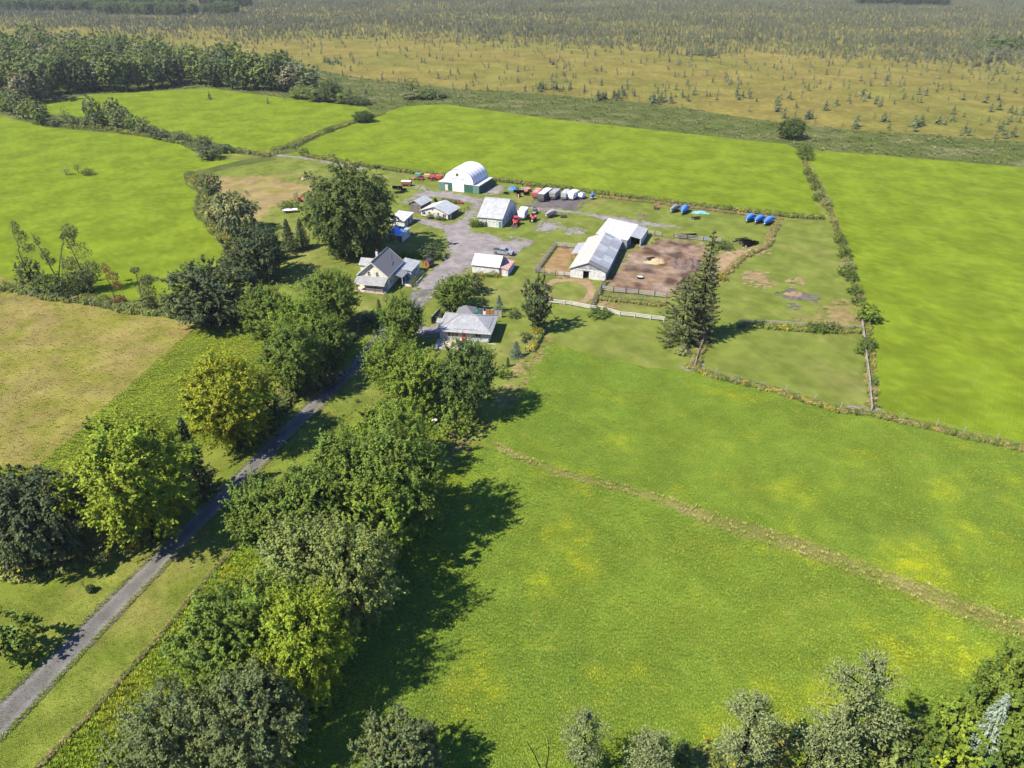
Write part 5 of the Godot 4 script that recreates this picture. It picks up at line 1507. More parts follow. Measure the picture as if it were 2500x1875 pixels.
func build_farmhouse():
	var b := lot("farmhouse", "cream two storey farmhouse with steep grey roof and front porch", "house", q("H", 300, 1130), q("H", 990, 1195))
	var W := 7.6
	var D := 10.4
	var e := 4.1
	var rh := 7.3
	var cs: Material = mats["cream siding"]
	var gable := [[0, 0.2], [W, 0.2], [W, e], [W / 2, rh - 0.12], [0, e]]
	var side := [[0.2, 0.2], [D - 0.2, 0.2], [D - 0.2, e], [0.2, e]]
	part(b, "foundation", box_mesh(Vector3(W - 0.1, 0.5, D - 0.1), Vector3(W / 2, 0.12, -D / 2)), mats.concrete)
	wall(b, "gable_wall", gable, Vector3.ZERO, 0, 0.2, cs)
	wall(b, "gable_wall", gable, Vector3(W, 0, -D), PI, 0.2, cs)
	wall(b, "wall", side, Vector3(W, 0, 0), PI / 2, 0.2, cs)
	wall(b, "wall", side, Vector3(0, 0, -D), -PI / 2, 0.2, cs)
	var o := 0.45
	var dr := o * (rh - e) / (W / 2)
	for s in [0, 1]:
		var xe := -o if s == 0 else W + o
		roof(b, "roof_slope", Vector3(xe, e - dr, o), Vector3(xe, e - dr, -D - o), Vector3(W / 2, rh, -D - o), Vector3(W / 2, rh, o), mats.shingles, 0, null, 0.16)
		for zz in [o + 0.03, -D - o - 0.03]:
			var g := Geo.new()
			g.bar(Vector3(xe, e - dr - 0.12, zz), Vector3(W / 2, rh - 0.12, zz), 0.06, 0.26)
			part(b, "fascia", g.done(), mats["white paint"])
		var gg := Geo.new()
		gg.bar(Vector3(xe, e - dr - 0.1, o), Vector3(xe, e - dr - 0.1, -D - o), 0.1, 0.16)
		part(b, "gutter", gg.done(), mats["white paint"])
	part(b, "ridge_cap", box_mesh(Vector3(0.3, 0.05, D + 2 * o), Vector3(W / 2, rh + 0.01, -D / 2)), mats["dark shingles"])
	for x in [2.75, 4.95]: window(b, Vector3(x, 3.55, 0.01), 0, 0.72, 1.15, mats["white paint"], 1, 2)
	window(b, Vector3(2.3, 0.95, 0.01), 0, 1.1, 1.3, mats["white paint"], 1, 2)
	window(b, Vector3(5.6, 0.95, 0.01), 0, 1.1, 1.3, mats["white paint"], 1, 2)
	door(b, Vector3(4.0, 0.3, 0.01), 0, 0.9, 2.05, mats["brown board"], mats["white paint"])
	window(b, Vector3(W + 0.01, 1.2, -1.9), PI / 2, 0.8, 1.2, mats["white paint"], 1, 2)
	window(b, Vector3(W + 0.01, 3.0, -4.6), PI / 2, 0.6, 0.8, mats["white paint"], 1, 2)
	# wires of the service entry and vents lying on the slope
	for l in [[Vector3(6.0, 5.45, -7.4), Vector3(5.2, 6.1, -9.6)], [Vector3(6.9, 4.7, -5.1), Vector3(6.5, 5.05, -7.2)]]:
		var g := Geo.new(); g.bar(l[0], l[1], 0.12, 0.12); part(b, "roof_vent", g.done(), mats["dark shingles"])
	var g := Geo.new()
	g.box(Vector3(2.7, 6.9, -6.2), Vector3(0.55, 1.5, 0.55)); part(b, "chimney", g.done(), mats["white paint"])
	g = Geo.new(); g.tube([Vector3(2.7, 7.65, -6.2), Vector3(2.7, 8.1, -6.2)], [0.16, 0.16], 8); part(b, "chimney_pot", g.done(), mats.brick)
	# front porch
	var pw := W + 0.5
	part(b, "porch_floor", box_mesh(Vector3(pw, 0.3, 2.6), Vector3(W / 2 - 0.1, 0.15, 1.3)), mats.paving)
	roof(b, "porch_roof", Vector3(-0.35, 2.45, 2.85), Vector3(W + 0.2, 2.45, 2.85), Vector3(W + 0.2, 3.45, 0.0), Vector3(-0.35, 3.45, 0.0), mats["dull zinc"], 18, mats["dull zinc"], 0.14)
	part(b, "porch_fascia", box_mesh(Vector3(W + 0.6, 0.2, 0.06), Vector3(W / 2 - 0.07, 2.3, 2.88)), mats["white paint"])
	for x in [0.3, 2.6, 4.95, 7.2]: part(b, "porch_post", box_mesh(Vector3(0.16, 2.2, 0.16), Vector3(x, 1.4, 2.5)), mats["brown board"])
	for y in [0.62, 1.1]: part(b, "porch_rail", box_mesh(Vector3(4.6, 0.09, 0.08), Vector3(4.95, y, 2.5)), mats["grey board"])
	for i in 22: part(b, "baluster", UNIT_BOX, mats["grey board"]).transform = Transform3D(Basis.from_scale(Vector3(0.04, 0.44, 0.04)), Vector3(2.85 + i * 0.2, 0.86, 2.5))
	# left dormer wing
	var lx := -2.6
	part(b, "side_wing", box_mesh(Vector3(2.6, 3.2, 3.6), Vector3(lx / 2, 1.7, -8.6)), cs)
	roof(b, "wing_roof", Vector3(lx - 0.35, 3.35, -6.5), Vector3(0.5, 3.35, -6.5), Vector3(0.5, 4.7, -8.6), Vector3(lx - 0.35, 4.7, -8.6), mats["dull zinc"], 8, mats["dull zinc"], 0.12)
	roof(b, "wing_roof", Vector3(lx - 0.35, 3.35, -10.7), Vector3(0.5, 3.35, -10.7), Vector3(0.5, 4.7, -8.6), Vector3(lx - 0.35, 4.7, -8.6), mats["dull zinc"], 0, null, 0.12)
	# kitchen wing behind the right side: low pale roof, shed roof over its porch
	var kx0 := W
	var kx1 := W + 3.4
	part(b, "kitchen_wing", box_mesh(Vector3(kx1 - kx0, 2.5, 6.6), Vector3((kx0 + kx1) / 2, 1.3, -10.9)), mats["white siding"])
	roof(b, "kitchen_roof", Vector3(kx0 - 0.6, 3.25, -7.3), Vector3(kx1 + 0.35, 2.6, -7.3), Vector3(kx1 + 0.35, 2.6, -14.6), Vector3(kx0 - 0.6, 3.25, -14.6), mats["pale metal roof"], 14, mats["pale metal roof"], 0.12)
	roof(b, "porch_roof", Vector3(kx0 + 0.05, 3.3, -3.2), Vector3(kx1 - 0.7, 2.35, -3.2), Vector3(kx1 - 0.7, 2.35, -7.32), Vector3(kx0 + 0.05, 3.3, -7.32), mats["dull zinc"], 8, mats["dull zinc"], 0.1)
	for z in [-3.4, -5.3]: part(b, "porch_post", box_mesh(Vector3(0.14, 2.2, 0.14), Vector3(kx1 - 0.85, 1.15, z)), mats["white paint"])
	for k in [[-8.6, 0.7, 1.0], [-11.6, 1.1, 0.7]]: window(b, Vector3(kx1 + 0.01, 1.1, k[0]), PI / 2, k[1], k[2], mats["white paint"], 1, 1)
	door(b, Vector3(kx1 + 0.01, 0.25, -13.2), PI / 2, 0.9, 2.0, mats["white paint"], mats["white paint"])
	part(b, "downspout", box_mesh(Vector3(0.1, 2.6, 0.1), Vector3(kx1 + 0.08, 1.4, -10.2)), mats["dark zinc"])
	# terrace in front of the kitchen
	var br := b.transform
	var t := thing("terrace", "paved terrace with planters beside the farmhouse kitchen", "terrace", br * Vector3(10.2, 0, -8.6), b.rotation.y)
	part(t, "slab", box_mesh(Vector3(3.6, 0.16, 9.0), Vector3(1.0, 0.08, 0)), mats.concrete)
	part(t, "edge_beam", box_mesh(Vector3(0.25, 0.35, 6.0), Vector3(2.9, 0.17, 0.2)), mats["white paint"])
	part(t, "step", box_mesh(Vector3(1.6, 0.2, 1.3), Vector3(1.6, 0.2, 4.9)), mats.paving)
	for i in 7:
		plant("bush", "planter_shrub", br * Vector3(12.0 + rng.randf() * 1.0, 0.1, -3.6 - i * 1.25), 0.9 + 0.8 * rng.randf(), 1.3, leaf_mat("leaf planter", 0.13, 0.18, 0.07), "low shrub in the bed along the farmhouse terrace", "shrub", "shrubs along the farmhouse terrace")
	for i in 3:
		var ch := thing("garden_chair", "dark garden chair on the farmhouse terrace", "chair", br * Vector3(9.9 + 0.3 * i, 0.16, -6.0 - 1.6 * i), 1.0 + i, "garden chairs on the farmhouse terrace")
		part(ch, "seat", box_mesh(Vector3(0.6, 0.08, 0.6), Vector3(0, 0.42, 0)), mats.black)
		part(ch, "backrest", box_mesh(Vector3(0.6, 0.6, 0.08), Vector3(0, 0.75, -0.28)), mats.black)
		for s2 in 4: part(ch, "leg", box_mesh(Vector3(0.06, 0.4, 0.06), Vector3(0.25 if s2 & 1 else -0.25, 0.2, 0.25 if s2 & 2 else -0.25)), mats.black)
	# barrel sauna: cedar end towards the drive, black felt over the staves
	var sp := q("H", 1915, 655)
	var bs := thing("barrel_sauna", "round cedar barrel sauna with black roof beside the gravel yard", "sauna", sp, b.rotation.y - 0.25)
	var ring := 20
	for i in ring:
		var an := TAU * (i + 0.5) / ring
		var m: Material = mats["black felt"] if sin(an) > -0.15 else mats.cedar
		var st := part(bs, "stave", UNIT_BOX, m)
		st.transform = Transform3D(Basis(Vector3(-sin(an), cos(an), 0) * 0.325, Vector3(cos(an), sin(an), 0) * 0.06, Vector3(0, 0, 2.6)), Vector3(cos(an) * 0.98, 1.18 + sin(an) * 0.98, -1.3))
	for zz in [-0.12, -2.5]:
		var gd := Geo.new(); gd.disc(Vector3(0, 1.18, zz), Vector3(0, 0, 1), 0.94, 0.08, 20); part(bs, "end_wall", gd.done(), mats.cedar)
	part(bs, "door", box_mesh(Vector3(0.6, 1.45, 0.05), Vector3(0, 1.12, -0.05)), mats.cedar)
	part(bs, "door_glass", box_mesh(Vector3(0.34, 1.0, 0.05), Vector3(0, 1.2, -0.015)), mats.glass)
	for zz in [-0.5, -2.1]: part(bs, "cradle", box_mesh(Vector3(1.5, 0.28, 0.15), Vector3(0, 0.14, zz)), mats["brown board"])
	part(bs, "step", box_mesh(Vector3(0.9, 0.2, 0.6), Vector3(0, 0.1, 0.45)), mats["grey board"])
	var gp := Geo.new(); gp.tube([Vector3(-0.3, 2.05, -2.0), Vector3(-0.3, 2.9, -2.0)], [0.1, 0.1], 8); gp.disc(Vector3(-0.3, 2.95, -2.0), Vector3.UP, 0.18, 0.06); part(bs, "chimney", gp.done(), mats.steel)

func build_garage():
	var b := lot("garage", "white garage with flaking pale metal roof and a rusty lean-to", "garage", q("B3", 300, 985), q("B3", 1155, 1075))
	var W := 7.45
	var D := 6.6
	var e := 2.35
	var rh := 4.3
	var wp: Material = mats["white paint"]
	var gab := [[0.15, 0.0], [D - 0.15, 0.0], [D - 0.15, e], [D / 2, rh - 0.1], [0.15, e]]
	wall(b, "wall", [[0, 0], [W, 0], [W, e], [0, e]], Vector3.ZERO, 0, 0.15, wp)
	wall(b, "wall", [[0, 0], [W, 0], [W, e], [0, e]], Vector3(W, 0, -D), PI, 0.15, wp)
	wall(b, "gable_wall", gab, Vector3(W, 0, 0), PI / 2, 0.15, mats["dull zinc"])
	wall(b, "gable_wall", gab, Vector3(0, 0, -D), -PI / 2, 0.15, wp)
	var o := 0.3
	roof(b, "roof_slope", Vector3(-0.2, e - 0.1, o), Vector3(W + 0.2, e - 0.1, o), Vector3(W + 0.2, rh, -D / 2), Vector3(-0.2, rh, -D / 2), mats["white metal roof"], 22, mats["old roof"], 0.08)
	roof(b, "roof_slope", Vector3(-0.2, e - 0.1, -D - o), Vector3(W + 0.2, e - 0.1, -D - o), Vector3(W + 0.2, rh, -D / 2), Vector3(-0.2, rh, -D / 2), mats["white metal roof"], 0, null, 0.08)
	# patches where the paint has flaked to bare rust
	for i in 26:
		var x := 0.1 + rng.randf() * 7.0
		var t := rng.randf() * 0.9
		if x > 3.5 and rng.randf() < 0.5: continue
		var pth := part(b, "flaked_patch", UNIT_BOX, mats["flaked paint"])
		pth.transform = Transform3D(Basis(Vector3(0.1 + 0.14 * rng.randf(), 0, 0), Vector3(0, 0.018, 0.01), Vector3(0, 0.19, -0.32) * (0.6 + rng.randf() * 1.4)), Vector3(x, lerpf(e - 0.1, rh, t) + 0.008, lerpf(o, -D / 2, t)))
	door(b, Vector3(2.2, 0, -D - 0.02), PI, 2.6, 2.1, wp, wp, "garage_door")
	# lean-to
	var lw := 2.4
	wall(b, "lean_to_wall", [[0.75, 0], [lw, 0], [lw, 1.75], [0.75, 2.0]], Vector3(W, 0, 0.02), 0, 0.12, wp)
	wall(b, "lean_to_wall", [[0.12, 0], [D - 0.1, 0], [D - 0.1, 1.72], [0.12, 1.72]], Vector3(W + lw, 0, 0.02), PI / 2, 0.12, mats["white siding"])
	wall(b, "lean_to_wall", [[0, 0], [lw - 0.1, 0], [lw - 0.1, 1.9], [0, 1.75]], Vector3(W + lw, 0, -D + 0.15), PI, 0.12, wp)
	door(b, Vector3(W + 0.38, 0, -0.12), 0, 0.66, 1.8, mats["brown board"], wp)
	var rp := roof(b, "lean_to_roof", Vector3(W + 0.02, 2.3, 0.2), Vector3(W + lw + 0.15, 1.85, 0.2), Vector3(W + lw + 0.15, 1.85, -D - 0.1), Vector3(W + 0.02, 2.3, -D - 0.1), mats["rust roof"], 0, null, 0.06)
	for i in 60:
		var f := rng.randf(); var z := -rng.randf() * 6.2
		var s := part(rp, "paint_flake", UNIT_BOX, mats["flaked paint"] if i % 3 else mats["white paint"])
		s.transform = Transform3D(Basis(Vector3(0.14 + rng.randf() * 0.16, -0.035, 0), Vector3(0, 0.014, 0), Vector3(0, 0, 0.14 + rng.randf() * 0.22)), Vector3(W + 0.2 + f * 2.1, 2.3 - 0.45 * (0.18 + f * 2.1) / 2.53 + 0.006, z))
	for i in 6: part(b, "rafter_end", box_mesh(Vector3(0.1, 0.12, 0.25), Vector3(0.6 + i * 1.25, e - 0.08, 0.12)), mats["barn board"])

func build_machine_shed():
	var b := lot("machine_shed", "white machine shed with pale metal roof and a green side door", "shed", px(1168.5, 551.4), px(1226, 556.8))
	var W := 7.7
	var D := 16.4
	var e := 3.0
	var rh := 6.7
	var ws: Material = mats["white siding"]
	var gab := [[0.15, 0], [D - 0.15, 0], [D - 0.15, e], [D / 2, rh - 0.1], [0.15, e]]
	wall(b, "wall", [[0, 0], [W, 0], [W, e], [0, e]], Vector3.ZERO, 0, 0.15, ws)
	wall(b, "wall", [[0, 0], [W, 0], [W, e], [0, e]], Vector3(W, 0, -D), PI, 0.15, ws)
	wall(b, "gable_wall", gab, Vector3(W, 0, 0), PI / 2, 0.15, ws)
	wall(b, "gable_wall", gab, Vector3(0, 0, -D), -PI / 2, 0.15, ws)
	var o := 0.35
	var d := o * (rh - e) / (D / 2)
	roof(b, "roof_slope", Vector3(-0.4, e - d, o), Vector3(W + 0.25, e - d, o), Vector3(W + 0.25, rh, -D / 2), Vector3(-0.4, rh, -D / 2), mats["pale metal roof"], 18, mats["grey metal roof"], 0.1)
	roof(b, "roof_slope", Vector3(-0.4, e - d, -D - o), Vector3(W + 0.25, e - d, -D - o), Vector3(W + 0.25, rh, -D / 2), Vector3(-0.4, rh, -D / 2), mats["pale metal roof"], 0, null, 0.1)
	part(b, "ridge_cap", box_mesh(Vector3(W + 0.65, 0.06, 0.4), Vector3(W / 2 - 0.07, rh + 0.02, -D / 2)), mats["white metal roof"])
	# sectional door
	for k in 4: part(b, "door_section", box_mesh(Vector3(3.3, 0.57, 0.06), Vector3(4.35, 0.32 + k * 0.58, 0.03)), mats["white paint"])
	for x in [3.6, 5.0]: window(b, Vector3(x, 1.6, 0.05), 0, 0.55, 0.28, mats["white paint"])
	door(b, Vector3(7.05, 0.05, 0.01), 0, 0.8, 2.0, mats["green door"], mats["white paint"])
	for i in 5: window(b, Vector3(W + 0.01, 0.9, -1.6 - i * 3.1), PI / 2, 0.5, 1.5, mats["dull zinc"])
	var g := Geo.new(); g.bar(Vector3(W + 0.03, e, -0.1), Vector3(W + 0.03, e, -D + 0.1), 0.05, 0.12); part(b, "wall_trim", g.done(), mats["dull zinc"])
	part(b, "downspout", box_mesh(Vector3(0.1, 2.8, 0.1), Vector3(2.5, 1.4, 0.07)), mats["dull zinc"])
	g = Geo.new(); g.box(Vector3(0, 0.9, 0), Vector3(0.1, 1.8, 0.1)); g.box(Vector3(0, 1.75, 0), Vector3(1.0, 0.1, 0.1))
	solo("clothes_post", g.done(), mats["white paint"], q("T", 790, 685), 0, "white T shaped post beside the machine shed", "post")

func build_quonset():
	var b := lot("dome_barn", "white fabric dome barn standing on green shipping containers", "barn", q2(1071.2, 462.3), q2(1170.3, 473.9))
	var W := 16.1
	var D := 12.4
	var ch := 2.75
	var cw := 2.45
	for s in 2:
		var x0 := 0.0 if s == 0 else W - cw
		var c := part(b, "container", box_mesh(Vector3(cw, ch, D), Vector3(x0 + cw / 2, ch / 2, -D / 2)), mats["green steel"])
		# corrugations of the long outer wall, doors in front
		for i in 40:
			part(c, "corrugation", UNIT_BOX, mats["green steel"]).transform = Transform3D(Basis.from_scale(Vector3(0.05, ch - 0.35, 0.16)), Vector3((W + 0.02) if s else -0.02, ch / 2, -0.3 - i * (D - 0.5) / 40.0))
		for k in 2:
			part(c, "container_door", box_mesh(Vector3(cw / 2 - 0.08, ch - 0.25, 0.06), Vector3(x0 + cw * (0.25 + 0.5 * k), ch / 2, 0.03)), mats["green faded"])
			for j in 2: part(c, "lock_bar", box_mesh(Vector3(0.05, ch - 0.3, 0.06), Vector3(x0 + cw * (0.14 + 0.5 * k + 0.22 * j), ch / 2, 0.09)), mats.steel)
		part(b, "container_top", box_mesh(Vector3(cw + 0.12, 0.12, D + 0.1), Vector3(x0 + cw / 2, ch + 0.07, -D / 2)), mats["white metal roof"])
	# the dome springs from the inner edges of the containers
	var xa := cw - 0.25
	var xb := W - cw + 0.25
	var top := 7.9
	var arc := []
	for i in 25:
		var t := PI * i / 24.0
		arc.append(Vector2((xa + xb) / 2 - cos(t) * (xb - xa) / 2 * (1.0 - 0.0 * sin(t)), ch + 0.12 + pow(sin(t), 0.85) * (top - ch - 0.12)))
	var g := Geo.new()
	for i in 24:
		g.quad(Vector3(arc[i].x, arc[i].y, 0.1), Vector3(arc[i + 1].x, arc[i + 1].y, 0.1), Vector3(arc[i + 1].x, arc[i + 1].y, -D - 0.1), Vector3(arc[i].x, arc[i].y, -D - 0.1))
	part(b, "dome_cover", g.done(), mats.fabric)
	for k in 6:   # steel hoops press through the cover
		var hp := []; var hr := []
		for i in 25: hp.append(Vector3(arc[i].x, arc[i].y - 0.01, -0.3 - k * (D - 0.6) / 5.0)); hr.append(0.07)
		g = Geo.new(); g.tube(hp, hr, 6, false); part(b, "hoop", g.done(), mats.fabric)
	var pg := PackedVector2Array()
	for p in arc: pg.append(p)
	for zz in [0.0, -D]:
		g = Geo.new(); g.prism(pg, zz - 0.08, zz); part(b, "end_wall", g.done(), mats.fabric)
	# skirts that run down over the containers in front
	for s in 2:
		g = Geo.new()
		var x0 := 0.0 if s == 0 else W
		var x1 := cw + 1.6 if s == 0 else W - cw - 1.6
		g.prism(PackedVector2Array([Vector2(x0, ch + 0.13), Vector2(x1, ch + 0.13), Vector2(x1, ch + 2.6), Vector2(lerpf(x0, x1, 0.45), ch + 0.9)]) if s == 0 else PackedVector2Array([Vector2(x1, ch + 0.13), Vector2(x0 - 2.2, ch + 0.13), Vector2(x0 - 2.4, ch + 0.5), Vector2(x1, ch + 2.6)]), -0.3, 0.02)
		part(b, "skirt", g.done(), mats.fabric)
	part(b, "front_wall", box_mesh(Vector3(W - 2 * cw, ch, 0.1), Vector3(W / 2, ch / 2, -0.07)), mats["green steel"])
	part(b, "big_door", box_mesh(Vector3(4.6, 4.5, 0.1), Vector3(7.9, 2.25, 0.05)), mats.fabric)
	g = Geo.new(); g.box(Vector3(5.55, 2.3, 0.06), Vector3(0.12, 4.6, 0.14)); g.box(Vector3(7.9, 4.6, 0.06), Vector3(4.8, 0.14, 0.16))
	part(b, "door_frame", g.done(), mats["dull zinc"])
	door(b, Vector3(cw + 0.75, 0, 0.0), 0, 0.95, 2.05, mats["white paint"], mats["white paint"])
	part(b, "vent", box_mesh(Vector3(0.9, 0.9, 0.1), Vector3(7.6, 6.0, 0.06)), mats["brown board"])

func q2(u: float, v: float) -> Vector3: return px(u, v)

func build_long_barn():
	var b := lot("long_barn", "long white barn with grey and white metal roofs along the paddock", "barn", px(1391.9, 676.2), px(1477.6, 686))
	var W := 9.3
	var D := 24.5
	var e := 2.6
	var rh := 4.55
	var ws: Material = mats["white siding"]
	wall(b, "gable_wall", [[0, 0], [W, 0], [W, e], [W / 2, rh - 0.1], [0, e]], Vector3.ZERO, 0, 0.15, ws, [[3.45, -1, 1.5, 3.0]])
	var zg := Geo.new(); zg.prism(PackedVector2Array([Vector2(1.3, e + 0.12), Vector2(8.0, e + 0.12), Vector2(W / 2, rh - 0.25)]), 0.005, 0.03)
	part(b, "gable_sheet", zg.done(), mats["dull zinc"])
	part(b, "sliding_door", box_mesh(Vector3(1.6, 2.15, 0.07), Vector3(2.6, 1.1, 0.06)), mats["white paint"])
	part(b, "door_track", box_mesh(Vector3(3.6, 0.1, 0.1), Vector3(3.4, 2.25, 0.07)), mats.steel)
	part(b, "sign_board", box_mesh(Vector3(0.8, 0.4, 0.06), Vector3(W / 2 - 0.1, 3.1, 0.06)), mats["white paint"])
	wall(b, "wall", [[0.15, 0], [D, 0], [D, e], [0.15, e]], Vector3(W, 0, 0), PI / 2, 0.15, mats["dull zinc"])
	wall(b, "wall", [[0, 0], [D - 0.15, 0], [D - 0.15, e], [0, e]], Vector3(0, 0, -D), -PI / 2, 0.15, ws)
	var o := 0.35
	# two slopes: warm white on the left, zinc sheets in rows on the right, a darker first course at the gable
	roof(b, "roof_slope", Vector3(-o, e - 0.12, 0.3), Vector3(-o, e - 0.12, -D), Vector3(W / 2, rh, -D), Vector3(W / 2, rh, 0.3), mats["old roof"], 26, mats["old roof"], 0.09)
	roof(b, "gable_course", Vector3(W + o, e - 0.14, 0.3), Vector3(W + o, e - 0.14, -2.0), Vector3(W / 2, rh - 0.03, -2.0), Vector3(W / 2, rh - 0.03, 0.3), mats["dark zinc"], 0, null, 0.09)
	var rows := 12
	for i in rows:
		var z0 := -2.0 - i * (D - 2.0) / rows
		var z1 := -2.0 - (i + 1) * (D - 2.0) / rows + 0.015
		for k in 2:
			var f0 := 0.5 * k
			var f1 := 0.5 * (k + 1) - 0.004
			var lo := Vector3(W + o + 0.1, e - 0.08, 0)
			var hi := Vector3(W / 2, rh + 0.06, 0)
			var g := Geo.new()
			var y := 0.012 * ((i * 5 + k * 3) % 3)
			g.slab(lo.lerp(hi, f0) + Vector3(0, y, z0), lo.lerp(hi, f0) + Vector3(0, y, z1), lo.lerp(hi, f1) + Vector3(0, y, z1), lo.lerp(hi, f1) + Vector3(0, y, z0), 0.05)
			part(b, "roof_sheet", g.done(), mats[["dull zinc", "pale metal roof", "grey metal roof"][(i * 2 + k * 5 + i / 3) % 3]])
	for i in 6: window(b, Vector3(W + 0.01, 1.1, -1.0 - i * 3.6), PI / 2, 0.6, 0.8, mats["white paint"])
	# wide rear barn: one low slope falling to the right, butted against the long barn
	roof(b, "rear_roof", Vector3(1.9, 4.05, -24.0), Vector3(11.15, 2.85, -24.4), Vector3(12.05, 2.85, -39.3), Vector3(2.9, 4.05, -39.4), mats["white metal roof"], 0, null, 0.14)
	for k in 13:
		var f := (k + 0.5) / 13.0
		var g := Geo.new()
		g.bar(Vector3(lerpf(1.95, 2.9, f), 4.08, lerpf(-24.1, -39.3, f)), Vector3(lerpf(11.1, 12.0, f), 2.88, lerpf(-24.4, -39.2, f)), 0.05, 0.05)
		part(b, "roof_seam", g.done(), mats["white metal roof"])
	var w := Geo.new()
	w.prism(PackedVector2Array([Vector2(0, 0), Vector2(15.0, 0), Vector2(15.0, 3.85), Vector2(0, 3.85)]), -0.15, 0.0, Transform3D(Basis(Vector3.UP, PI / 2 - 0.065), Vector3(2.2, 0, -24.2)))
	part(b, "rear_wall", w.done(), ws)
	w = Geo.new()
	w.prism(PackedVector2Array([Vector2(0, 0), Vector2(4.2, 0), Vector2(4.2, 2.65), Vector2(0, 2.65)]), -0.15, 0.0, Transform3D(Basis(Vector3.UP, PI / 2 - 0.06), Vector3(10.9, 0, -24.5)))
	part(b, "rear_wall", w.done(), mats["dull zinc"])
	w = Geo.new(); w.box(Vector3(7.3, 1.4, -39.0), Vector3(9.0, 2.8, 0.15)); part(b, "rear_wall", w.done(), ws)
	w = Geo.new(); w.prism(PackedVector2Array([Vector2(2.0, 2.2), Vector2(9.3, 2.2), Vector2(9.3, 2.95), Vector2(2.0, 3.9)]), -24.4, -24.25); part(b, "rear_wall", w.done(), ws)
	w = Geo.new(); w.box(Vector3(10.1, 1.35, -24.5), Vector3(1.6, 2.7, 0.15)); part(b, "rear_wall", w.done(), mats["dull zinc"])
	# lean-to on the right, open towards the paddock
	roof(b, "lean_to_roof", Vector3(11.3, 2.8, -28.6), Vector3(14.5, 2.25, -28.3), Vector3(15.2, 2.25, -38.2), Vector3(12.0, 2.8, -38.6), mats["pale metal roof"], 10, mats["grey metal roof"], 0.1)
	w = Geo.new(); w.bar(Vector3(14.3, 1.05, -28.5), Vector3(14.95, 1.05, -38.0), 0.15, 2.1); part(b, "lean_to_wall", w.done(), ws)
	w = Geo.new(); w.box(Vector3(13.5, 1.1, -38.1), Vector3(2.9, 2.2, 0.15)); part(b, "lean_to_wall", w.done(), ws)
	for x in [11.4, 14.25]: part(b, "post", box_mesh(Vector3(0.2, 2.3, 0.2), Vector3(x, 1.15, -28.55)), mats["white paint"])
	# low lean-to on the left over the straw paddock
	roof(b, "lean_to_roof", Vector3(-2.4, 2.05, -11.6), Vector3(0.0, 2.5, -11.6), Vector3(0.0, 2.5, -20.5), Vector3(-2.4, 2.05, -20.5), mats["pale metal roof"], 8, mats["grey metal roof"], 0.08)
	for z in [-11.8, -16.0, -20.3]: part(b, "post", box_mesh(Vector3(0.14, 2.0, 0.14), Vector3(-2.25, 1.0, z)), mats["barn board"])
	w = Geo.new(); w.box(Vector3(-1.1, 1.0, -20.4), Vector3(2.3, 2.0, 0.1)); part(b, "lean_to_wall", w.done(), mats["barn board"])

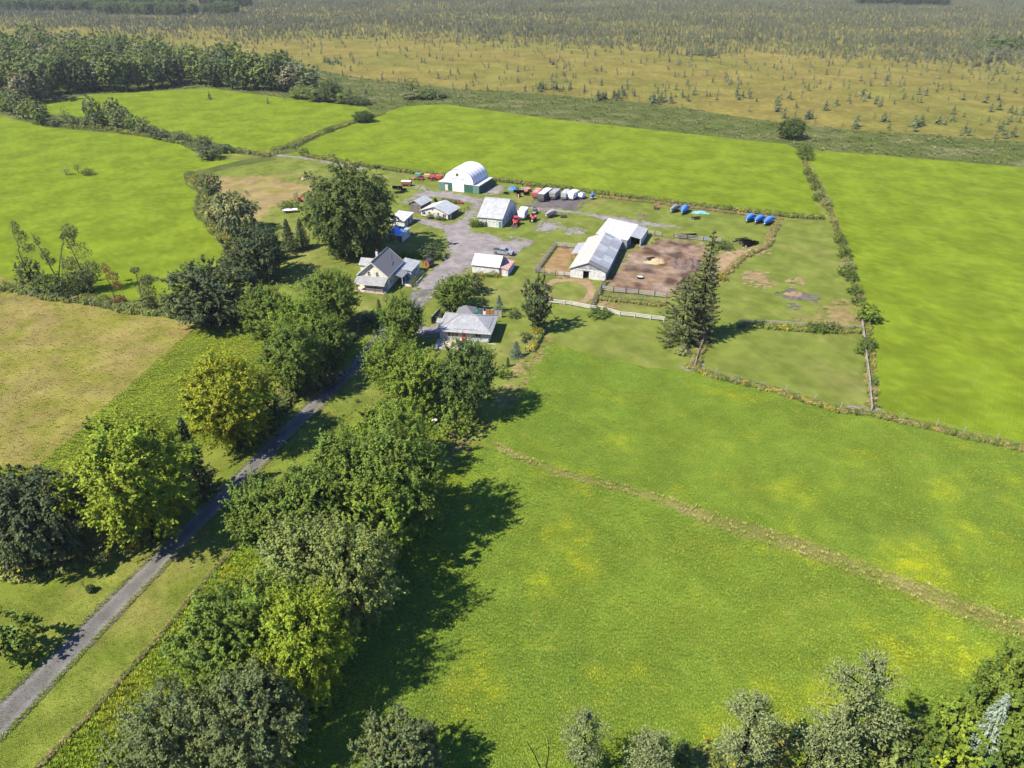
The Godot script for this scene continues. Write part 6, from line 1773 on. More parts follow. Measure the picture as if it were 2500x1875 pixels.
func build_old_sheds():
	# weathered plank shed
	var b := lot("plank_shed", "weathered grey plank shed with pale metal roof by the farm lane", "shed", q("S", 770, 640), q("S", 1090, 690))
	var W := 4.6
	var D := 6.4
	var e := 3.05
	var rh := 4.2
	plank_wall(b, [[0, 0], [W, 0], [W, e], [W / 2, rh - 0.1], [0, e]], W, Vector3.ZERO, 0, ["barn board", "barn board light", "barn board"])
	plank_wall(b, [[0, 0], [W, 0], [W, e], [W / 2, rh - 0.1], [0, e]], W, Vector3(W, 0, -D), PI, ["barn board"])
	plank_wall(b, [[0.1, 0], [D - 0.1, 0], [D - 0.1, e], [0.1, e]], D, Vector3(W, 0, 0), PI / 2, ["brown board", "barn board"])
	plank_wall(b, [[0.1, 0], [D - 0.1, 0], [D - 0.1, e], [0.1, e]], D, Vector3(0, 0, -D), -PI / 2, ["barn board"])
	part(b, "door_track", box_mesh(Vector3(W - 0.2, 0.12, 0.1), Vector3(W / 2, e - 0.1, 0.08)), mats["grey board"])
	roof(b, "roof_slope", Vector3(-0.4, e - 0.2, 0.4), Vector3(-0.4, e - 0.2, -D - 0.3), Vector3(W / 2, rh, -D - 0.3), Vector3(W / 2, rh, 0.4), mats["white metal roof"], 10, mats["pale metal roof"], 0.08)
	roof(b, "roof_slope", Vector3(W + 0.4, e - 0.2, 0.4), Vector3(W + 0.4, e - 0.2, -D - 0.3), Vector3(W / 2, rh, -D - 0.3), Vector3(W / 2, rh, 0.4), mats["pale metal roof"], 10, mats["pale metal roof"], 0.08)
	# cream workshop
	b = lot("workshop", "cream workshop with low pale gable roof and shuttered windows", "workshop", q("S", 1095, 760), q("S", 1815, 865))
	W = 9.75
	D = 7.6
	e = 2.25
	rh = 3.95
	wall(b, "gable_wall", [[0, 0], [W, 0], [W, e], [W / 2, rh - 0.1], [0, e]], Vector3.ZERO, 0, 0.15, mats["cream stucco"])
	wall(b, "gable_wall", [[0, 0], [W, 0], [W, e], [W / 2, rh - 0.1], [0, e]], Vector3(W, 0, -D), PI, 0.15, mats["cream stucco"])
	wall(b, "wall", [[0.15, 0], [D - 0.15, 0], [D - 0.15, e], [0.15, e]], Vector3(W, 0, 0), PI / 2, 0.15, mats["brown board"])
	wall(b, "wall", [[0.15, 0], [D - 0.15, 0], [D - 0.15, e], [0.15, e]], Vector3(0, 0, -D), -PI / 2, 0.15, mats["brown board"])
	part(b, "plinth", box_mesh(Vector3(W + 0.04, 0.4, 0.06), Vector3(W / 2, 0.2, 0.03)), mats["brown board"])
	roof(b, "roof_slope", Vector3(-0.5, e - 0.2, 0.4), Vector3(-0.5, e - 0.2, -D - 0.3), Vector3(W / 2, rh, -D - 0.3), Vector3(W / 2, rh, 0.4), mats["white metal roof"], 0, null, 0.1)
	roof(b, "roof_slope", Vector3(W + 0.5, e - 0.2, 0.4), Vector3(W + 0.5, e - 0.2, -D - 0.3), Vector3(W / 2, rh, -D - 0.3), Vector3(W / 2, rh, 0.4), mats["pale metal roof"], 0, null, 0.1)
	for x in [1.0, 8.5]:
		window(b, Vector3(x, 0.8, 0.01), 0, 1.3, 1.15, mats["white paint"], 2)
		for s in [-1, 1]: part(b, "shutter", box_mesh(Vector3(0.3, 1.25, 0.05), Vector3(x + s * 0.85, 1.38, 0.03)), mats["white paint"])
	for x in [3.1, 6.3]:
		window(b, Vector3(x, 1.35, 0.01), 0, 0.9, 0.75, mats["white paint"])
		for s in [-1, 1]: part(b, "shutter", box_mesh(Vector3(0.28, 1.3, 0.05), Vector3(x + s * 0.62, 1.35, 0.03)), mats["white paint"])
	door(b, Vector3(4.75, 0.05, 0.01), 0, 0.9, 2.0, mats["white paint"], mats["white paint"])
	window(b, Vector3(4.75, 1.25, 0.06), 0, 0.5, 0.6, mats["white paint"])
	window(b, Vector3(4.3, 2.55, 0.01), 0, 0.6, 0.6, mats["white paint"])
	door(b, Vector3(W + 0.01, 0.0, -1.7), PI / 2, 0.85, 2.0, mats["white paint"], mats["white paint"])
	# white shed half under the elm
	b = lot("white_shed", "white shed with white lean roof half under the great elm", "shed", q("S", 280, 994), q("S", 640, 1040))
	W = 4.7
	D = 5.8
	part(b, "walls", box_mesh(Vector3(W, 2.0, D), Vector3(W / 2, 1.0, -D / 2)), mats["white siding"])
	roof(b, "roof", Vector3(-0.4, 2.0, 0.4), Vector3(W + 0.3, 2.0, 0.4), Vector3(W + 0.3, 2.9, -D - 0.4), Vector3(-0.4, 2.9, -D - 0.4), mats["white metal roof"], 12, mats["white metal roof"], 0.14)
	var g := Geo.new(); g.prism(PackedVector2Array([Vector2(0, 2.0), Vector2(D, 2.0), Vector2(D, 2.75)]), -0.15, 0.0, Transform3D(Basis(Vector3.UP, PI / 2), Vector3(W, 0, 0)))
	part(b, "side_gable", g.done(), mats["white siding"])
	window(b, Vector3(W + 0.01, 0.7, -1.1), PI / 2, 0.7, 1.1, mats["white paint"])
	door(b, Vector3(W + 0.01, 0.0, -2.8), PI / 2, 0.8, 1.9, mats["brown board"], mats["white paint"])
	window(b, Vector3(W + 0.01, 0.9, -4.6), PI / 2, 0.8, 0.8, mats["dark zinc"])
	# blue roofed shed
	b = lot("tarped_shed", "white shed with a blue tarp over half its roof, under the elm", "shed", q("S", 200, 1415), q("S", 575, 1455))
	W = 4.5
	D = 5.6
	plank_wall(b, [[0, 0], [W, 0], [W, 1.9], [0, 1.9]], W, Vector3.ZERO, 0, ["barn board", "brown board"])
	wall(b, "wall", [[0.1, 0], [D - 0.1, 0], [D - 0.1, 2.5], [0.1, 1.95]], Vector3(W, 0, 0), PI / 2, 0.12, mats["white siding"])
	wall(b, "wall", [[0, 0], [W, 0], [W, 2.5], [0, 2.5]], Vector3(W, 0, -D), PI, 0.12, mats["barn board"])
	wall(b, "wall", [[0.1, 0], [D - 0.1, 0], [D - 0.1, 1.95], [0.1, 2.5]], Vector3(0, 0, -D), -PI / 2, 0.12, mats["barn board"])
	roof(b, "roof", Vector3(-0.3, 2.0, 0.3), Vector3(W + 0.3, 2.0, 0.3), Vector3(W + 0.3, 2.65, -D - 0.3), Vector3(-0.3, 2.65, -D - 0.3), mats["pale metal roof"], 0, null, 0.1)
	roof(b, "roof_tarp", Vector3(-0.35, 2.05, 0.36), Vector3(W - 0.9, 2.05, 0.36), Vector3(W - 1.4, 2.7, -D - 0.36), Vector3(-0.35, 2.7, -D - 0.36), mats["blue tarp"], 0, null, 0.03)
	door(b, Vector3(W + 0.01, 0.05, -2.0), PI / 2, 1.6, 1.75, mats["white paint"], mats["white paint"])
	window(b, Vector3(W + 0.01, 0.9, -4.4), PI / 2, 0.6, 0.7, mats["white paint"])

func plank_wall(parent: Node3D, outline: Array, w: float, at: Vector3, turn: float, tones: Array) -> void:
	var holder := wall(parent, "wall", outline, at, turn, 0.08, mats["brown board"])
	var pg := PackedVector2Array()
	for p in outline: pg.append(Vector2(p[0], p[1]))
	var n := int(w / 0.24)
	for i in n:
		var x0 := w * i / n + 0.012
		var x1 := w * (i + 1) / n - 0.012
		for bit in Geometry2D.intersect_polygons(pg, PackedVector2Array([Vector2(x0, -1), Vector2(x1, -1), Vector2(x1, 20), Vector2(x0, 20)])):
			var g := Geo.new()
			g.prism(bit, 0.0, 0.025 + 0.008 * (i % 3))
			part(holder, "plank", g.done(), mats[tones[(i * 7 + i / 3) % tones.size()]])

# ---------------------------------------------------------------- fences
func board_fence(called: String, label: String, pts: Array, gap: float, ph: float, rails: Array, rw: float, m: Material, pm: Material, crooked := 0.0) -> void:
	var f := thing(called, label, "fence", pts[0])
	var posts := []
	for i in pts.size() - 1:
		var a: Vector3 = pts[i] - pts[0]
		var b: Vector3 = pts[i + 1] - pts[0]
		var n := maxi(1, int(round(a.distance_to(b) / gap)))
		for k in n: posts.append(a.lerp(b, float(k) / n))
	posts.append(pts[pts.size() - 1] - pts[0])
	for i in posts.size():
		var lean := Vector3(rng.randf_range(-1, 1), 0, rng.randf_range(-1, 1)) * crooked
		bar_part(f, "post", posts[i] - Vector3(0, 0.1, 0), posts[i] + Vector3(0, ph * rng.randf_range(0.96, 1.05), 0) + lean, 0.15, 0.15, pm)
		if i + 1 < posts.size():
			for r in rails:
				var d: Vector3 = (posts[i + 1] - posts[i]).normalized()
				var side := Vector3(d.z, 0, -d.x) * 0.1
				bar_part(f, "rail", posts[i] + Vector3(0, r + rng.randf_range(-1, 1) * crooked * 0.5, 0) + side, posts[i + 1] + Vector3(0, r + rng.randf_range(-1, 1) * crooked * 0.5, 0) + side, 0.05, rw, m)

func wire_fence(called: String, label: String, pts: Array, gap: float, ph: float) -> void:
	var f := thing(called, label, "fence", pts[0])
	var posts := []
	for i in pts.size() - 1:
		var a: Vector3 = pts[i] - pts[0]
		var b: Vector3 = pts[i + 1] - pts[0]
		var n := maxi(1, int(round(a.distance_to(b) / gap)))
		for k in n: posts.append(a.lerp(b, float(k) / n))
	posts.append(pts[pts.size() - 1] - pts[0])
	for i in posts.size():
		bar_part(f, "post", posts[i] - Vector3(0, 0.1, 0), posts[i] + Vector3(rng.randf_range(-0.12, 0.12), ph * rng.randf_range(0.9, 1.1), 0), 0.14, 0.14, mats["grey board"])
		if i + 1 < posts.size():
			for r in [0.45, 0.85, 1.15]: bar_part(f, "wire", posts[i] + Vector3(0, r, 0), posts[i + 1] + Vector3(0, r, 0), 0.012, 0.012, mats.steel)

func build_fences():
	var gb: Material = mats["grey board"]
	var wp: Material = mats["white paint"]
	board_fence("board_fence", "white three board fence along the lawn below the riding ring", line3("F", [-1060, 610, -620, 655, -470, 670, 10, 770, 340, 810, 730, 930, 1100, 965, 1485, 1020, 1815, 1055]), 40, 1.35, [0.45, 0.8, 1.15], 0.16, wp, wp)
	board_fence("board_fence", "grey board fence around the straw paddock left of the barn", line3("K", [1040, 250, 510, 195, 60, 805, 250, 800]), 2.8, 1.5, [0.35, 0.7, 1.05, 1.35], 0.17, gb, gb, 0.05)
	board_fence("board_fence", "short pale fence between the straw paddock gate and the barn", line3("K", [560, 862, 850, 880]), 1.6, 1.3, [0.45, 0.8, 1.1], 0.16, mats["white siding"], gb, 0.02)
	var g := thing("paddock_gate", "mesh gate of the straw paddock between grey posts", "gate", q("K", 255, 842))
	var gv: Vector3 = q("K", 520, 862) - q("K", 255, 842)
	for y in [0.25, 0.6, 0.95, 1.25]: bar_part(g, "gate_rail", Vector3(0, y, 0), gv + Vector3(0, y, 0), 0.05, 0.05, mats.steel)
	for k in 6: bar_part(g, "gate_bar", gv * (k / 5.0) + Vector3(0, 0.2, 0), gv * (k / 5.0) + Vector3(0, 1.3, 0), 0.05, 0.05, mats.steel)
	bar_part(g, "post", Vector3(0, -0.1, 0), Vector3(0, 1.6, 0), 0.18, 0.18, mats["brown board"])
	bar_part(g, "post", gv + Vector3(0, -0.1, 0), gv + Vector3(0, 1.6, 0), 0.18, 0.18, mats["brown board"])
	board_fence("board_fence", "old board fence with dark posts closing the dirt paddock", line3("F", [275, 300, 570, 352, 875, 382, 1185, 402, 1580, 462, 1880, 495]), 40, 1.7, [0.5, 0.95, 1.35], 0.2, gb, mats["brown board"], 0.03)
	wire_fence("wire_fence", "thin wire fence on dark posts before the board fence", line3("F", [220, 475, 430, 502, 650, 522, 890, 535, 1120, 565, 1360, 595, 1640, 645]), 40, 1.4)
	board_fence("board_fence", "dark board fence running from the barn corner to the white fence", line3("F", [385, 110, 300, 215, 190, 455, 100, 600, 10, 755]), 2.6, 1.5, [0.4, 0.75, 1.1, 1.4], 0.18, mats["barn board light"], mats["brown board"], 0.06)
	board_fence("board_fence", "short board fence beside the barn lean-to", line3("W", [130, 605, 360, 642]), 3.0, 1.5, [0.5, 0.95, 1.35], 0.18, gb, mats["brown board"], 0.04)
	board_fence("board_fence", "weathered board fence behind the dirt paddock, beside the lumber", line3("W", [550, 662, 760, 684, 1020, 710, 1310, 738]), 3.2, 1.5, [0.5, 0.95, 1.35], 0.18, gb, mats["brown board"], 0.04)
	board_fence("rail_fence", "grey split rail fence between the two right hand paddocks", line3("R", [290, 805, 500, 812, 700, 828, 900, 840, 1115, 848]), 3.0, 1.3, [0.4, 0.8, 1.15], 0.13, gb, gb, 0.14)
	board_fence("rail_fence", "grey split rail fence along the edge of the bright hay field", line3("R", [1105, 750, 1122, 880, 1140, 1040, 1160, 1200, 1176, 1395]), 3.0, 1.4, [0.3, 0.6, 0.9, 1.2], 0.14, gb, gb, 0.16)
	board_fence("rail_fence", "old rail fence leading down from the big spruces", line3("C", [1665, 1375, 1630, 1450, 1590, 1540, 1563, 1640]), 2.8, 1.3, [0.3, 0.6, 0.9, 1.15], 0.14, gb, gb, 0.16)
	wire_fence("wire_fence", "line of pale posts between meadow and right hand paddock", line3("R", [-40, 1090, 130, 1150, 600, 1268, 795, 1332, 970, 1382, 1176, 1405, 1385, 1452, 1620, 1498, 1800, 1548, 2020, 1595, 2210, 1645]), 40, 1.5)
	wire_fence("wire_fence", "leaning posts along the brown pasture under the dead trees", line3("X", [-200, 1130, 10, 1085, 170, 1025, 270, 990, 345, 998, 430, 1030, 550, 1062, 740, 1095, 865, 1115, 1000, 1150, 1150, 1172, 1430, 1215, 1640, 1228, 1850, 1255, 2035, 1290, 2300, 1330]), 40, 1.5)
	var br := thing("brace_post", "pale corner brace of the pasture fence", "fence brace", q("X", 250, 1010))
	bar_part(br, "post", Vector3(0, -0.1, 0), Vector3(0, 1.8, 0), 0.2, 0.2, gb)
	bar_part(br, "brace", Vector3(-1.6, 0.1, 0.3), Vector3(0, 1.6, 0), 0.14, 0.14, mats["white siding"])
	bar_part(br, "brace", Vector3(1.7, 0.1, 0.1), Vector3(0, 1.6, 0), 0.14, 0.14, mats["white siding"])
	board_fence("garden_fence", "low dark fence beside the cream workshop", line3("T", [585, 580, 640, 565, 680, 560, 730, 535]), 2.5, 1.2, [0.4, 0.8, 1.1], 0.08, mats["brown board"], mats["brown board"], 0.05)
	wire_fence("wire_fence", "old posts along the track beside the meadow lane", line3("D", [1860, 900, 1800, 980, 1765, 1040, 1745, 1090]), 2.0, 1.4)

# ---------------------------------------------------------------- vehicles
func wheel(parent: Node3D, at: Vector3, r: float, w: float, m: Material = null) -> void:
	var key := "wheel %.2f %.2f" % [r, w]
	if not KINDS.has(key):
		var g := Geo.new(); g.disc(Vector3.ZERO, Vector3.RIGHT, r, w, 14)
		var h := Geo.new(); h.disc(Vector3.ZERO, Vector3.RIGHT, r * 0.58, w + 0.04, 10)
		KINDS[key] = [g.done(), h.done()]
	var o := part(parent, "wheel", KINDS[key][0], mats.rubber, at)
	part(o, "rim", KINDS[key][1], m if m else mats.steel)

# a vehicle lies along its own z, its front at +z
func heading(rear: Vector3, front: Vector3) -> float:
	var d := front - rear
	return atan2(d.x, d.z)

# side profile (z forward, y up) pushed across x
func hull(parent: Node3D, called: String, prof: Array, w: float, m: Material) -> MeshInstance3D:
	var pg := PackedVector2Array()
	for p in prof: pg.append(Vector2(p[0], p[1]))
	var g := Geo.new()
	g.prism(pg, -w / 2, w / 2, Transform3D(Basis(Vector3(0, 0, 1), Vector3.UP, Vector3(-1, 0, 0)), Vector3.ZERO))
	return part(parent, called, g.done(), m)

func build_pickup():
	mat("silver paint", 0.235, 0.25, 0.275, 0.35, 0.3)
	mat("lamp glass", 0.45, 0.45, 0.45, 0.2)
	mat("tail glass", 0.35, 0.02, 0.03, 0.3)
	var r := q("B3", 1060, 412)
	var f := q("B3", 1450, 462)
	var d := (f - r).normalized()
	var back := Vector3(d.z, 0, -d.x)
	if back.z > 0: back = -back
	var t := thing("pickup_truck", "silver crew cab pickup with black bed cover parked behind the garage", "pickup", (r + f) * 0.5 + back * 0.85, heading(r, f))
	hull(t, "body", [[-2.9, 0.55], [-2.35, 0.5], [-2.3, 0.85], [-1.95, 1.0], [-1.6, 0.85], [-1.5, 0.45], [1.45, 0.45], [1.5, 0.85], [1.85, 1.0], [2.2, 0.85], [2.3, 0.45], [2.85, 0.5], [2.95, 0.95], [2.75, 1.15], [1.35, 1.28], [-2.95, 1.28]], 1.96, mats["silver paint"])
	hull(t, "cab", [[-0.95, 1.26], [1.35, 1.26], [0.55, 1.86], [-0.75, 1.88]], 1.72, mats["silver paint"])
	hull(t, "windscreen", [[0.66, 1.82], [1.38, 1.30], [1.44, 1.32], [0.72, 1.84]], 1.56, mats.glass)
	hull(t, "rear_window", [[-0.98, 1.32], [-0.80, 1.80], [-0.76, 1.80], [-0.94, 1.32]], 1.5, mats.glass)
	for s in [-1, 1]:
		for z in [[-0.72, -0.02, 1.36], [0.06, 0.95, 1.36]]:
			hull(t, "side_window", [[z[0], 1.34], [z[1], 1.34], [z[1] - (0.35 if z[1] > 0.5 else 0.0), 1.76], [z[0] + 0.05, 1.78]], 0.04, mats.glass).position.x = s * 0.865
		part(t, "mirror", box_mesh(Vector3(0.22, 0.2, 0.14), Vector3(s * 1.08, 1.42, 0.85)), mats.black)
		part(t, "headlight", box_mesh(Vector3(0.4, 0.22, 0.06), Vector3(s * 0.72, 0.98, 2.93)), mats["lamp glass"])
		part(t, "tail_light", box_mesh(Vector3(0.18, 0.4, 0.06), Vector3(s * 0.86, 1.0, -2.95)), mats["tail glass"])
		for z in [-1.95, 1.85]: wheel(t, Vector3(s * 0.86, 0.4, z), 0.4, 0.26)
	part(t, "bed_cover", box_mesh(Vector3(1.7, 0.06, 1.9), Vector3(0, 1.31, -1.95)), mats.black)
	part(t, "bumper", box_mesh(Vector3(1.9, 0.28, 0.16), Vector3(0, 0.6, 2.92)), mats.black)
	part(t, "grille", box_mesh(Vector3(1.0, 0.35, 0.06), Vector3(0, 0.98, 2.95)), mats.black)

# camper or cargo trailer between the roof ends; nose: how far the front slants
func trailer(called: String, label: String, category: String, rf: Vector3, rr: Vector3, w: float, h: float, nose: float, body: Material, top: Material, front: Material, side_win: int, ground_front := Vector3.INF) -> void:
	var L := Vector2(rf.x - rr.x, rf.z - rr.z).length()
	var mid := (rf + rr) * 0.5
	mid.y = 0
	var t := thing(called, label, category, mid, heading(rr, rf))
	var z0 := -L / 2
	var z1 := L / 2
	hull(t, "body", [[z0, 0.55], [z1 + nose * 0.4, 0.55], [z1 + nose, 1.2], [z1, h], [z0 + 0.1, h], [z0, h - 0.2]], w, body)
	part(t, "roof", box_mesh(Vector3(w + 0.06, 0.08, L), Vector3(0, h + 0.04, 0)), top)
	var fr := hull(t, "front_panel", [[z1 + nose * 0.42, 0.62], [z1 + nose + 0.03, 1.2], [z1 + 0.05, h - 0.1], [z1 + 0.01, h - 0.1], [z1 + nose - 0.01, 1.2]], w - 0.1, front)
	part(t, "frame", box_mesh(Vector3(w * 0.8, 0.14, L + nose), Vector3(0, 0.48, nose / 2)), mats.black)
	for s in [-1, 1]:
		for z in [-0.12 * L, -0.12 * L - 0.8]: wheel(t, Vector3(s * (w / 2 - 0.06), 0.34, z), 0.34, 0.22)
		for k in side_win: part(t, "side_window", box_mesh(Vector3(0.05, 0.5, 0.8), Vector3(s * (w / 2 + 0.01), 1.65, z1 - 0.9 - k * L / (side_win + 0.3))), mats.glass)
	part(t, "roof_vent", box_mesh(Vector3(0.5, 0.18, 0.6), Vector3(0.1, h + 0.15, z1 * 0.35)), mats["white paint"])
	var g := Geo.new()
	g.bar(Vector3(-w * 0.35, 0.5, z1 + nose * 0.3), Vector3(0, 0.5, z1 + nose + 1.1), 0.09, 0.1)
	g.bar(Vector3(w * 0.35, 0.5, z1 + nose * 0.3), Vector3(0, 0.5, z1 + nose + 1.1), 0.09, 0.1)
	part(t, "hitch", g.done(), mats.black)
	part(t, "jack_stand", box_mesh(Vector3(0.12, 0.5, 0.12), Vector3(0, 0.25, z1 + nose + 0.9)), mats.steel)

func build_trailers():
	mat("dark red paint", 0.22, 0.06, 0.045, 0.6, 0.0, "wear", 0.5)
	mat("trailer grey", 0.17, 0.175, 0.185, 0.5)
	mat("charcoal", 0.055, 0.055, 0.06, 0.5)
	mat("gel coat", 0.60, 0.60, 0.59, 0.4)
	mat("orange paint", 0.40, 0.20, 0.04, 0.6)
	trailer("stock_trailer", "rusty red livestock trailer parked at the end of the row", "trailer", q("I", 190, 375, 2.1), q("I", 330, 240, 2.1), 2.0, 2.1, 0.1, mats["dark red paint"], mats["rust roof"], mats["dark red paint"], 0)
	trailer("camper_trailer", "long black sided camper with pale roof on the gravel pad", "camper", q("I", 370, 415, 2.75), q("I", 625, 228, 2.75), 2.4, 2.75, 0.15, mats.charcoal, mats["white metal roof"], mats.charcoal, 2)
	trailer("cargo_trailer", "dark grey cargo trailer with wedge nose and an orange side", "trailer", q("I", 715, 375, 2.5), q("I", 880, 250, 2.5), 2.3, 2.5, 0.5, mats["trailer grey"], mats["dull zinc"], mats["charcoal"], 0)
	trailer("horse_trailer", "narrow silver horse trailer with a dark front window", "trailer", q("I", 1060, 395, 2.4), q("I", 1170, 275, 2.4), 1.9, 2.4, 0.3, mats["dull zinc"], mats["pale metal roof"], mats["trailer grey"], 1)
	trailer("camper_trailer", "white fifth wheel camper between the silver trailer and the small white one", "camper", q("I", 1265, 375, 2.6), q("I", 1430, 288, 2.6), 2.3, 2.6, 0.35, mats["gel coat"], mats["gel coat"], mats["gel coat"], 2)
	trailer("camper_trailer", "small boxy white camper at the end of the gravel pad", "camper", q("I", 1555, 400, 1.9), q("I", 1640, 362, 1.9), 2.0, 1.9, 0.7, mats["gel coat"], mats["grey metal roof"], mats["gel coat"], 0)
	trailer("camper_trailer", "white camper parked beside the machine shed wall", "camper", q("Q", 1345, 515, 2.8), q("Q", 1450, 392, 2.8), 2.4, 2.8, 0.6, mats["gel coat"], mats["gel coat"], mats["gel coat"], 3)

func tractor(label: String, at: Vector3, turn: float, cab: bool) -> void:
	mat("tractor red", 0.36, 0.035, 0.022, 0.45)
	mat("tractor dark red", 0.33, 0.02, 0.05, 0.45)
	var t := thing("tractor", label, "tractor", at, turn)
	hull(t, "hood", [[0.0, 0.85], [1.75, 0.85], [1.85, 1.2], [1.7, 1.5], [0.0, 1.62]], 0.75, mats["tractor red"])
	part(t, "grille", box_mesh(Vector3(0.6, 0.55, 0.05), Vector3(0, 1.15, 1.86)), mats.black)
	part(t, "chassis", box_mesh(Vector3(0.5, 0.4, 3.0), Vector3(0, 0.72, 0.1)), mats.black)
	for s in [-1, 1]:
		wheel(t, Vector3(s * 0.8, 0.78, -0.9), 0.78, 0.42, mats["tractor red"])
		wheel(t, Vector3(s * 0.72, 0.48, 1.3), 0.48, 0.28, mats["tractor red"])
		hull(t, "fender", [[-1.6, 1.25], [-1.3, 1.66], [-0.5, 1.7], [-0.1, 1.3], [-0.2, 1.25], [-0.6, 1.6], [-1.2, 1.58], [-1.5, 1.2]], 0.46, mats["tractor dark red"]).position.x = s * 0.8
		part(t, "headlight", box_mesh(Vector3(0.16, 0.12, 0.05), Vector3(s * 0.22, 1.42, 1.8)), mats["lamp glass"])
	part(t, "seat", box_mesh(Vector3(0.5, 0.5, 0.5), Vector3(0, 1.5, -0.75)), mats.black)
	if cab:
		hull(t, "cab_glass", [[-1.35, 1.4], [0.0, 1.4], [-0.1, 2.45], [-1.25, 2.45]], 1.35, mats.glass)
		part(t, "cab_roof", box_mesh(Vector3(1.55, 0.16, 1.6), Vector3(0, 2.52, -0.68)), mats["tractor dark red"])
		for s in [-1, 1]:
			for z in [-1.32, -0.02]: bar_part(t, "cab_pillar", Vector3(s * 0.69, 1.4, z), Vector3(s * 0.69, 2.46, z - 0.06 * signf(z + 0.6)), 0.09, 0.09, mats["tractor red"])
		for s in [-1, 1]: hull(t, "loader_arm", [[-0.2, 1.5], [0.9, 1.55], [2.3, 0.55], [2.25, 0.4], [0.8, 1.35], [-0.2, 1.3]], 0.12, mats["tractor red"]).position.x = s * 0.52
		hull(t, "loader_bucket", [[2.2, 0.1], [2.95, 0.08], [2.95, 0.14], [2.35, 0.2], [2.35, 0.75], [2.2, 0.75]], 1.8, mats.charcoal)
	else:
		var g := Geo.new()
		g.tube([Vector3(-0.6, 1.5, -1.5), Vector3(-0.6, 2.5, -1.5), Vector3(0.6, 2.5, -1.5), Vector3(0.6, 1.5, -1.5)], [0.05, 0.05, 0.05, 0.05], 6)
		part(t, "roll_bar", g.done(), mats.black)
		part(t, "front_weights", box_mesh(Vector3(0.5, 0.35, 0.3), Vector3(0, 0.72, 2.0)), mats["white siding"])
	var e := Geo.new(); e.tube([Vector3(0.3, 1.5, 1.0), Vector3(0.3, 2.2, 1.0)], [0.05, 0.04], 6); part(t, "exhaust", e.done(), mats.black)
	var sw := Geo.new(); sw.disc(Vector3(0, 1.75, -0.25), Vector3(0, 0.9, -0.4).normalized(), 0.2, 0.04, 10); part(t, "steering_wheel", sw.done(), mats.black)

func boat(label: String, bow: Vector3, stern: Vector3, w: float, cover: Material, group := "") -> void:
	var d := bow - stern
	var L := d.length()
	var t := thing("covered_boat", label, "boat", (bow + stern) * 0.5, heading(stern, bow), group)
	var rings := []
	var tarp := []
	for i in 9:
		var f := i / 8.0
		var z := lerpf(-L / 2, L / 2, f)
		var k := pow(1.0 - pow(f, 3.0), 0.7) * w / 2 + 0.03
		var kb := 0.62 + 0.35 * f * f
		rings.append([Vector3(-k, 1.35, z), Vector3(-k * 0.75, 0.9, z), Vector3(0, kb, z), Vector3(k * 0.75, 0.9 , z), Vector3(k, 1.35, z), Vector3(0, 1.36, z)])
		var up := 1.5 + 0.85 * sin(clampf((f + 0.12) * 0.95, 0, 1) * PI) * (1.0 if i > 0 else 0.6)
		tarp.append([Vector3(-k - 0.05, 1.12 + 0.08 * (i % 2), z), Vector3(-k - 0.02, 1.42, z), Vector3(-k * 0.4, lerpf(1.42, up, 0.75), z), Vector3(0, up, z), Vector3(k * 0.4, lerpf(1.42, up, 0.75), z), Vector3(k + 0.02, 1.42, z), Vector3(k + 0.05, 1.12 + 0.08 * ((i + 1) % 2), z)])
	var g := Geo.new(); g.loft(rings); part(t, "hull", g.done(), mats["gel coat"])
	g = Geo.new(); g.loft(tarp); part(t, "tarp", g.done(), cover)
	g = Geo.new()
	for s in [-1, 1]: g.bar(Vector3(s * 0.5, 0.5, -L * 0.4), Vector3(s * 0.1, 0.5, L * 0.62), 0.1, 0.1)
	part(t, "trailer_frame", g.done(), mats.steel)
	part(t, "jack_stand", box_mesh(Vector3(0.1, 0.5, 0.1), Vector3(0, 0.25, L * 0.6)), mats.steel)
	for s in [-1, 1]: wheel(t, Vector3(s * (w * 0.42), 0.3, -L * 0.1), 0.3, 0.2)

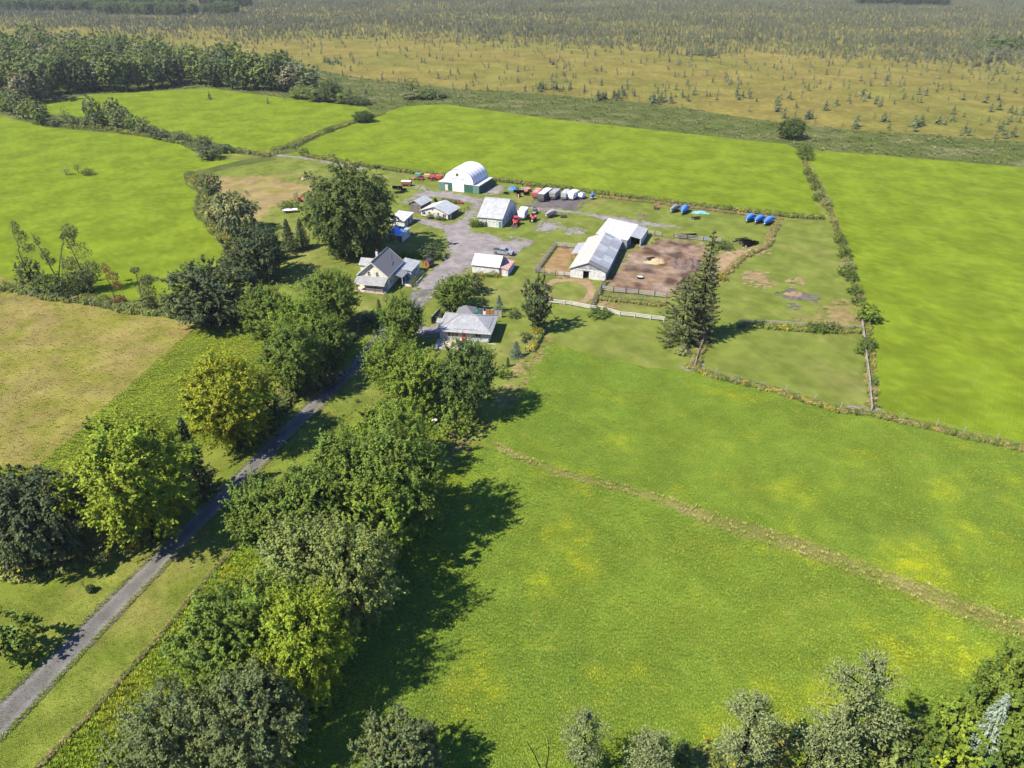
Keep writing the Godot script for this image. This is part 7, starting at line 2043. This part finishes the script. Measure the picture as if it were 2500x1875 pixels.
func build_vehicles():
	build_pickup()
	build_trailers()
	tractor("red tractor with cab and loader parked beside the white camper", q("J", 590, 800), heading(q("J", 700, 620), q("J", 520, 960)), true)
	tractor("open red tractor with roll bar beside the utility vehicle", q("J", 1430, 590), heading(q("J", 1490, 460), q("J", 1380, 690)), false)
	# utility vehicle
	var at := q("J", 1520, 230)
	var u := thing("utility_vehicle", "black utility vehicle with cargo box behind the open tractor", "utility vehicle", at, heading(q("J", 1580, 100), q("J", 1470, 300)))
	hull(u, "body", [[-1.4, 0.5], [1.35, 0.5], [1.45, 0.8], [1.2, 1.05], [0.5, 1.1], [0.4, 0.75], [-0.4, 0.75], [-0.45, 1.05], [-1.4, 1.05]], 1.35, mats.charcoal)
	for s in [-1, 1]:
		for z in [-0.95, 0.95]: wheel(u, Vector3(s * 0.65, 0.33, z), 0.33, 0.28)
		for z in [[-0.4, -0.45], [0.5, 0.25]]: bar_part(u, "cage_bar", Vector3(s * 0.62, 1.0, z[0]), Vector3(s * 0.58, 1.85, z[1]), 0.06, 0.06, mats.black)
	part(u, "roof", box_mesh(Vector3(1.25, 0.06, 0.85), Vector3(0, 1.88, -0.1)), mats.black)
	part(u, "seat", box_mesh(Vector3(1.1, 0.45, 0.4), Vector3(0, 0.95, -0.25)), mats.black)
	part(u, "bumper", box_mesh(Vector3(1.1, 0.2, 0.1), Vector3(0, 0.75, 1.47)), mats["white siding"])
	mat("taupe cover", 0.27, 0.24, 0.235, 0.8)
	boat("pontoon boat under a taupe cover on the worn grass", px(1332, 534), px(1354, 526), 2.4, mats["taupe cover"])
	var fd := thing("feed_bunk", "black feed bunk lying on the grass near the pontoon boat", "trough", px(1376, 531.5), 0.1)
	part(fd, "base", box_mesh(Vector3(2.1, 0.08, 0.7), Vector3(0, 0.35, 0)), mats.charcoal)
	for s in [-1, 1]:
		part(fd, "side", box_mesh(Vector3(2.1, 0.4, 0.06), Vector3(0, 0.55, s * 0.34)), mats.charcoal)
		part(fd, "leg", box_mesh(Vector3(0.1, 0.35, 0.6), Vector3(s * 0.9, 0.17, 0)), mats.charcoal)
	mat("bright tarp", 0.045, 0.17, 0.52, 0.5)
	mat("pale tarp", 0.16, 0.36, 0.50, 0.6, 0.0, "wear", 0.6)
	boat("boat under a blue tarp beside a bare boat hull", q("W", 675, 300), q("W", 745, 215), 2.5, mats["bright tarp"])
	var G := "three boats under blue tarps by the field hedge"
	boat("blue tarped boat nearest the lumber of the three by the hedge", q("W", 1700, 425), q("W", 1790, 355), 2.5, mats["bright tarp"], G)
	boat("middle one of the three blue tarped boats by the hedge", q("W", 1840, 445), q("W", 1940, 378), 2.5, mats["bright tarp"], G)
	boat("blue tarped boat nearest the brown fence line of the three", q("W", 1985, 475), q("W", 2095, 398), 2.6, mats["bright tarp"], G)
	boat("small watercraft under a blue tarp beside the white camper row", q("I", 1860, 600), q("I", 1950, 560), 1.3, mats["bright tarp"])

# ---------------------------------------------------------------- farm things
func mound(called: String, label: String, category: String, at: Vector3, rx: float, rz: float, h: float, m: Material, turn := 0.0, kind := "") -> void:
	var g := Geo.new()
	var n := 30
	var rows := 16
	var pts := []
	for i in rows + 1:
		var f := float(i) / rows
		var ring := []
		for k in n:
			var an := TAU * k / n
			var wob := 1.0 + 0.35 * noise_c.get_noise_3d(cos(an) * 2.0 + at.x, f * 2.0, sin(an) * 2.0 + at.z)
			var rr := (1.0 - f) * wob
			ring.append(Vector3(cos(an) * rr * rx, h * (pow(f, 0.8) + 0.45 * noise_c.get_noise_2d(cos(an) * rr * 6.0 + at.x, sin(an) * rr * 6.0) + 0.2 * noise_c.get_noise_2d(cos(an) * rr * 23.0 + at.x, sin(an) * rr * 23.0)) * (1.0 if f > 0 else 0.0) - 0.03, sin(an) * rr * rz))
		pts.append(ring)
	for i in rows:
		for k in n: g.quad(pts[i][k], pts[i][(k + 1) % n], pts[i + 1][(k + 1) % n], pts[i + 1][k])
	solo(called, g.done(), m, at, turn, label, category, "", kind)

func heap_sticks(called: String, label: String, category: String, at: Vector3, turn: float, n: int, L: float, spread: float, r: float, tones: Array, piece: String) -> void:
	var t := thing(called, label, category, at, turn)
	var g := Geo.new(); g.tube([Vector3(0, 0, -0.5), Vector3(0, 0, 0.5)], [1.0, 0.9], 8)
	var me := g.done()
	for i in n:
		var o := part(t, piece, me, mats[tones[i % tones.size()]])
		var rr := r * rng.randf_range(0.7, 1.2)
		var b := Basis(Vector3.UP, rng.randf_range(-0.25, 0.25)) * Basis(Vector3.RIGHT, rng.randf_range(-0.03, 0.03))
		o.transform = Transform3D(b * Basis.from_scale(Vector3(rr, rr, L * rng.randf_range(0.6, 1.05))), Vector3(rng.randf_range(-spread, spread), rr + floorf(3.0 * float(i) / n) * r * 1.5, rng.randf_range(-0.4, 0.4)))

func implement(called: String, label: String, at: Vector3, turn: float, m: Material, style: int) -> void:
	var t := thing(called, label, "farm machine", at, turn)
	part(t, "drawbar", box_mesh(Vector3(0.14, 0.14, 2.0), Vector3(0, 0.5, 1.6)), m)
	part(t, "frame", box_mesh(Vector3(2.0, 0.14, 0.9), Vector3(0, 0.62, 0.1)), m)
	for s in [-1, 1]: wheel(t, Vector3(s * 1.1, 0.42, 0), 0.42, 0.22, m)
	match style:
		0:   # tedder with spring tines
			for k in 6:
				var an := k * PI / 3
				bar_part(t, "tine_arm", Vector3(0, 0.9, -0.3), Vector3(cos(an) * 1.2, 0.5 + 0.4 * (k % 2), -0.3 + sin(an) * 1.2), 0.06, 0.06, m)
				bar_part(t, "tine", Vector3(cos(an) * 1.2, 0.9, -0.3 + sin(an) * 1.2), Vector3(cos(an) * 1.25, 0.08, -0.3 + sin(an) * 1.25), 0.03, 0.03, mats["dark red paint"])
		1:   # hopper
			hull(t, "hopper", [[-1.0, 0.7], [0.7, 0.7], [1.0, 1.6], [-1.3, 1.6]], 1.9, m)
			part(t, "auger", box_mesh(Vector3(0.2, 0.2, 1.4), Vector3(0.5, 1.65, 0.6)), mats.steel)
		2:   # baler
			hull(t, "chamber", [[-1.2, 0.7], [0.6, 0.7], [0.8, 1.2], [0.3, 1.8], [-0.8, 1.95], [-1.3, 1.4]], 1.5, m)
			part(t, "pickup_reel", box_mesh(Vector3(1.9, 0.4, 0.5), Vector3(0, 0.4, 1.0)), mats.charcoal)
		3:   # disc gang
			for k in 7: wheel(t, Vector3(-1.2 + k * 0.4, 0.35, -0.6), 0.35, 0.06, m)
			part(t, "toolbar", box_mesh(Vector3(2.8, 0.14, 0.14), Vector3(0, 0.75, -0.6)), m)

func horse(at: Vector3, turn: float) -> void:
	# joints of the body with radii, blended into one skin
	var J := [[Vector3(0, 1.18, -0.62), 0.27, Vector3(0, 1.14, 0.0), 0.27], [Vector3(0, 1.14, 0.0), 0.27, Vector3(0, 1.16, 0.55), 0.25], [Vector3(0, 1.25, 0.62), 0.2, Vector3(0, 1.62, 1.0), 0.13],
		[Vector3(0, 1.68, 1.02), 0.12, Vector3(0, 1.42, 1.42), 0.065], [Vector3(0.06, 1.75, 1.0), 0.04, Vector3(0.08, 1.9, 1.0), 0.015], [Vector3(-0.06, 1.75, 1.0), 0.04, Vector3(-0.08, 1.9, 1.0), 0.015],
		[Vector3(0, 1.3, -0.82), 0.07, Vector3(0, 0.75, -1.0), 0.06]]
	for s in [-1, 1]:
		J.append([Vector3(s * 0.15, 1.0, 0.55), 0.13, Vector3(s * 0.15, 0.55, 0.6), 0.07])
		J.append([Vector3(s * 0.15, 0.55, 0.6), 0.065, Vector3(s * 0.15, 0.06, 0.6), 0.06])
		J.append([Vector3(s * 0.16, 1.0, -0.65), 0.18, Vector3(s * 0.16, 0.72, -0.55), 0.1])
		J.append([Vector3(s * 0.16, 0.72, -0.55), 0.09, Vector3(s * 0.16, 0.5, -0.78), 0.07])
		J.append([Vector3(s * 0.16, 0.5, -0.78), 0.065, Vector3(s * 0.16, 0.06, -0.74), 0.06])
	var t := thing("horse", "brown horse standing by the field hedge behind the trailers", "horse", at, turn)
	part(t, "body", skin(J, 0.06), mat("horse brown", 0.14, 0.052, 0.018, 0.6))

func skin(J: Array, cell: float) -> ArrayMesh:
	var lo := Vector3(INF, INF, INF)
	var hi := -lo
	for j in J:
		for k in [0, 2]:
			lo = lo.min(j[k] - Vector3.ONE * (j[k + 1] + cell * 2)); hi = hi.max(j[k] + Vector3.ONE * (j[k + 1] + cell * 2))
	var n := Vector3i(((hi - lo) / cell).ceil())
	var f := PackedFloat32Array()
	f.resize((n.x + 1) * (n.y + 1) * (n.z + 1))
	var i := 0
	for z in n.z + 1:
		for y in n.y + 1:
			for x in n.x + 1:
				var p := lo + Vector3(x, y, z) * cell
				var d := 1e3
				for j in J:
					var a: Vector3 = j[0]
					var ab: Vector3 = j[2] - a
					var h := clampf((p - a).dot(ab) / ab.length_squared(), 0, 1)
					var e: float = p.distance_to(a + ab * h) - lerpf(j[1], j[3], h)
					var k := clampf(0.5 + 0.5 * (d - e) / 0.07, 0, 1)
					d = lerpf(d, e, k) - 0.07 * k * (1.0 - k)
				f[i] = d
				i += 1
	var sx := 1
	var sy := n.x + 1
	var sz := (n.x + 1) * (n.y + 1)
	var at := {}
	var v := PackedVector3Array()
	for z in n.z:
		for y in n.y:
			for x in n.x:
				var b := x + y * sy + z * sz
				var sum := Vector3.ZERO
				var cnt := 0
				for e in [[0, 1], [2, 3], [4, 5], [6, 7], [0, 2], [1, 3], [4, 6], [5, 7], [0, 4], [1, 5], [2, 6], [3, 7]]:
					var c0: int = e[0]
					var c1: int = e[1]
					var f0 := f[b + (c0 & 1) + (c0 >> 1 & 1) * sy + (c0 >> 2) * sz]
					var f1 := f[b + (c1 & 1) + (c1 >> 1 & 1) * sy + (c1 >> 2) * sz]
					if (f0 < 0) != (f1 < 0):
						var t := f0 / (f0 - f1)
						sum += Vector3(c0 & 1, c0 >> 1 & 1, c0 >> 2).lerp(Vector3(c1 & 1, c1 >> 1 & 1, c1 >> 2), t)
						cnt += 1
				if cnt > 0:
					at[b] = v.size()
					v.append(lo + (Vector3(x, y, z) + sum / cnt) * cell)
	var st := SurfaceTool.new()
	st.begin(Mesh.PRIMITIVE_TRIANGLES)
	st.set_smooth_group(0)
	for z in range(1, n.z):
		for y in range(1, n.y):
			for x in range(1, n.x):
				var b := x + y * sy + z * sz
				for ax in 3:
					var o: int = [sx, sy, sz][ax]
					var u: int = [sy, sz, sx][ax]
					var w: int = [sz, sx, sy][ax]
					if (f[b] < 0) != (f[b + o] < 0):
						var qd := [b - u - w, b - w, b, b - u]
						if not (at.has(qd[0]) and at.has(qd[1]) and at.has(qd[2]) and at.has(qd[3])): continue
						if f[b] < 0: qd.reverse()
						for k in [0, 1, 2, 0, 2, 3]: st.add_vertex(v[at[qd[k]]])
	st.generate_normals()
	return st.commit()

func build_farm_things():
	horse(q("G", 1420, 320), -PI / 2 + 0.15)
	mat("straw", 0.330, 0.262, 0.150, 0.95, 0.0, "wear", 1.2)
	mat("manure", 0.10, 0.068, 0.055, 0.95, 0.0, "wear", 1.0)
	mat("stone", 0.33, 0.31, 0.30, 0.9, 0.0, "wear", 1.0)
	mat("white plastic", 0.55, 0.55, 0.54, 0.6)
	mat("teal tarp", 0.10, 0.26, 0.28, 0.7)
	mound("straw_heap", "golden straw heap on the grass behind the great elm", "heap", q("Y", 1130, 470), 2.1, 1.7, 1.7, mats.straw)
	mound("brush_heap", "reddish brown brush heap beside the straw heap", "heap", q("Y", 1360, 490), 1.9, 1.3, 0.9, mats.manure)
	mound("manure_heap", "dark brown manure heap in the dirt paddock", "heap", q("C", 1500, 840), 5.2, 4.2, 1.7, mats.manure)
	mound("hay_pile", "pale loose hay round the paddock feeder", "hay", q("C", 1280, 815), 2.2, 1.8, 0.9, mats.straw)
	mound("hay_pile", "thin layer of pale hay before the paddock feeder", "hay", q("C", 1250, 825), 3.6, 1.6, 0.3, mats.straw)
	mound("dirt_heap", "low reddish dirt heap beside the east lane", "heap", q("C", 1160, 462), 2.4, 1.6, 0.5, mats.manure)
	mound("dirt_heap", "mound of soil ringed with stones in the right hand paddock", "heap", q("R", 660, 605), 2.5, 1.5, 0.8, mat("sandy soil", 0.19, 0.135, 0.085, 0.95, 0.0, "wear", 1.0))
	mound("weedy_heap", "dark weedy heap by the straw paddock fence", "heap", q("K", 740, 235), 1.5, 0.9, 0.7, mats.manure)
	var bf := thing("bale_feeder", "wooden hay feeder lying in the dirt paddock", "feeder", q("C", 1230, 802), 0.35)
	for s in [-1, 1]: part(bf, "side_board", box_mesh(Vector3(2.6, 0.5, 0.1), Vector3(0, 0.3, s * 0.6)), mats["brown board"])
	for s in [-1, 1]: part(bf, "end_board", box_mesh(Vector3(0.1, 0.5, 1.2), Vector3(s * 1.3, 0.3, 0)), mats["brown board"])
	var tb := thing("water_tub", "white water tub in the dirt paddock", "tub", q("C", 1147, 946))
	var g := Geo.new(); g.tube([Vector3(0, 0, 0), Vector3(0, 0.6, 0)], [0.75, 0.85], 14, false); part(tb, "wall", g.done(), mats["white plastic"])
	g = Geo.new(); g.disc(Vector3(0, 0.08, 0), Vector3.UP, 0.76, 0.1); part(tb, "floor", g.done(), mats["white plastic"])
	g = Geo.new(); g.disc(Vector3(0, 0.45, 0), Vector3.UP, 0.78, 0.02); part(tb, "water", g.done(), mats["white siding"])
	heap_sticks("log_pile", "pile of old grey and dark logs near the tarped boats", "log pile", q("W", 1700, 745), -1.1, 26, 5.6, 2.6, 0.17, ["barn board", "grey board", "brown board", "barn board light", "grey board"], "log")
	heap_sticks("lumber_pile", "long pile of weathered lumber behind the paddock fence", "lumber", q("W", 770, 640), -1.42, 26, 6.5, 1.6, 0.12, ["grey board", "barn board light", "white siding"], "plank")
	heap_sticks("timber_pile", "small stack of pale timber beside the pale blue tarp", "lumber", q("W", 895, 355), -1.3, 12, 3.2, 0.9, 0.12, ["grey board", "white siding"], "plank")
	mound("tarp_pile", "heap of things under a pale blue tarp by the hedge", "tarp", q("W", 970, 265), 3.0, 0.9, 0.9, mats["pale tarp"], -0.1)
	mound("blue_bundle", "small blue bundle behind the paddock fence", "bundle", q("W", 1045, 690), 0.7, 0.5, 0.9, mats["blue tarp"])
	boat("bare grey boat hull among weeds beside the tarped boat", q("W", 500, 270), q("W", 600, 215), 2.2, mats["dull zinc"])
	implement("field_cultivator", "red cultivator in the grass behind the east lane", q("W", 280, 195), 1.4, mats["dark red paint"], 3)
	# machines left of the dome barn
	implement("hay_tedder", "rusty orange hay tedder in the machine row left of the dome barn", q("Z", 1260, 330), 0.2, mats["rust roof"], 0)
	implement("seed_drill", "green seed drill at the back of the machine row", q("Z", 1430, 270), 1.4, mats["green faded"], 1)
	implement("disc_mower", "bright red mower before the green seed drill", q("Z", 1490, 345), 0.3, mats["red paint"], 3)
	implement("feed_mixer", "tan feed mixer in the middle of the machine row", q("Z", 1680, 300), 1.5, mats["yellow paint"], 1)
	implement("round_baler", "red baler with dark wheels beside the dome barn", q("Z", 1830, 345), 0.4, mats["red paint"], 2)
	implement("forage_wagon", "red wagon half hidden by the dome barn", q("Z", 2030, 330), 1.3, mats["tractor red"], 1)
	var w := thing("grain_wagon", "dark red wagon with white top near the great elm", "wagon", q("Z", 1080, 510), 1.45)
	hull(w, "box", [[-1.9, 0.8], [1.9, 0.8], [1.9, 1.7], [-1.9, 1.7]], 1.8, mats["dark red paint"])
	part(w, "cover", box_mesh(Vector3(1.9, 0.12, 3.4), Vector3(0, 1.78, -0.1)), mats["white plastic"])
	for s in [-1, 1]:
		for z in [-1.3, 1.3]: wheel(w, Vector3(s * 0.85, 0.42, z), 0.42, 0.22)
	part(w, "tongue", box_mesh(Vector3(0.1, 0.1, 1.6), Vector3(0, 0.5, 2.6)), mats.steel)
	# scrap by the elm
	for k in [["fuel_tank", "pale round tank lying in the scrap by the elm", 770, 610, 0.55, 2.2, "white siding"], ["fuel_tank", "cream tank beside the dark tank in the scrap", 900, 605, 0.5, 1.8, "cream stucco"], ["fuel_tank", "grey tank at the edge of the scrap by the elm", 1010, 680, 0.55, 2.0, "dull zinc"]]:
		var tk := thing(k[0], k[1], "tank", q("Z", k[2], k[3]), 1.3)
		g = Geo.new(); g.tube([Vector3(0, k[4] + 0.2, -k[5] / 2), Vector3(0, k[4] + 0.2, k[5] / 2)], [k[4], k[4]], 14); part(tk, "shell", g.done(), mats[k[6]])
		for s in [-1, 1]: part(tk, "cradle", box_mesh(Vector3(k[4] * 1.4, 0.4, 0.15), Vector3(0, 0.2, s * k[5] * 0.3)), mats["brown board"])
	heap_sticks("scrap_timber", "reddish scrap timber lying before the tanks", "lumber", q("Z", 860, 710), -1.2, 14, 3.4, 1.2, 0.1, ["brown board", "rust roof", "grey board"], "plank")
	# things right of the dome barn
	mound("tarp_pile", "heap under a bright blue tarp beside the dome barn", "tarp", q("G", 690, 390), 1.7, 1.2, 1.3, mats["blue tarp"])
	mound("tarp_pile", "dark green bundle beside the bright blue tarp", "bundle", q("G", 880, 370), 0.8, 0.7, 1.1, mats["green steel"])
	heap_sticks("board_pile", "loose pale boards near the bright blue tarp", "lumber", q("G", 440, 560), 0.8, 14, 2.6, 0.9, 0.09, ["grey board", "yellow paint", "white siding"], "plank")
	var cu := thing("culvert_pipe", "long grey culvert pipe among the machines by the trailers", "pipe", q("G", 960, 520), 1.5)
	g = Geo.new(); g.tube([Vector3(0, 0.5, -1.9), Vector3(0, 0.5, 1.9)], [0.5, 0.5], 16, false); g.tube([Vector3(0, 0.5, -1.9), Vector3(0, 0.5, 1.9)], [0.46, 0.46], 16, false); part(cu, "shell", g.done(), mats["stone"])
	var mx := thing("cement_mixer", "grey drum mixer with a red and white guard", "mixer", q("G", 960, 690), 0.9)
	g = Geo.new(); g.tube([Vector3(0, 0.7, -0.8), Vector3(0, 0.95, -0.4), Vector3(0, 1.0, 0.3), Vector3(0, 1.0, 0.8)], [0.35, 0.75, 0.75, 0.4], 14); part(mx, "drum", g.done(), mats["dull zinc"])
	for s in [-1, 1]: wheel(mx, Vector3(s * 0.75, 0.3, 0), 0.3, 0.15)
	part(mx, "guard", box_mesh(Vector3(0.08, 1.3, 0.5), Vector3(-1.3, 0.65, 0.4)), mats["red paint"])
	part(mx, "guard", box_mesh(Vector3(0.08, 1.3, 0.35), Vector3(-1.15, 0.65, 0.75)), mats["white paint"])
	part(mx, "frame", box_mesh(Vector3(1.4, 0.12, 0.9), Vector3(-0.5, 0.35, 0.2)), mats.charcoal)
	var yt := thing("spray_tank", "yellow cylinder tank with an orange machine behind it", "tank", q("G", 1280, 630), 1.5)
	g = Geo.new(); g.tube([Vector3(0, 0.65, -1.0), Vector3(0, 0.65, 1.0)], [0.52, 0.52], 14); part(yt, "shell", g.done(), mats["yellow paint"])
	for s in [-1, 1]: part(yt, "cradle", box_mesh(Vector3(0.8, 0.3, 0.12), Vector3(0, 0.15, s * 0.6)), mats["rust roof"])
	implement("wood_chipper", "orange machine with a white chute behind the yellow tank", q("G", 1360, 520), 0.6, mats["rust roof"], 1)
	var sp := thing("silage_spout", "tall white curved spout on a grey blower", "farm machine", q("G", 1110, 400), 0.0)
	part(sp, "blower", box_mesh(Vector3(1.4, 0.9, 0.8), Vector3(0.2, 0.45, 0)), mats.stone)
	g = Geo.new(); g.tube([Vector3(0, 0.8, 0), Vector3(0.15, 1.5, 0), Vector3(0.6, 2.2, 0), Vector3(1.3, 2.6, 0)], [0.12, 0.12, 0.13, 0.2], 8); part(sp, "spout", g.done(), mats["white plastic"])
	# wagons in the dry grass left of the elm
	var a := q("Y", 800, 1190)
	var b := q("Y", 1180, 1235)
	var hw := thing("hay_wagon", "red hay wagon with tall rear rack beside the great elm", "wagon", (a + b) * 0.5 + Vector3(0, 0, -1.1), heading(a, b))
	part(hw, "bed", box_mesh(Vector3(2.3, 0.14, 5.0), Vector3(0, 0.95, 0)), mats["red paint"])
	for k in 6: part(hw, "plank", box_mesh(Vector3(0.34, 0.05, 4.9), Vector3(-0.95 + k * 0.38, 1.05, 0)), mats[["tractor dark red", "red paint", "dark red paint"][k % 3]])
	for z in [[-2.45, 0]]:
		for y in [1.5, 2.1, 2.7]: part(hw, "rack_rail", box_mesh(Vector3(2.3, 0.1, 0.06), Vector3(0, y, z[0])), mats["brown board"])
		for x in [-1.1, -0.37, 0.37, 1.1]: part(hw, "rack_post", box_mesh(Vector3(0.1, 1.8, 0.1), Vector3(x, 1.9, z[0] - 0.08)), mats["brown board"])
	for z in [-1.2, 0.1, 1.2]: part(hw, "side_post", box_mesh(Vector3(0.1, 1.5, 0.1), Vector3(1.1, 1.75, z)), mats["rust roof"])
	for y in [1.6, 2.2]: part(hw, "side_rail", box_mesh(Vector3(0.06, 0.08, 3.6), Vector3(1.1, y, -0.6)), mats["rust roof"])
	for s in [-1, 1]:
		for z in [-1.5, 1.5]: wheel(hw, Vector3(s * 0.8, 0.4, z), 0.4, 0.2)
	part(hw, "tongue", box_mesh(Vector3(0.1, 0.1, 1.6), Vector3(0, 0.5, 3.0)), mats.black)
	a = q("Y", 290, 1560)
	b = q("Y", 900, 1520)
	var fb := thing("flat_wagon", "white flat deck wagon before the dark shrub", "wagon", (a + b) * 0.5 + Vector3(0, 0, -0.9), heading(a, b))
	for k in 2: part(fb, "deck", box_mesh(Vector3(2.0, 0.1, 2.9 if k == 0 else 1.9), Vector3(0, 0.95, -1.0 if k == 0 else 1.45)), mats["gel coat"])
	part(fb, "frame", box_mesh(Vector3(1.0, 0.2, 4.8), Vector3(0, 0.78, 0)), mats.black)
	for k in 4: part(fb, "rack_bar", box_mesh(Vector3(1.9, 0.09, 0.06), Vector3(0, 1.15 + k * 0.25, -2.45)), mats["brown board"])
	for s in [-1, 1]:
		part(fb, "rack_post", box_mesh(Vector3(0.1, 1.1, 0.1), Vector3(s * 0.9, 1.45, -2.52)), mats["brown board"])
		for z in [-1.4, 1.4]: wheel(fb, Vector3(s * 0.8, 0.38, z), 0.38, 0.2)
	# small things
	var ds := thing("dish_antenna", "pair of white dish antennas on a pole at the head of the tree row", "antenna", q("N5", 1135, 1650))
	g = Geo.new(); g.tube([Vector3(0, -0.1, 0), Vector3(0, 2.6, 0)], [0.05, 0.05], 8); part(ds, "pole", g.done(), mats.steel)
	for k in [[0.12, 2.75, 0.42], [-0.42, 2.8, 0.28]]:
		g = Geo.new()
		var ax := Vector3(-0.35, 0.35, 0.87).normalized()
		var c0 := Vector3(k[0], k[1], 0.1)
		g.tube([c0 - ax * 0.12, c0 - ax * 0.09, c0 - ax * 0.02, c0 + ax * 0.06], [0.03, k[2] * 0.45, k[2] * 0.8, k[2]], 16, false)
		part(ds, "dish", g.done(), mats["white plastic"])
		bar_part(ds, "feed_arm", c0 - Vector3(0, k[2], 0), c0 + ax * k[2] * 1.2, 0.03, 0.03, mats.steel)
	var sg := thing("swing_set", "thin metal swing frame on the lawn beside the dark trees", "swing", q("N2", 480, 250), 0.3)
	for s in [-1, 1]:
		for z in [-0.8, 0.8]: bar_part(sg, "leg", Vector3(s * 1.1, 0, z), Vector3(s * 0.95, 2.2, 0), 0.06, 0.06, mats.steel)
	bar_part(sg, "top_bar", Vector3(-1.0, 2.2, 0), Vector3(1.0, 2.2, 0), 0.06, 0.06, mats.steel)
	for s in [-0.35, 0.35]: bar_part(sg, "chain", Vector3(s, 2.2, 0), Vector3(s, 0.6, 0), 0.025, 0.025, mats.steel)
	part(sg, "swing_seat", box_mesh(Vector3(0.8, 0.05, 0.3), Vector3(0, 0.6, 0)), mats.black)
	var rm := thing("riding_mower", "small red mower on the lawn behind the workshop", "mower", q("T", 638, 478), 1.2)
	hull(rm, "hood", [[0.0, 0.35], [0.9, 0.35], [0.95, 0.6], [0.8, 0.8], [0.0, 0.85]], 0.8, mats["red paint"])
	hull(rm, "rear_body", [[-0.9, 0.4], [0.0, 0.4], [0.0, 0.7], [-0.9, 0.95]], 1.0, mats["red paint"])
	part(rm, "seat", box_mesh(Vector3(0.5, 0.4, 0.4), Vector3(0, 1.0, -0.4)), mats.black)
	for s in [-1, 1]:
		wheel(rm, Vector3(s * 0.5, 0.3, -0.6), 0.3, 0.25)
		wheel(rm, Vector3(s * 0.42, 0.2, 0.65), 0.2, 0.18)
	bar_part(rm, "steering_column", Vector3(0, 0.8, 0.1), Vector3(0, 1.15, -0.1), 0.06, 0.06, mats.black)
	heap_sticks("firewood_pile", "pale firewood heap between two posts behind the workshop", "firewood", q("S", 1480, 360), -1.3, 90, 0.6, 2.2, 0.12, ["grey board", "barn board light", "white siding"], "log")

func _ready():
	# ---- camera, sky, sun, exposure
	rng.seed = 20240817
	noise_a.seed = 11; noise_a.frequency = 1.0; noise_a.fractal_octaves = 3
	noise_b.seed = 23; noise_b.frequency = 1.0; noise_b.fractal_octaves = 3
	noise_c.seed = 37; noise_c.frequency = 0.45; noise_c.fractal_octaves = 3
	var cam := Camera3D.new()
	cam.name = "camera"
	cam.position = Vector3(0, CAM_H, 0)
	cam.rotation.x = -PIT
	cam.fov = rad_to_deg(2.0 * atan(937.5 / FOCAL))
	cam.near = 0.5
	cam.far = 14000.0
	add_child(cam)
	cam.current = true
	var sky_m := ProceduralSkyMaterial.new()
	sky_m.sky_top_color = Color(0.25, 0.42, 0.70)
	sky_m.sky_horizon_color = Color(0.70, 0.76, 0.82)
	sky_m.sky_curve = 0.12
	sky_m.ground_bottom_color = Color(0.30, 0.33, 0.22)
	sky_m.ground_horizon_color = Color(0.62, 0.66, 0.66)
	sky_m.sun_angle_max = 3.0
	var sky := Sky.new()
	sky.sky_material = sky_m
	var env := Environment.new()
	env.background_mode = Environment.BG_SKY
	env.sky = sky
	env.background_energy_multiplier = 0.8
	env.tonemap_mode = Environment.TONE_MAPPER_LINEAR
	env.tonemap_exposure = 2.85
	env.sdfgi_enabled = true
	env.ssao_enabled = true
	env.ssil_enabled = true
	env.fog_enabled = true
	env.fog_density = 0.00006
	env.fog_light_color = Color(0.76, 0.80, 0.85)
	var we := WorldEnvironment.new()
	we.name = "environment"
	we.environment = env
	add_child(we)
	var sun := DirectionalLight3D.new()
	sun.name = "sun"
	sun.light_energy = 1.6
	sun.light_color = Color(1.0, 0.955, 0.88)
	sun.light_angular_distance = 0.5
	sun.shadow_enabled = true
	add_child(sun)
	var el := deg_to_rad(50.0)
	var az := deg_to_rad(27.0)
	sun.look_at_from_position(Vector3.ZERO, Vector3(cos(az) * cos(el), -sin(el), -sin(az) * cos(el)))
	# ---- the place
	UNIT_BOX = box_mesh(Vector3.ONE)
	make_textures()
	build_ground()
	make_kinds()
	mat("bark", 0.10, 0.085, 0.07, 0.95, 0.0, "grain", 0.6)
	print("kinds ", Time.get_ticks_msec())
	plant_foreground()
	building_mats()
	build_bungalow()
	build_farmhouse()
	build_garage()
	build_machine_shed()
	build_quonset()
	build_long_barn()
	build_old_sheds()
	build_fences()
	build_vehicles()
	build_farm_things()
	print("things ", Time.get_ticks_msec())
	plant_farm()
	plant_far()
	plant_cover()
	print("plants ", Time.get_ticks_msec())
